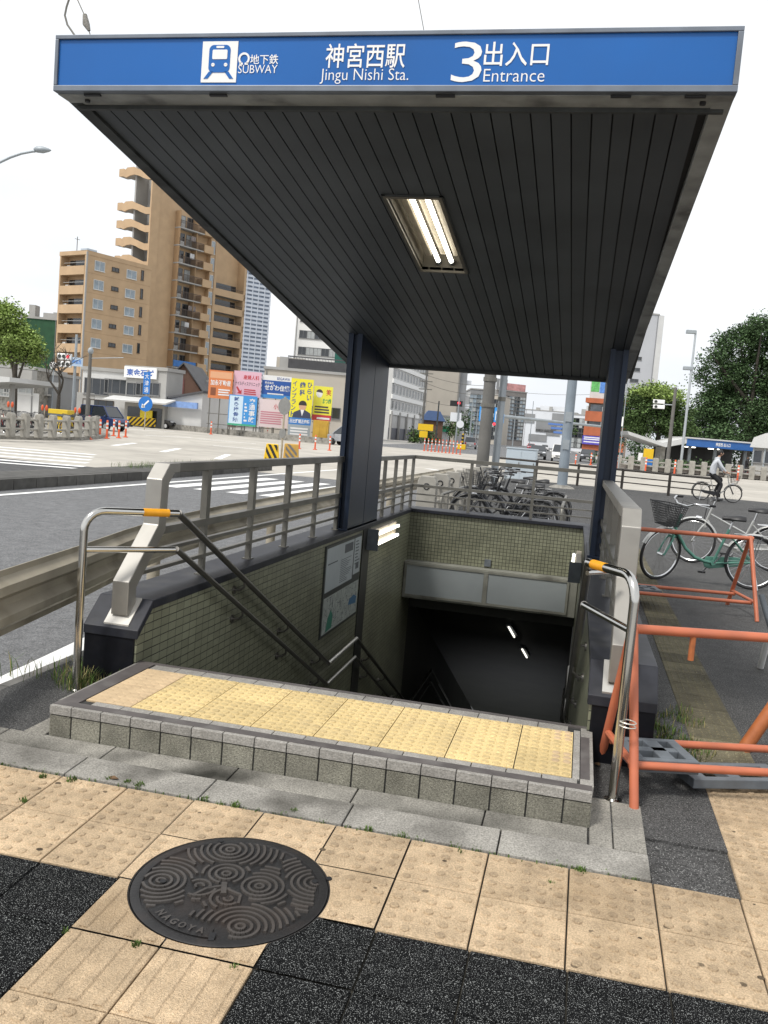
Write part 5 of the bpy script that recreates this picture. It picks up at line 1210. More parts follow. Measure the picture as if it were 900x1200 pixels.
b.build('roof', dkroof, L.t, local=True); x, z = L.loc(200, 455); L.box('metal_panel', x-1.2, -.06, z-1.2, x+1.5, -.002, z+1.2, mat('rust_panel', (.14,.05,.045), .7, var=.2, vs=2))
L = Lot('shed', 'white lean-to shed with dark sloped roof edge beside the billboards', 196, 90, 236, 89, 463)
b = MB(); b.prism([(0,0),(L.W,0),(L.W,L.H+.5),(0,L.H-.4)], 'y', 0, 6); b.build('wall', offw, L.t, local=True)
b = MB(); b.prism([(-.2,L.H-.42),(L.W+.2,L.H+.5),(L.W+.2,L.H+.7),(-.2,L.H-.22)], 'y', -.3, 6.2); b.build('roof', dkroof, L.t, local=True); x, z = L.loc(214, 475); s_ = L.box('sign_board', x-1.9, -.6, z-.25, x+1.9, -.35, z+.35, mat('sign_paleblue', (.2,.32,.6), .5, var=.2, vs=3))
# far left low buildings
L = block('car_shop', 'grey concrete low building with garage door at the far left', -30, 95, 39, 95, 428, 9, conc)
for u, v, w, h in ((22,451,3.2,1.9),(5,452,1.2,2.2)): x, z = L.loc(u, v); win(L, x, z, w, h, wf_w, curt, 3)
x, z = L.loc(29, 470); L.box('garage_door', x-1.5, -.05, 0, x+1.5, -.001, z+.9, offw)
x, z = L.loc(18, 443); L.box('eave', x-4, -1.2, z-.2, L.W+.2, .2, z+.9, grayw)
L = block('annex', 'shaded annex with white railing balcony between grey building and tan block', 39, 99, 62, 99, 438, 8, greyw); x, z = L.loc(48, 458); bal = L.box('balcony', .2, -1.2, z-.5, L.W-.2, -.001, z-.3, grayw)
b = MB()
for i in range(14): q = .2+(L.W-.4)*i/13; b.box(q-.02,-1.2,z-.3,q+.02,-1.16,z+.6)
b.box(.2,-1.22,z+.6,L.W-.2,-1.14,z+.68); b.build('balustrade', wf_w, bal, local=True)
L = block('netted_block', 'dark green sheeted building behind the bright green tree', 20, 150, 62, 150, 372, 12, grnnet); L.box('roof_box', L.W*.55, 1, L.H, L.W, 6, L.H+1.2, grayw)
# second entrance shelter at the far left
L = Lot('shelter_canopy', 'pale flat shelter roof on posts cut by the left photo edge', -60, 62, 23, 60, 434, 'canopy'); 
b = MB(); b.prism([(-1,L.H-1.1),(L.W+.0,L.H-.5),(L.W,L.H-.2),(-1,L.H)], 'y', -1, 4); b.build('roof', offw, L.t, local=True)
for x in (L.W*.45, L.W*.78): L.box('post', x, .5, 0, x+.22, .8, L.H-.6, grayw)
# --- buildings along the avenue, left side
L = block('office_building', 'grey white office building with ribbon windows and dark ground floor behind the navy pillar', 455, 172, 494, 205, 405, 16, offw)
zb0 = L.loc(460, 482)[1]; n = 11
for r in range(4):
    z = L.loc(458, 475-19*r)[1]
    for c in range(n): win(L, L.W*(c+.5)/n, z+.2, L.W/n*.62, 1.7, wf_w, glassd, 1)
    L.box('spandrel', -.1, -.28, z-1.7, L.W+.1, -.001, z-.85, white)
L.box('ground_floor', -.1, -.12, 0, L.W+.05, -.002, L.loc(458, 494)[1]-1.2, mat('shop_dark', (.02,.025,.05), .4, var=.3, vs=.8))
for c in range(5): L.box('column', L.W*c/4.6, -.5, 0, L.W*c/4.6+.5, -.13, 5.5, grayw)
L = block('apartment_block', 'tall block with a big blank beige side wall and dark balcony edge', 494, 225, 533, 228, 400, 20, beigew)
L.box('balcony_stack', L.W, .5, 0, L.W+2.2, 15, L.H, greyw)
for k in range(14): z = 3+k*3.0; L.box('balcony', L.W+2.2, .8, z, L.W+3.6, 12, z+1.05, offw if k % 2 else palew)
L = Lot('shop_house', 'brown shop house with blue pitched roof below the blank beige wall', 495, 168, 518, 168, 480)
b = MB(); b.box(0,0,0,L.W,7,L.H-1.8); b.build('wall', brownw, L.t, local=True); b = MB(); b.prism([(-.4,L.H-1.9),(L.W*.2,L.H-.1),(L.W*.8,L.H-.1),(L.W+.4,L.H-1.9)], 'y', -.5, 7.5); b.build('roof', mat('roof_blue', (.07,.12,.25), .6, var=.1), L.t, local=True)
L = block('shop', 'small white shop with green sign board near the orange post row', 513, 176, 527, 178, 488, 6, offw); x, z = L.loc(520, 503); L.box('sign_board', x-1.2, -.3, z-.5, x+1.4, -.1, z+.6, mat('sign_green', (.02,.3,.16), .5, var=.1))
L = block('apartment_block', 'grey mid-rise block just left of the thick concrete pole', 547, 262, 562, 262, 456, 18, greyw, 10, 3, ww=2.2, wh=1.3, gl=glassl)
L = block('apartment_block', 'beige grey stepped block seen just above the blue road signs', 560, 302, 582, 300, 462, 18, beigew, 10, 4, ww=2.4, wh=1.3)
L = block('office_building', 'brownish grey office slab with rooftop sign right of the poles', 578, 335, 612, 340, 457, 22, mat('taupe_wall', (.2,.185,.175), .8, var=.1, vs=.2), 12, 9, ww=2.6, wh=1.1, gl=glassl)
x, z = L.loc(586, 451); r_ = L.box('roof_sign', x-1.5, -.2, L.H+.36, x+3, .2, L.H+4.2, greyw); text('M', x-.5, x+2.2, L.H+1, L.H+3.6, -.24, white, r_, local=True, bold=.05)
x, z = L.loc(603, 460); L.box('roof_board', x-4.5, -.2, L.H+.36, x+4.5, .1, L.H+2.9, mat('board_pink', (.5,.25,.24), .6, var=.3, vs=.6))
L = block('department_store', 'wide white low building closing the avenue in the far distance', 612, 400, 672, 394, 480, 40, palew, 0, 0)
for u, v, w, h in ((640,500,9,5),(640,505,9,1.2),(630,513,8,3),(620,490,5,4),(655,490,6,4),(655,504,7,3),(648,508,6,2)):
    x, z = L.loc(u, v); L.box('window_band', x-w/2, -.3, z-h/2, x+w/2, -.001, z+h/2, greyw)
L.box('roof_house', 6, 4, L.H, L.W-5, 20, L.H+2.5, palew)
for k in range(3): x, z = L.loc(652+3*k, 497+5*k); L.box('blue_band', x-3.5, -.4, z-.5, x+3.5, -.31, z+.4, mat('band_blue', (.1,.2,.5), .5, var=.1))
L = block('apartment_block', 'bluish pale block left of the orange brick building', 668, 300, 692, 297, 486, 18, palew, 6, 5, ww=2.4, wh=1.6, gl=glassd)
# right side
orb = mat('orange_brick', (.43,.125,.055), .75, var=.12, vs=.8)
L = Lot('apartment_block', 'orange brick balcony block behind the blue grey lamp pole', 682, 190, 730, 187, 466)
L.box('wall', .3, 1.5, 0, L.W, 5, L.H-1.0, mat('tan_stone', (.36,.27,.2), .8)); L.box('roof', -.2, -.3, L.H-1., L.W, 5.1, L.H, orb)
for k in range(4):
    z = L.loc(694, 484+17*k)[1]; bal = L.box('balcony', 0, -.1, z-1.7, L.W, .15, z+.4, orb); L.box('slab', 0, .15, z-1.7, L.W, 1.5, z-1.5, offw, bal); L.box('balcony_back', .7, 1.35, z+.4, L.W, 1.49, z+1.9, glassl, bal)
    for x in (.1, 3.4, 6.8): L.box('pier', x, -.05, z+.4, x+.35, 1.4, z+1.45, offw, bal)
x, z = L.loc(694, 516); L.box('shop_sign', x-2, -.6, z-.9, x+3, -.12, z+.9, mat('sign_violet', (.1,.08,.45), .5, var=.2, vs=1)); [L.box('sign_print', x-1.7, -.62, z+q, x+2.6-q, -.605, z+q+.22, white) for q in (-.5, .05, .45)]
x0_, z0_ = L.loc(690, 464); b = MB(); b.box(x0_,1,L.H,x0_+4.2,1.5,L.H+4.4); bd = b.build('roof_billboard', offw, L.t, local=True)
for dx, dz, w, h, m in ((.2,1.4,1.7,2.6,mat('poster_green', (.12,.42,.12), .5, var=.3, vs=2)),(2.0,1.2,2.0,2.8,mat('poster_blue', (.1,.25,.62), .5, var=.35, vs=2))): b = MB(); b.box(x0_+dx,.96,L.H+dz,x0_+dx+w,.995,L.H+dz+h); b.build('poster', m, bd, local=True)
L = block('residential_tower', 'pale grey tower with small side windows rising behind the trees', 715, 232, 755, 232, 366, 6, mat('tower_pale', (.44,.45,.47), .8, var=.05, vs=.2))
for k in range(7): x, z = L.loc(747-2.0*k, 420+13*k); win(L, x, z, 2.2, .9, wf_g, glassd, 1)
L.box('side_strip', L.W, 0, 0, L.W+1.4, 1, L.H, offw)
# --- billboards
L0 = None
def hoarding(name, label, u0, v0, u1, v1, d, m, legs=True, slope=.008):
    L = Lot(name, label, u0, d, u1, d+(u1-u0)*slope, v0, 'billboard')
    z0 = L.loc((u0+u1)/2, v1)[1]; L.z0 = z0
    bd = L.box('panel', 0, 0, z0, L.W, .14, L.H, m); L.bd = bd
    b = MB()
    for x in (.15, L.W/2-.05, L.W-.25): b.box(x,.145,0,x+.1,.24,L.H-.05)
    for z in (.9, 1.9): b.box(0,.25,z,L.W,.3,z+.06)
    b.build('frame', railm, L.t, local=True); return L
def lines(L, fz0, fz1, fx0, fx1, m, n=3):
    for k in range(n):
        za = L.z0+(L.H-L.z0)*(fz0+(fz1-fz0)*k/n); b = MB(); b.box(L.W*fx0,-.012,za,L.W*(fx1-.1*rnd.random()),-.002,za+(L.H-L.z0)*(fz1-fz0)/n*.55); b.build('small_print', m, L.bd, local=True)
def put(L, s, fx0, fx1, fz0, fz1, m, bold=.02): h = L.H-L.z0; return text(s, L.W*fx0, L.W*fx1, L.z0+h*fz0, L.z0+h*fz1, -.008, m, L.bd, local=True, bold=bold)
def patch(L, fx0, fx1, fz0, fz1, m, y=-.004, nm='colour_field'): h = L.H-L.z0; b = MB(); b.box(L.W*fx0,y,L.z0+h*fz0,L.W*fx1,-.0005,L.z0+h*fz1); return b.build(nm, m, L.bd, local=True)
def cm(n, c): return mat('print_'+n, c, .5, var=.03)
pw, pr_, pn, pk = cm('white', (.72,.72,.72)), cm('red', (.5,.04,.05)), cm('navy', (.02,.06,.24)), cm('dark', (.05,.04,.05))
L = hoarding('billboard', 'orange billboard with white writing, upper left of the hoarding row', 242, 433, 270, 467, 86, cm('orange', (.62,.20,.07)))
patch(L, .05, .95, .72, .95, cm('orange_pale', (.68,.36,.2))); put(L, '加永不動産', .08, .92, .46, .66, pw); lines(L, .12, .38, .42, .92, pw, 3); patch(L, .1, .32, .1, .38, cm('brown', (.22,.07,.03)))
L = hoarding('billboard', 'pink billboard with clinic writing and red arrow, upper row', 271, 434, 303, 465, 86.5, cm('pink', (.68,.42,.5)))
put(L, '産婦人科', .35, .92, .68, .86, pr_); put(L, 'ナイルディスクリニック', .06, .95, .44, .6, pk, .01); lines(L, .1, .34, .4, .9, pr_, 3)
b = MB(); h = L.H-L.z0; b.prism([(L.W*.1,L.z0+h*.36),(L.W*.15,L.z0+h*.39),(L.W*.26,L.z0+h*.22),(L.W*.31,L.z0+h*.27),(L.W*.31,L.z0+h*.1),(L.W*.14,L.z0+h*.12),(L.W*.2,L.z0+h*.17)], 'y', -.012, -.002); b.build('arrow', pr_, L.bd, local=True)
L = hoarding('billboard', 'navy blue billboard with white strip and bold white writing, upper row', 304, 439, 338, 467, 87, cm('navyblue', (.02,.085,.33)))
patch(L, 0, 1, .78, 1, pw); put(L, 'SEGAWA', .5, .95, .82, .94, pn); put(L, '株式会社', .1, .4, .62, .72, pw); put(L, 'せがわ住機', .1, .96, .34, .6, pw, .03); patch(L, 0, 1, 0, .16, cm('blue_mid', (.05,.25,.6))); lines(L, .17, .27, .2, .85, pw, 1)
L = hoarding('billboard', 'blue and white billboard with vertical writing, lower left of the row', 267, 462, 300, 499, 85, cm('blue', (.05,.27,.62)))
patch(L, .03, .5, .06, .97, cm('pale_blue', (.55,.68,.78))); 
for i, s in enumerate('鍼灸接骨院'): put(L, s, .18, .36, .8-.17*i, .94-.17*i, pn)
for i, s in enumerate('交通事故'): put(L, s, .72, .94, .74-.2*i, .92-.2*i, pw)
lines(L, .15, .8, .56, .68, pw, 6); patch(L, 0, 1, 0, .06, cm('green', (.05,.35,.2)), nm='green_strip')
L = hoarding('billboard', 'white billboard with pink print, lower middle of the row', 302, 467, 337, 501, 85.5, cm('blush', (.66,.55,.56)))
put(L, '小児科', .5, .92, .66, .86, pr_); lines(L, .12, .6, .08, .85, cm('rose', (.5,.2,.25)), 6)
L = hoarding('billboard', 'tall yellow dental billboard with a portrait of a man in a suit', 338, 443, 364, 512, 84, cm('yellow', (.74,.66,.03)))
patch(L, .0, 1., .0, .21, cm('lower_grey', (.3,.34,.37))); patch(L, 0, 1, .21, .33, cm('blue_strip', (.03,.17,.48))); put(L, '日比野矯正歯科', .06, .94, .235, .305, pw)
for i, s in enumerate('インプラント'): put(L, s, .07, .26, .87-.105*i, .96-.105*i, pn, .01)
for i, s in enumerate('歯科'): put(L, s, .4, .64, .84-.13*i, .95-.13*i, pn, .03)
for i, s in enumerate('ひらい'): put(L, s, .74, .94, .86-.11*i, .95-.11*i, pn, .02)
h = L.H-L.z0; b = MB(); cx2, cz2 = L.W*.58, L.z0+h*.53
b.prism([(cx2+L.W*.16*math.cos(R(a)), cz2+h*.075*math.sin(R(a))) for a in range(0, 360, 20)], 'y', -.016, -.006, 0)
b.prism([(cx2+L.W*.18*math.cos(R(a)), cz2+h*.03+h*.07*math.sin(R(a))) for a in range(-10, 191, 20)], 'y', -.02, -.0165, 1)
b.prism([(L.W*.14,L.z0+h*.331),(L.W*.2,L.z0+h*.42),(L.W*.46,L.z0+h*.47),(L.W*.7,L.z0+h*.47),(L.W*.95,L.z0+h*.42),(L.W*.99,L.z0+h*.331)], 'y', -.013, -.0055, 2); b.prism([(L.W*.5,L.z0+h*.47),(L.W*.66,L.z0+h*.47),(L.W*.58,L.z0+h*.36)], 'y', -.018, -.0135, 3)
b.build('portrait', [cm('skin', (.55,.33,.22)), cm('hair', (.03,.025,.025)), cm('suit', (.04,.05,.09)), pw], L.bd, local=True); lines(L, .03, .18, .1, .9, pw, 3)
L = hoarding('billboard', 'smaller yellow billboard with red foot strip beside the van', 365, 452, 387, 493, 85, cm('lemon', (.72,.68,.06)))
patch(L, 0, 1, .0, .17, pr_); lines(L, .04, .14, .25, .95, pw, 1); put(L, 'まつ歯', .5, .94, .5, .66, cm('leaf', (.05,.28,.1))); lines(L, .22, .46, .1, .9, pk, 3)
h = L.H-L.z0; b = MB(); b.prism([(L.W*.3+L.W*.17*math.cos(R(a)), L.z0+h*.78+h*.11*math.sin(R(a))) for a in range(0, 360, 24)], 'y', -.012, -.002, 0); b.prism([(L.W*.3+L.W*.18*math.cos(R(a)), L.z0+h*.81+h*.1*math.sin(R(a))) for a in range(0, 181, 24)], 'y', -.016, -.0125, 1); b.build('cartoon_face', [pw, pk], L.bd, local=True); put(L, '笑', .66, .92, .74, .92, pr_)
L = Lot('yellow_booth', 'mustard yellow storage booth under the smaller yellow billboard', 367, 82, 385, 82, 492, 'booth'); L.box('booth_body', 0, 0, 0, L.W, 1.4, L.H, mat('mustard', (.45,.27,.03), .6, var=.12, vs=2), bevel=.03)
for k in range(2): L.box('door', .15+L.W*.48*k, -.03, .15, L.W*.48*k+L.W*.42, -.001, L.H-.2, MATS['mustard'])
# scaffold of pipes left of the billboards
P0 = gp(238, 503.5); t = thing('scaffold_frame', 'thin pipe scaffold frame with small posters beside the white shed', 'scaffold', (P0.x, P0.y, RZ))
b = MB()
for i in range(6):
    x = P0.x+i*.95; y = P0.y+i*.1; b.cyl((x,y,RZ),(x,y,RZ+6.2),.035,n=6)
for k in range(6): b.cyl((P0.x,P0.y,RZ+.7+k*1.0),(P0.x+4.75,P0.y+.5,RZ+.7+k*1.0),.03,n=6)
b.build('pipe_frame', railm, t)
for dx, w, h, z, m in ((1.0,.9,1.2,1.0,cm('orange2', (.6,.15,.06))),(2.0,.6,1.5,.9,pw),(3.1,.5,1.9,.8,cm('magenta', (.55,.08,.25))),(3.75,.4,1.8,.8,cm('mint', (.1,.5,.4)))):
    b = MB(); b.box(P0.x+dx,P0.y-.12,RZ+z,P0.x+dx+w,P0.y-.08,RZ+z+h); b.build('poster', m, t)
# low wall of rubble / guard pipe along the far kerb
t = thing('low_wall', 'low dark kerb wall running in front of the billboards', 'wall', tuple(gp(240, 507)))
q0, q1 = gp(195, 503), gp(384, 521); b = MB(); b.bar(V((q0.x,q0.y+1,RZ+.25)), V((q1.x,q1.y+1,RZ+.25)), .35, .6); b.build('wall_body', conc, t)
# ------------------------------------------------------------------ trees
def leaves(lumps, n, s, seed, flat=.6):
    rg = random.Random(seed); b = MB(); vs = []; fs = []
    tot = sum(l[3]*l[4]*l[5] for l in lumps)
    for cx2, cy, cz, rx, ry, rz in lumps:
        k = int(n*rx*ry*rz/tot)+1; nc = max(4, k//26)
        for c in range(nc):
            a, z = rg.uniform(0, 2*PI), rg.uniform(-.8, 1); rr = math.sqrt(max(0, 1-z*z)); q = rg.uniform(.45, 1.05)**.5*rg.uniform(.82, 1.08)
            ox, oy, oz = cx2+rx*rr*math.cos(a)*q, cy+ry*rr*math.sin(a)*q, cz+rz*z*q; cr = s*rg.uniform(1.6, 3.4)
            for i in range(26):
                d = V((rg.gauss(0,1), rg.gauss(0,1), rg.gauss(0,.55))); d = d*(cr*.6/max(.5, d.length)*rg.random()**.4)
                p = V((ox, oy, oz))+d*1.5; nn = V((rg.gauss(0,1), rg.gauss(0,1), abs(rg.gauss(0,1))+flat)).normalized(); t1 = nn.orthogonal().normalized(); t2 = nn.cross(t1); w = s*rg.uniform(.3, .62); l = s*rg.uniform(.5, .9)
                aa = rg.uniform(0, PI); t1, t2 = t1*math.cos(aa)+t2*math.sin(aa), t2*math.cos(aa)-t1*math.sin(aa); o = len(vs)
                vs += [p-t1*w*.4-t2*l*.5, p+t1*w*.5-t2*l*.1, p+t1*w*.1+t2*l*.6, p-t1*w*.6+t2*l*.15]; fs.append((o, o+1, o+2, o+3))
    b.v = [tuple(v) for v in vs]; b.f = fs; b.mi = [0]*len(fs); return b
def tree(name, label, base, lumps, n, s, m, trunk, seed, group=None):
    """lumps are (x, y, z, rx, ry, rz) from the base"""
    t = thing(name, label, 'tree', base, 0, group); b = MB(); h, r = trunk
    b.tube([(0,0,-.2),(.1*h*.1,0,h*.4),(-.05*h*.1,.05,h*.8),(0,0,h)], [r*1.25,r,r*.8,r*.6], 10)
    rg = random.Random(seed)
    for l in lumps: b.tube([(0,0,h*rg.uniform(.5,.95)), (l[0]*.5, l[1]*.5, (h+l[2])*.5), (l[0], l[1], l[2]+l[5]*.3)], [r*.5, r*.35, r*.12], 6)
    b.build('trunk', bark, t, local=True, smooth=True)
    leaves(lumps, n, s, seed).build('crown', m, t, local=True, normals=False)
    return t
def lump_px(base, d, L):
    out = []
    for u, v, ru, rv in L:
        p = dp(u, v, d)-V(base); k = d/F; out.append((p.x, p.y+rnd.uniform(-2, 2), p.z, ru*k, ru*k*.9, rv*k))
    return out
B0 = V((*dp(872, 540, 112).xy, RZ))
tree('broadleaf_tree', 'big dark green broadleaf tree at the right photo edge', B0, lump_px(B0, 112, ((868,405,32,22),(905,395,35,25),(845,440,30,24),(885,445,40,32),(925,440,35,40),(835,478,26,22),(870,490,38,26),(910,490,38,30),(848,512,26,13),(890,385,22,12),(830,420,14,12))), 60000, .4, leafd, (9, .5), 3)
B0 = V((*dp(845, 540, 120).xy, RZ))
tree('broadleaf_tree', 'dark tree filling the gap between the big tree and the bright one', B0, lump_px(B0, 120, ((825,500,22,22),(845,470,22,20),(800,512,20,14),(862,520,30,12))), 15000, .42, leafd, (7, .4), 8)
B0 = V((*dp(768, 545, 104).xy, RZ))
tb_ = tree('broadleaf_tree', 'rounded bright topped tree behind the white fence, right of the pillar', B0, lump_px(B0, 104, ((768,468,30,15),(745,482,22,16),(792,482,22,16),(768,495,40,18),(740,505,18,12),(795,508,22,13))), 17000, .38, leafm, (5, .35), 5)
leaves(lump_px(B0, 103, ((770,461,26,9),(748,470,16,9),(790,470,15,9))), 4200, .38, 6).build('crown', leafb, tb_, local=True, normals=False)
B0 = V((*dp(15, 490, 72).xy, RZ))
tree('broadleaf_tree', 'bright fresh green tree at the left photo edge above the grey building', B0, lump_px(B0, 72, ((8,375,22,20),(30,400,20,14),(-15,395,25,25),(15,415,26,12),(42,412,10,9))), 17000, .3, leafb, (4.5, .25), 12)
for i, (u, v, d, ru, rv, lab) in enumerate(((484,512,150,5,7,'small round shrub tree in front of the dark shopfront'),(500,510,155,7,8,'dark street tree beside the yellow street sign'),(528,500,170,7,12,'slim green street tree right of the small white shop'),(545,495,175,6,14,'slim green street tree beside the tall blank wall'),(668,500,210,6,10,'dark street tree far along the avenue by the white cars'))):
    B0 = V((*dp(u, v, d).xy, RZ)); tree('street_tree', lab, B0, lump_px(B0, d, ((u,v,ru,rv),(u+2,v+rv*.5,ru*.8,rv*.5))), 700, .5, leafd if i % 2 else leafm, (2.2, .12), 20+i)
# bare tree
B0 = V((*gp(68, 493).xy, RZ)); B0 = V((*dp(68, 487, 62).xy, RZ)); t = thing('bare_tree', 'bare pruned street tree before the tan apartment block', 'tree', B0); b = MB(); rg = random.Random(4)
def br(p, d, l, r, k):
    q = p+d*l; b.tube([p, (p+q)/2+V((rg.uniform(-.05,.05), 0, .03)), q], [r, r*.85, r*.65], 6)
    if k:
        for i in range(3 if k > 1 else 4): br(q, (d*.75+V((rg.uniform(-.8,.8), rg.uniform(-.8,.8), rg.uniform(.0,.5)))).normalized(), l*rg.uniform(.5,.8), r*.55, k-1)
br(V((0,0,-.1)), V((0,0,1)), 2.4, .16, 4); b.build('trunk', bark, t, local=True)
# clipped hedge before the bright tree, ground cover under the trees
b = leaves([(0,0,.55,2.2,.8,.6),(3.4,.2,.5,2,.8,.55),(-3,.3,.6,1.6,.8,.6),(7,1,.6,3,1,.7)], 2600, .28, 31); t = thing('hedge', 'low dark clipped hedge behind the white concrete fence', 'hedge', V((*dp(742, 548, 90).xy, RZ))); b.build('foliage', leafd, t, local=True, normals=False)
B0 = V((*dp(840, 548, 125).xy, RZ)); b = leaves([(x*3.2,0,1.6,3,1.5,2.0+.6*(x % 2)) for x in range(-4, 5)], 9000, .4, 33)
tag(b.build('undergrowth', leafd, None, normals=False), 'dark thicket of shrubs under the big trees', None, None, 'stuff').location = B0
# ------------------------------------------------------------------ delineator posts
delo = mat('delineator_orange', (.62,.10,.03), .5, var=.06); delw = mat('reflector_white', (.72,.72,.7), .4, var=0)
def delin():
    t = thing('delineator_post', 'x', 'delineator', (0,0,0), 0, 'orange delineator posts'); 
    b = MB(); b.lathe([(.11,0),(.11,.03),(.05,.05),(.042,.1),(.042,.78),(.03,.8)], 10); b.build('post', delo, t, local=True, smooth=True)
    for z in (.42,.60): b = MB(); b.lathe([(.045,z),(.045,z+.09)], 10); b.build('reflector_band', delw, t, local=True)
    return t
dl = [(105,515,1,'orange banded post nearest the end of the concrete fence'),(117,512.5,1,'orange banded post second from the concrete fence end'),(125,514,1,'orange banded post third from the concrete fence end'),(133,511,1,'orange banded post fourth from the concrete fence end'),(139,513.5,1,'orange banded post fifth from the concrete fence end'),(147,512.5,1,'orange banded post last in the row off the concrete fence'),
      (350.5,526,1,'orange post right behind the chevron block'),(369,527,1,'orange post midway between chevron block and van'),(386,528,1,'orange post just left of the navy pillar under the van'),
      (722,549.5,1.25,'orange post just right of the right pillar beyond the fence'),(756,553,1.25,'orange post under the yellow and blue notice board'),(790,556,1.25,'orange post left of the street lamp foot'),(864,563,1.25,'orange post right of the cyclist'),(692,545,1.2,'orange post in front of the black car'),(674,546,1,'orange post just right of the bluish lamp pole'),
      (205,500.5,1.2,'orange post left of the green bollard'),(247,509,1.2,'orange post below the scaffold frame'),(313,513,1,'orange post under the white pink billboard'),(198,499,.9,'orange post by the white shed')]
P_ = None
for i, (u, v, sc, l) in enumerate(dl):
    p = gp(u, v)
    if P_ is None: P_ = delin(); t = P_; t['label'] = l; t.location = p
    else: t = dup(P_, p, 0, l)
    t.scale = (1.35*sc, 1.35*sc, 1.25*sc)
gpst = 'red white post row at the avenue corner'
for k in range(11):
    p = gp(497+4.2*k, 528.5+.42*k-.2*(k % 2)); t = dup(P_, p, 0, 'thin red and white post in the row at the avenue corner', gpst); t.scale = (1.1,1.1,1.6)
# ------------------------------------------------------------------ chevron block, barrier, signs on the left
ylw = mat('chevron_yellow', (.72,.46,.01), .5, var=.06); blk2 = mat('chevron_black', (.015,.015,.015), .5, var=0)
def chevron_face(b, P0, ex, W, H, n, slope, y=-.012):
    """slanted stripes clipped to a W x H field"""
    w = W/n
    for k in range(-n, 2*n):
        if k % 2: continue
        xs_ = [k*w, (k+1)*w, (k+1)*w+slope*H, k*w+slope*H]; P = [(xs_[0],0),(xs_[1],0),(xs_[2],H),(xs_[3],H)]
        for lo, sgn in ((0,1),(W,-1)):
            Q = []
            for i in range(len(P)):
                a, c = P[i], P[(i+1) % len(P)]; ia, ic = (a[0]-lo)*sgn >= 0, (c[0]-lo)*sgn >= 0
                if ia: Q.append(a)
                if ia != ic: f = (lo-a[0])/(c[0]-a[0]); Q.append((lo, a[1]+(c[1]-a[1])*f))
            P = Q
            if len(P) < 3: break
        if len(P) >= 3: b.prism(P, 'y', y, y+.01)
c = gp(329, 541.5); ang = R(17)
for u0, u1, lab, cm2 in ((308,327,'yellow and black chevron block on the median nose, bright left half', ylw),(331,350,'faded yellow chevron block on the median nose, grey right half', mat('chevron_faded', (.5,.3,.06), .6, var=.15, vs=3))):
    p0, p1 = gp(u0, 541.5), gp(u1, 542.2); t = thing('chevron_block', lab, 'chevron block', p0, ang); W = (V((p1.x, p1.y))-V((p0.x, p0.y))).length
    W = 19*dep(p0)/F; H = 22*dep(p0)/F
    b = MB(); b.prism([(0,0),(W,0),(W*.86,H),(W*.14,H)] if cm2 is ylw else [(0,0),(W,0),(W*.9,H),(W*.05,H)], 'y', 0, .4); b.build('block', cm2, t, local=True, bevel=.03)
    b = MB(); chevron_face(b, None, None, W*.7, H*.94, 4, -.55 if cm2 is ylw else -.9); 
    b.v = [(x+W*.14, y, z+H*.03) for x, y, z in b.v]; b.build('black_stripe', blk2 if cm2 is ylw else mat('stripe_grey', (.14,.14,.14), .7, var=.1), t, local=True)
p = gp(329, 541); t = thing('keep_left_sign', 'grey back of a round road sign on a thin pole behind the chevron blocks', 'road sign', p); b = MB(); b.cyl(p, p+V((0,0,2.75)), .045, n=8); b.build('pole', galv, t)
for z, r in ((2.35,.36),(1.2,.2)): b = MB(); b.cyl(p+V((0,-.06,z)), p+V((.01,-.04,z)), r, n=20); b.build('disc', mat('sign_back', (.25,.25,.24), .5, .5, var=.1), t)
p0 = gp(151, 500); L = Lot('chevron_barrier', 'long yellow and black chevron barrier in front of the grey house', 151, dep(p0), 183, dep(p0)+2, 488, 'barrier')
b = MB(); b.box(0,0,.15,L.W,.25,L.H); b.build('board', ylw, L.t, local=True); b = MB(); chevron_face(b, None, None, L.W, L.H-.2, 12, 1.0); b.v = [(x, y, z+.18) for x, y, z in b.v]; b.build('black_stripe', blk2, L.t, local=True); 
for x in (.2, L.W-.4): L.box('foot', x, -.1, 0, x+.25, .35, .2, blk2)
p = dp(169.5, 498, 78); p.z = RZ; t = thing('direction_sign', 'blue round arrow sign below a tall blue plate by the chevron barrier', 'road sign', p); b = MB(); b.cyl(p, p+V((0,0,5.2)), .05, n=8); b.build('pole', galv, t)
sblue = mat('roadsign_blue', (.02,.16,.5), .4, var=.04); b = MB(); b.cyl(p+V((0,-.08,2.25)), p+V((0,-.05,2.25)), .66, n=24); d = b.build('disc', sblue, t)
b = MB(); b.bar(p+V((.3,-.09,2.55)), p+V((-.25,-.09,2.0)), .02, .14, up=(1,0,-1)); b.prism([(p.x-.36,p.z+1.9),(p.x-.0,p.z+1.95),(p.x-.31,p.z+2.26)], 'y', p.y-.1, p.y-.085); b.build('arrow', white, d)
b = MB(); b.box(p.x-.32,p.y-.08,RZ+3.1,p.x+.32,p.y-.05,RZ+5.0); pl = b.build('plate', sblue, t)
for i, s in enumerate('大津通'): text(s, p.x-.2, p.x+.2, RZ+4.4-.58*i, RZ+4.85-.58*i, p.y-.085, white, pl)
p = gp(231, 504); t = thing('bollard', 'dark green bollard with pale cap at the far kerb', 'bollard', p); b = MB(); b.lathe([(.14,0),(.14,.95),(.1,1.0)], 12); b.build('post', mat('bollard_green', (.02,.12,.06), .5, var=.1), t, local=True, smooth=True); b = MB(); b.lathe([(.1,1.0),(.11,1.02),(.1,1.2),(.03,1.24)], 12); b.build('cap', white, t, local=True, smooth=True)
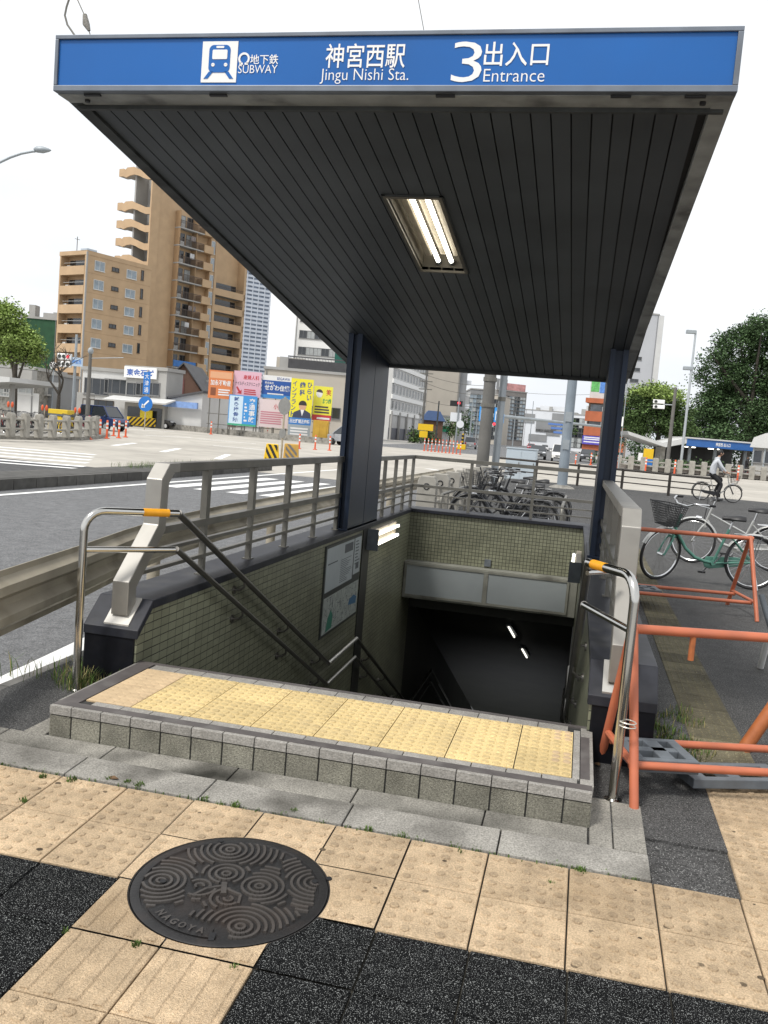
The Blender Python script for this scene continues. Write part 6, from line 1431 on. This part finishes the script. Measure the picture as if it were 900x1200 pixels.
# island with parked bicycles behind a concrete fence
t = thing('concrete_fence', 'concrete post and pipe fence curving round the traffic island on the left', 'fence', gp(57, 514))
F_ = [gp(u, v, RZ+.16) for u, v in ((-22,511),(-6,512),(12,512.5),(29,513),(45,513.3),(61,513.3),(77,513),(91,512.5),(103,511.5),(110,510),(113,507.5))]
for p in F_: b = MB(); cpost(b, p.x, p.y, p.z, .30, .26, 1.0); b.build('post', concp, t, bevel=.03)
for z in (.35, .75): b = MB(); b.tube([p+V((0,0,z)) for p in F_], .05, 8); b.build('pipe_rail', concp, t)
isl_b = 'bicycles parked on the traffic island behind the concrete fence'
src = bike('small dark bicycle parked behind the island fence', isl_b, redp, fine=False, basket=True); bike_spots = [(-5,500,R(50)),(7,503,R(80)),(16,502,R(100)),(24,503.5,R(70)),(35,503,R(110)),(43,502.5,R(60)),(82,503,R(95)),(90,502.5,R(75)),(97,502,R(110))]
for i, (u, v, a) in enumerate(bike_spots):
    p = gp(u, v+7, RZ+.16); p = V((*(p.xy+V((-1.5,2.0))), RZ+.16))
    if i == 0: src.location = p; src.rotation_euler = (0,0,a)
    else: dup(src, p, a)
p = dp(66, 492, 48); p.z = RZ+.16; t = thing('yellow_container', 'yellow box container with dark lid band on the traffic island', 'container', p); b = MB(); b.box(p.x-.5,p.y,p.z,p.x+.62,p.y+.7,p.z+.85); b.build('box', mat('container_yellow', (.65,.45,.02), .5, var=.08), t, bevel=.03); b = MB(); b.box(p.x-.52,p.y-.03,p.z+.85,p.x+.64,p.y+.72,p.z+.95); b.build('lid', greyplast, t); b = MB(); b.box(p.x-.52,p.y,p.z+.95,p.x+.64,p.y+.68,p.z+1.2); b.build('upper_tray', MATS['container_yellow'], t, bevel=.02)
for i, (u, v) in enumerate(((52.5,478),(91,481),(12.5,474))):
    p = dp(u, v, 50); t = thing('warning_lamp', ('orange double warning lamp beside the yellow container','orange warning lamp cluster right of the yellow container','orange double warning lamp near the left photo edge')[i], 'warning lamp', V((p.x, p.y, RZ)), 0, 'orange warning lamps'); b = MB(); b.cyl((p.x,p.y,RZ),(p.x,p.y,p.z),.03,n=6); b.build('pole', galv, t)
    for dx in (-.12,.14): b = MB(); b.ell((p.x+dx,p.y-.04,p.z),.08,.06,.17,10); b.build('lamp', delo, t, smooth=True)
for i, (u, v, d, m, l) in enumerate(((96,488,52,'motor_pink','red covered scooter parked by the concrete pole'),(107,490,50,'motor_red','pinkish red scooter at the end of the concrete fence'))):
    p = dp(u, v, d); p.z = RZ+.16; t = thing('scooter', l, 'scooter', p, R(60+40*i)); mm = mat(m, (.45,.08,.12), .4, var=.1)
    b = MB(); b.tube([(-.5,0,.45),(-.3,0,.62),(.0,0,.5),(.25,0,.32),(.42,0,.5),(.5,0,.95)], [.1,.16,.13,.1,.11,.06], 10); b.build('body', mm, t, local=True, smooth=True)
    for x in (-.5,.55): b = MB(); b.torus((x,0,.22),(0,1,0),.17,.05,16,8); b.build('wheel', rubber, t, local=True, smooth=True)
    b = MB(); b.ell((-.3,0,.74),.28,.12,.06,10); b.build('seat', black, t, local=True, smooth=True); b = MB(); b.tube([(.45,-.3,1.0),(.5,0,.95),(.45,.3,1.0)], .02, 6); b.build('handlebar', black, t, local=True)
# poles on the left
def pol(label, cat, u, vb, vt, d, r, m, name='utility_pole'):
    p = dp(u, vb, d); p.z = RZ; z = ztop(p, vt); t = thing(name, label, cat, p); b = MB(); b.cyl(p, V((p.x, p.y, z)), r, r*.7, 10); b.build('shaft', m, t, smooth=True); return t, p, z
t, p, z = pol('tall pale steel pole with traffic signal before the tan apartment block corner', 'signal pole', 85, 488, 392, 66, .13, pg, 'signal_pole')
q = dp(80, 419, 66); b = MB(); b.box(q.x-.55,p.y-.35,q.z-.2,q.x+.55,p.y-.1,q.z+.25); h1 = b.build('signal_head', white, t, bevel=.04)
b = MB(); b.box(q.x-.55,p.y-.35,q.z-.75,q.x+.55,p.y-.1,q.z-.3); h2 = b.build('signal_head', white, t, bevel=.04)
sigl = mat('signal_lens', (.03,.035,.03), .3, var=0); sigr = mat('signal_red', (.9,.05,.08), .3, var=0, emit=.5)
for hh, dz in ((h1,.03),(h2,-.52)):
    for k, x in enumerate((-.34,0,.34)): b = MB(); b.cyl((q.x+x,p.y-.40,q.z+dz),(q.x+x,p.y-.351,q.z+dz),.13,n=12); b.build('lens', sigr if (k == 2 and hh is h1) else sigl, hh)
q = dp(95, 425, 66); b = MB(); b.box(q.x-.45,p.y-.2,q.z-.32,q.x+.5,p.y-.15,q.z+.32); nb = b.build('name_board', mat('board_paleblue', (.4,.5,.62), .5, var=.05), t); text('神宮西', q.x-.36, q.x+.4, q.z-.16, q.z+.16, p.y-.203, sblue, nb, bold=.02)
t, p, z = pol('grey concrete utility pole with lamp in front of the white house', 'utility pole', 102, 492, 413, 62, .16, pc); b = MB(); b.ell((p.x,p.y,z+.1),.2,.2,.25,8); b.build('top_lamp', pg, t, smooth=True); b = MB(); b.tube([(p.x,p.y,z-.4),(p.x+2.5,p.y,z-.2)], .03, 6); b.build('arm', pg, t)
t, p, z = pol('thin street lamp pole by the white sign before the annex', 'street lamp', 60, 490, 430, 64, .05, pg, 'street_lamp'); b = MB(); b.ell((p.x-.05,p.y,z+.1),.25,.25,.28,10); b.build('globe', white, t, smooth=True)
# curved street lamp reaching in from the left
p = dp(-75, 560, 34); p.z = RZ; t = thing('street_lamp', 'grey street lamp with curved arm reaching in at the upper left', 'street lamp', p); E_ = dp(41, 180, 34); zt2 = dp(0, 190, 34).z-2.2
b = MB(); P = [V((p.x,p.y,RZ)), V((p.x,p.y,zt2))]; a0, a1 = V((p.x,p.y,zt2)), dp(0, 190, 34); P += [a0.lerp(a1, .55)+V((0,0,.35)), a1]; P += [dp(12, 184.5, 34), dp(25, 180, 34), dp(38, 177.5, 34), E_+V((0,0,.08))]
b.tube(P, [.1,.09,.06,.05,.046,.045,.045,.045], 10); b.build('pole', pg, t, smooth=True); b = MB()
h0, h1_ = dp(40, 175, 34), dp(60, 176.2, 34); dd = h1_-h0
b.tube([h0, h0+dd*.15, h0+dd*.5, h0+dd*.85, h1_], [.06,.115,.13,.07,.02], 12); b.build('lamp_head', pg, t, smooth=True)
# ------------------------------------------------------------------ avenue furniture
t, p, z = pol('utility pole with cross-arms before the white office building', 'utility pole', 493, 520, 434, 150, .2, pc)
for k in range(3): b = MB(); b.box(p.x-1.1,p.y-.1,z-.6-k*1.3,p.x+1.1,p.y+.1,z-.45-k*1.3); b.build('crossarm', railm, t)
t, p, z = pol('dark leaning utility pole before the blank beige wall', 'utility pole', 510, 522, 470, 150, .16, MATS['rim_dark'])
t, p, z = pol('signal pole with pink and dark signal heads at the avenue corner', 'signal pole', 533, 526, 466, 130, .12, pg, 'signal_pole')
q = dp(535, 473, 130); b = MB(); b.box(q.x-.9,q.y-.3,q.z-.4,q.x+.9,q.y-.1,q.z+.4); hh = b.build('signal_head', black, t); b = MB(); b.cyl((q.x+.4,q.y-.36,q.z+.1),(q.x+.4,q.y-.31,q.z+.1),.24,n=14); b.build('lens', sigr, hh)
b = MB(); b.box(q.x-.7,q.y-.3,q.z-2.6,q.x+.9,q.y-.2,q.z-1.3); b.build('plate', palew, t)
for i, (u, vb, vt, d) in enumerate(((549,527,470,140),(556,526,480,160),(620,524,470,260),(600,527,485,180))): pol(('thin grey pole beside the parked cars of the avenue','slim grey pole left of the blue road signs','faint tall pole in front of the white far building','thin pole just right of the control cabinet')[i], 'pole', u, vb, vt, d, .13, pg, 'lamp_pole')
t, p, z = pol('yellow and black striped warning post at the avenue corner', 'warning post', 541, 528, 508, 120, .14, ylw, 'warning_post'); b = MB()
for k in range(4): b.lathe([(.2,.2+.5*k),(.2,.45+.5*k)], 8, (p.x,p.y,RZ))
b.build('black_band', blk2, t); b = MB(); b.cyl((p.x-.5,p.y-.1,z+1.2),(p.x-.5,p.y-.05,z+1.2),.5,n=18); b.build('disc', palew, t); b = MB(); b.box(p.x-.55,p.y-.5,RZ,p.x+.5,p.y+.3,RZ+.7); b.build('base_block', ylw, t, bevel=.05)
t, p, z = pol('yellow square street signs before the dark shopfront', 'street sign', 497, 522, 503, 140, .06, pg, 'street_sign'); b = MB(); b.box(p.x-1.2,p.y-.1,z-.2,p.x+1.2,p.y-.04,z+.8); b.build('plate', ylw, t); b = MB(); b.box(p.x-.9,p.y-.1,z-1.3,p.x+.4,p.y-.04,z-.3); b.build('plate', ylw, t)
# gantry with blue signs
p = dp(566, 530, 64); p.z = RZ; t = thing('sign_gantry', 'grey sign gantry with blue road signs reaching over the avenue', 'sign gantry', p); b = MB(); b.cyl(p, p+V((0,0,7)), .14, n=12); b.build('pole', pg, t)
q0, q1 = dp(566, 485.5, 64), dp(716, 501, 70); b = MB(); b.tube([q0, q1], [.14,.09], 10); b.build('arm', pg, t)
rb = mat('roadsign_sky', (.03,.25,.62), .4, var=.05)
for u0, v0, u1, v1 in ((562.5,476,568,494),(580,477.5,584.8,495),(584.9,485,590,496)):
    a, c = dp(u0, v0, 63.6), dp(u1, v1, 63.6); b = MB(); b.box(min(a.x,c.x),a.y-.04,min(a.z,c.z),max(a.x,c.x),a.y+.04,max(a.z,c.z)); pn_ = b.build('sign_plate', rb, t); w = abs(a.x-c.x); z_ = min(a.z,c.z); x_ = min(a.x,c.x)
    b = MB(); b.box(x_+w*.25,a.y-.05,z_+.12,x_+w*.35,a.y-.041,z_+.8); b.box(x_+w*.35,a.y-.05,z_+.6,x_+w*.75,a.y-.041,z_+.7); b.build('route_arrow', white, pn_)
a = dp(579, 497, 63.5); b = MB(); b.ell(a, .11,.06,.11, 10); b.build('red_lamp', sigr, t)
# ------------------------------------------------------------------ right side: fence, shelter, lamp, poles
t = thing('concrete_fence', 'long white concrete post and rail fence beyond the road, before the trees', 'fence', gp(800, 556)); q0, q1 = gp(724, 549.5), gp(935, 566.5)
n = 15
for k in range(n+1):
    p = q0.lerp(q1, k/n); b = MB(); cpost(b, p.x, p.y, RZ, .5, .35, 1.25); b.build('post', concp, t, bevel=.04)
for z in (.45, .85): b = MB(); b.tube([q0+V((0,0,z)), q1+V((0,0,z))], .07, 8); b.build('pipe_rail', concp, t)
b = MB(); b.bar(q0+V((0,2.5,.3)), q1+V((0,2.5,.3)), 4.5, .4); struct(b.build('far_kerb', mat('kerb_far', (.16,.14,.125), .9, var=.2, vs=.6)))
t, p, z = pol('tall pale street lamp pole before the big dark tree', 'street lamp', 797, 551, 388, 88, .14, mat('lamp_pale', (.42,.45,.47), .4, .3, var=.05), 'street_lamp')
for zz, dx in ((z-.1,-.45),(z-3.6,-.35)): b = MB(); b.box(p.x+dx-.45,p.y-.2,zz-.18,p.x+dx+.5,p.y+.2,zz+.18); b.build('lamp_head', pg, t, bevel=.05)
t, p, z = pol('dark concrete utility pole with white signal boxes, right of the rounded tree', 'utility pole', 781, 552, 454, 84, .2, pc)
for v in (471, 477): q = dp(772, v, 84); b = MB(); b.box(q.x-.55,p.y-.3,q.z-.18,q.x+.5,p.y-.1,q.z+.18); h = b.build('signal_head', white, t, bevel=.04); b = MB(); b.cyl((q.x-.3,p.y-.34,q.z),(q.x-.3,p.y-.305,q.z),.14,n=10); b.build('lens', sigl, h)
q = dp(777, 474, 84); b = MB(); b.tube([q, V((p.x,p.y,q.z))], .05, 6); b.build('arm', pg, t)
t, p, z = pol('thin pole with a small white plate just right of the right pillar', 'sign pole', 724.5, 549, 440, 76, .045, pg, 'sign_pole'); q = dp(727, 494, 76); b = MB(); b.box(q.x-.2,p.y-.08,q.z-.4,q.x+.22,p.y-.03,q.z+.4); b.build('plate', white, t)
p = dp(760, 543, 84); p.z = RZ; t = thing('notice_sign', 'yellow and blue notice board on posts behind the white fence', 'notice sign', p); z_ = ztop(p, 526); b = MB(); b.box(p.x-.55,p.y,z_-.95,p.x+.35,p.y+.06,z_); b.build('yellow_panel', ylw, t); b = MB(); b.box(p.x-.55,p.y,RZ+.3,p.x+.35,p.y+.07,z_-.95); b.build('blue_panel', sblue, t); b = MB(); b.box(p.x-1.0,p.y-.02,z_-1.3,p.x-.6,p.y+.02,z_-.45); b.build('white_panel', white, t)
# shelter with blue fascia
L = Lot('shelter_canopy', 'blue edged shelter roof with lit underside before the dark trees', 803, 97, 884, 97, 512, 'canopy')
zb1 = L.loc(806, 520)[1]; L.box('fascia', 0, 0, L.H-.95, L.W, .2, L.H-.15, mat('fascia_blue', (.03,.12,.36), .45, var=.08, vs=1)); L.box('roof', -.2, -.1, L.H-.15, L.W+.2, 7, L.H, offw); L.box('soffit', 0, .2, L.H-1.0, L.W, 7, L.H-.9, soff)
text('神宮西 出入口', L.W*.42, L.W*.63, L.H-.75, L.H-.35, -.01, white, L.t, local=True, bold=.02)
b = MB(); b.prism([(-6.5,L.H+.1),(-6.3,L.H-.3),(-2.2,L.H-1.3),(0,L.H-.7),(0,L.H-.1),(-2.6,L.H-.85)], 'y', 0, 6); b.build('wing_roof', offw, L.t, local=True)
for x in (.8, L.W*.48, L.W-.6): L.box('post', x, 1.5, 0, x+.3, 1.8, L.H-1., pg)
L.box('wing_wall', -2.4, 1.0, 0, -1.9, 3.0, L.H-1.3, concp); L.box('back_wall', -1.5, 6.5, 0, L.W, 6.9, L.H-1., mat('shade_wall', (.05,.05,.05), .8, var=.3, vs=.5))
for fx in (.1, .45): b = MB(); b.box(L.W*fx,2.2,L.H-1.08,L.W*fx+1.0,2.9,L.H-1.001); b.build('shelter_lamp', tube_on, L.t, local=True)
L = Lot('kiosk', 'pale grey kiosk with domed roof at the right photo edge', 881, 92, 925, 90, 507, 'kiosk'); 
b = MB(); b.prism([(-.3,L.H-1.5),(L.W+.3,L.H-1.5),(L.W+.3,L.H-.4),(L.W*.8,L.H),(L.W*.3,L.H),(0,L.H-.5)], 'y', -.3, 4); b.build('roof', offw, L.t, local=True); L.box('body', 0, 0, 0, L.W, 3.6, L.H-1.5, grayw)
for x in (.5, 1.6): win(L, x, L.H-2.4, .9, 1.3, wf_g, glassd, 0)
for x in (.0, 1.1): L.box('corner_post', x, -.1, 0, x+.14, -.001, L.H-1.5, pg)
gpk = 'bicycles parked under the far shelter'
for k in range(6):
    p = dp(788+17*k, 551, 90); p.z = RZ+.2; dup(src, p, R(40+37*k), 'tiny dark bicycle under the far shelter behind the white fence', gpk)
p = dp(873, 556, 86); p.z = RZ+.3; t = thing('person', 'small distant standing person in dark clothes near the kiosk', 'person', p)
bod2 = skin('body', [((0,0,.95),.15),((0,0,1.2),.15),((.03,0,1.42),.12),((.05,0,1.52),.055),((.06,0,1.6),.06),((0,.2,1.38),.06),((.1,.24,1.12),.05),((.2,.2,.95),.04),((0,-.2,1.38),.06),((.1,-.24,1.12),.05),((.2,-.2,.95),.04),((0,.1,.5),.075),((0,.1,.06),.055),((0,-.1,.5),.075),((-.02,-.1,.06),.055)], [(0,1),(1,2),(2,3),(3,4),(2,5),(5,6),(6,7),(2,8),(8,9),(9,10),(0,11),(11,12),(0,13),(13,14)], trous, t)
b = MB(); b.ell((.07,0,1.68),.085,.075,.11,10); hd = b.build('head', skinm, t, local=True, smooth=True); b = MB(); b.ell((.055,0,1.71),.09,.083,.1,10); b.build('hair', hairm, hd, local=True, smooth=True)
# ------------------------------------------------------------------ vehicles
carglass = mat('car_glass', (.02,.025,.03), .08, var=0, spec=.9); lampw = mat('headlamp_glass', (.7,.72,.75), .12, var=0); platem = mat('plate_white', (.7,.7,.66), .5, var=0); tail = mat('tail_red', (.35,.015,.015), .3, var=0)
def car(label, col, P, ang, style='sedan', group=None):
    t = thing('car', label, 'car', P, ang, group); m = mat('carpaint_%d_%d_%d' % tuple(int(c*99) for c in col), col, .25, .1, var=.03, coat=.6)
    W = .86; L2 = 2.15
    low = {'sedan': [(-2.15,.35),(-2.2,.62),(-2.1,.92),(-1.0,.98),(.85,.96),(1.75,.84),(2.1,.68),(2.15,.35)], 'van': [(-2.1,.35),(-2.15,.7),(-2.1,1.0),(1.2,1.0),(1.85,.93),(2.1,.72),(2.12,.35)], 'kei': [(-1.7,.33),(-1.72,.7),(-1.68,1.0),(1.05,1.0),(1.55,.92),(1.7,.7),(1.7,.33)]}[style]
    cab = {'sedan': [(-1.75,.95),(-1.15,1.42),(.15,1.45),(1.0,.95)], 'van': [(-2.08,1.0),(-1.95,1.72),(.55,1.76),(1.45,1.0)], 'kei': [(-1.66,1.0),(-1.55,1.72),(.55,1.74),(1.15,1.0)]}[style]
    def loft(poly, ws, nm, mm, par=t, bev=.05):
        n = len(poly); b = MB(); b.add([(x, -w, z) for (x, z), w in zip(poly, ws)] + [(x, w, z) for (x, z), w in zip(poly, ws)], [tuple(range(n)), tuple(range(n, 2*n))[::-1]] + [(i, (i+1) % n, n+(i+1) % n, n+i) for i in range(n)]); return b.build(nm, mm, par, local=True, bevel=bev)
    xf = max(p[0] for p in low); xr = min(p[0] for p in low)
    body = loft(low, [W-.04 if abs(x) > xf*.93 else W for x, z in low], 'body', m)
    loft(cab, [W-.04, W-.2, W-.2, W-.06], 'windows', carglass, t, .03)
    (xa, za), (xb, zb2) = cab[1], cab[2]
    b = MB(); b.box(xa-.02,-W+.16,za-.03,xb+.02,W-.16,za+.05); b.build('roof', m, t, local=True, bevel=.03)
    b = MB()
    for s in (-1, 1):
        for a, c in ((cab[0], cab[1]), (cab[3], cab[2])): b.bar((a[0], s*(W-.05), a[1]), (c[0], s*(W-.185), c[1]), .06, .07)
        xm = (cab[1][0]+cab[2][0])/2; b.bar((xm, s*(W-.045), cab[0][1]), (xm, s*(W-.185), za), .06, .05)
    b.build('pillar', m, t, local=True)
    for x in (xf-.75, xr+.72):
        for s in (-1, 1):
            b = MB(); b.cyl((x, s*(W-.2), .31), (x, s*(W+.012), .31), .31, n=20); wh = b.build('wheel', rubber, t, local=True, smooth=True); b = MB(); b.cyl((x, s*(W+.0), .31), (x, s*(W+.02), .31), .19, n=14); b.build('rim', chrome, wh, local=True)
    for s in (-1, 1):
        b = MB(); b.ell((xf-.16, s*(W-.24), .74),.17,.2,.09,10); b.build('headlight', lampw, t, local=True, smooth=True)
        b = MB(); b.box(xr-.03, s*(W-.16)-.1, .68, xr+.1, s*(W-.16)+.1, .95); b.build('tail_light', tail, t, local=True)
        b = MB(); b.ell((cab[3][0]-.22, s*(W+.1), 1.03),.07,.1,.08,8); b.build('mirror', m, t, local=True, smooth=True)
    b = MB(); b.box(xf-.04,-.45,.52,xf+.025,.45,.64); b.build('grille', black, t, local=True); b = MB(); b.box(xf+.0,-.62,.33,xf+.035,.62,.44); b.build('lower_grille', black, t, local=True)
    b = MB(); b.box(xf+.026,-.17,.44,xf+.05,.17,.53); b.box(xr-.05,-.17,.5,xr-.01,.17,.6); b.build('number_plate', platem, t, local=True)
    return t
def cg(u, v): p = gp(u, v, RZ); return p
ga = 'cars coming up the avenue'
car('dark grey sedan facing the camera between pole and white van on the avenue', (.05,.055,.06), cg(629.5, 538), R(-86), 'sedan', ga)
car('white boxy minivan facing the camera just left of the bluish lamp pole', (.7,.7,.68), cg(655.5, 541), R(-88), 'kei', ga)
car('black sedan facing the camera in front of the orange brick building', (.015,.016,.018), cg(688, 541.5), R(-90), 'sedan', ga)
car('small red car far up the avenue at the left side', (.42,.03,.05), cg(622, 527.5), R(-86), 'sedan', ga)
car('white car far up the avenue behind the dark sedan', (.6,.6,.6), cg(638, 528.5), R(-86), 'sedan', ga)
car('white van farthest up the avenue, beside the bluish pole', (.6,.6,.6), cg(656, 527.5), R(-88), 'kei', ga)
car('silver grey van parked left of the navy pillar beside the yellow booth', (.36,.37,.39), cg(409, 522.6), R(168), 'van')
car('dark blue pickup style car parked before the white house', (.012,.03,.11), cg(121, 504), R(-12), 'kei')
car('small black car behind the end of the chevron barrier', (.02,.02,.022), cg(188, 502), R(-15), 'sedan')
car('grey car half hidden at the avenue corner near the striped post', (.3,.3,.31), cg(551, 526), R(95), 'van')
# overhead wires of the avenue
for i, (a, c, sag, lab) in enumerate((((493,437,150),(575,452,150),.6,'thin overhead wire from the cross-arm pole, uppermost of the four'),((493,446,150),(575,462,150),.8,'thin overhead wire from the cross-arm pole, second from top'),((493,468,150),(575,474,150),.7,'thin overhead wire at signal height before the beige wall'),((585,457,200),(700,462,200),.5,'faint overhead wire crossing the avenue sky'))):
    p, q = dp(*a), dp(*c); P = [p.lerp(q, k/10)-V((0,0,sag*4*(k/10)*(1-k/10))) for k in range(11)]
    t = thing('overhead_wire', lab, 'wire', p); b = MB(); b.tube(P, .035, 4); b.build('wire_line', railm, t)
# ------------------------------------------------------------------ light
w = bpy.data.worlds.new("World"); S.world = w; w.use_nodes = True
N = w.node_tree.nodes; L = w.node_tree.links; bg = N['Background']
sky = N.new('ShaderNodeTexSky'); sky.sky_type = 'NISHITA'; sky.sun_disc = False
EL, AZ = R(56), R(212)
sky.sun_elevation = EL; sky.sun_rotation = AZ; sky.dust_density = 4; sky.air_density = 1.2; sky.ozone_density = 1
hs = N.new('ShaderNodeHueSaturation'); hs.inputs['Saturation'].default_value = .12; L.new(sky.outputs[0], hs.inputs['Color'])
# veil of even cloud over the clear-sky colours
mx = N.new('ShaderNodeMix'); mx.data_type = 'RGBA'; mx.inputs[0].default_value = .72; L.new(hs.outputs[0], mx.inputs[6])
tc = N.new('ShaderNodeTexCoord'); ns = N.new('ShaderNodeTexNoise'); ns.inputs['Scale'].default_value = 2.2; ns.inputs['Detail'].default_value = 5
mp = N.new('ShaderNodeMapping'); mp.inputs['Scale'].default_value = (1, 1, 3); L.new(tc.outputs['Generated'], mp.inputs[0]); L.new(mp.outputs[0], ns.inputs['Vector'])
cr = N.new('ShaderNodeValToRGB'); cr.color_ramp.elements[0].position = .3; cr.color_ramp.elements[0].color = (8.2,8.7,9.4,1); cr.color_ramp.elements[1].position = .7; cr.color_ramp.elements[1].color = (11,11,11,1)
L.new(ns.outputs['Fac'], cr.inputs[0]); L.new(cr.outputs[0], mx.inputs[7]); L.new(mx.outputs[2], bg.inputs['Color'])
bg.inputs['Strength'].default_value = .105
sd = bpy.data.lights.new('sun', 'SUN'); sd.energy = 2.2; sd.angle = R(11); sd.color = (1, .965, .91)
so = bpy.data.objects.new('sun', sd); COL.objects.link(so)
# nishita azimuth: rotation measured from +Y clockwise seen from above
dirv = V((math.sin(AZ)*math.cos(EL), math.cos(AZ)*math.cos(EL), math.sin(EL)))
so.rotation_euler = dirv.to_track_quat('Z', 'Y').to_euler()
S.view_settings.view_transform = 'Standard'; S.view_settings.look = 'None'; S.view_settings.exposure = 0.34; S.view_settings.gamma = 1
S.view_settings.use_curve_mapping = False
S.render.engine = 'CYCLES'; S.cycles.max_bounces = 6; S.cycles.use_denoising = True
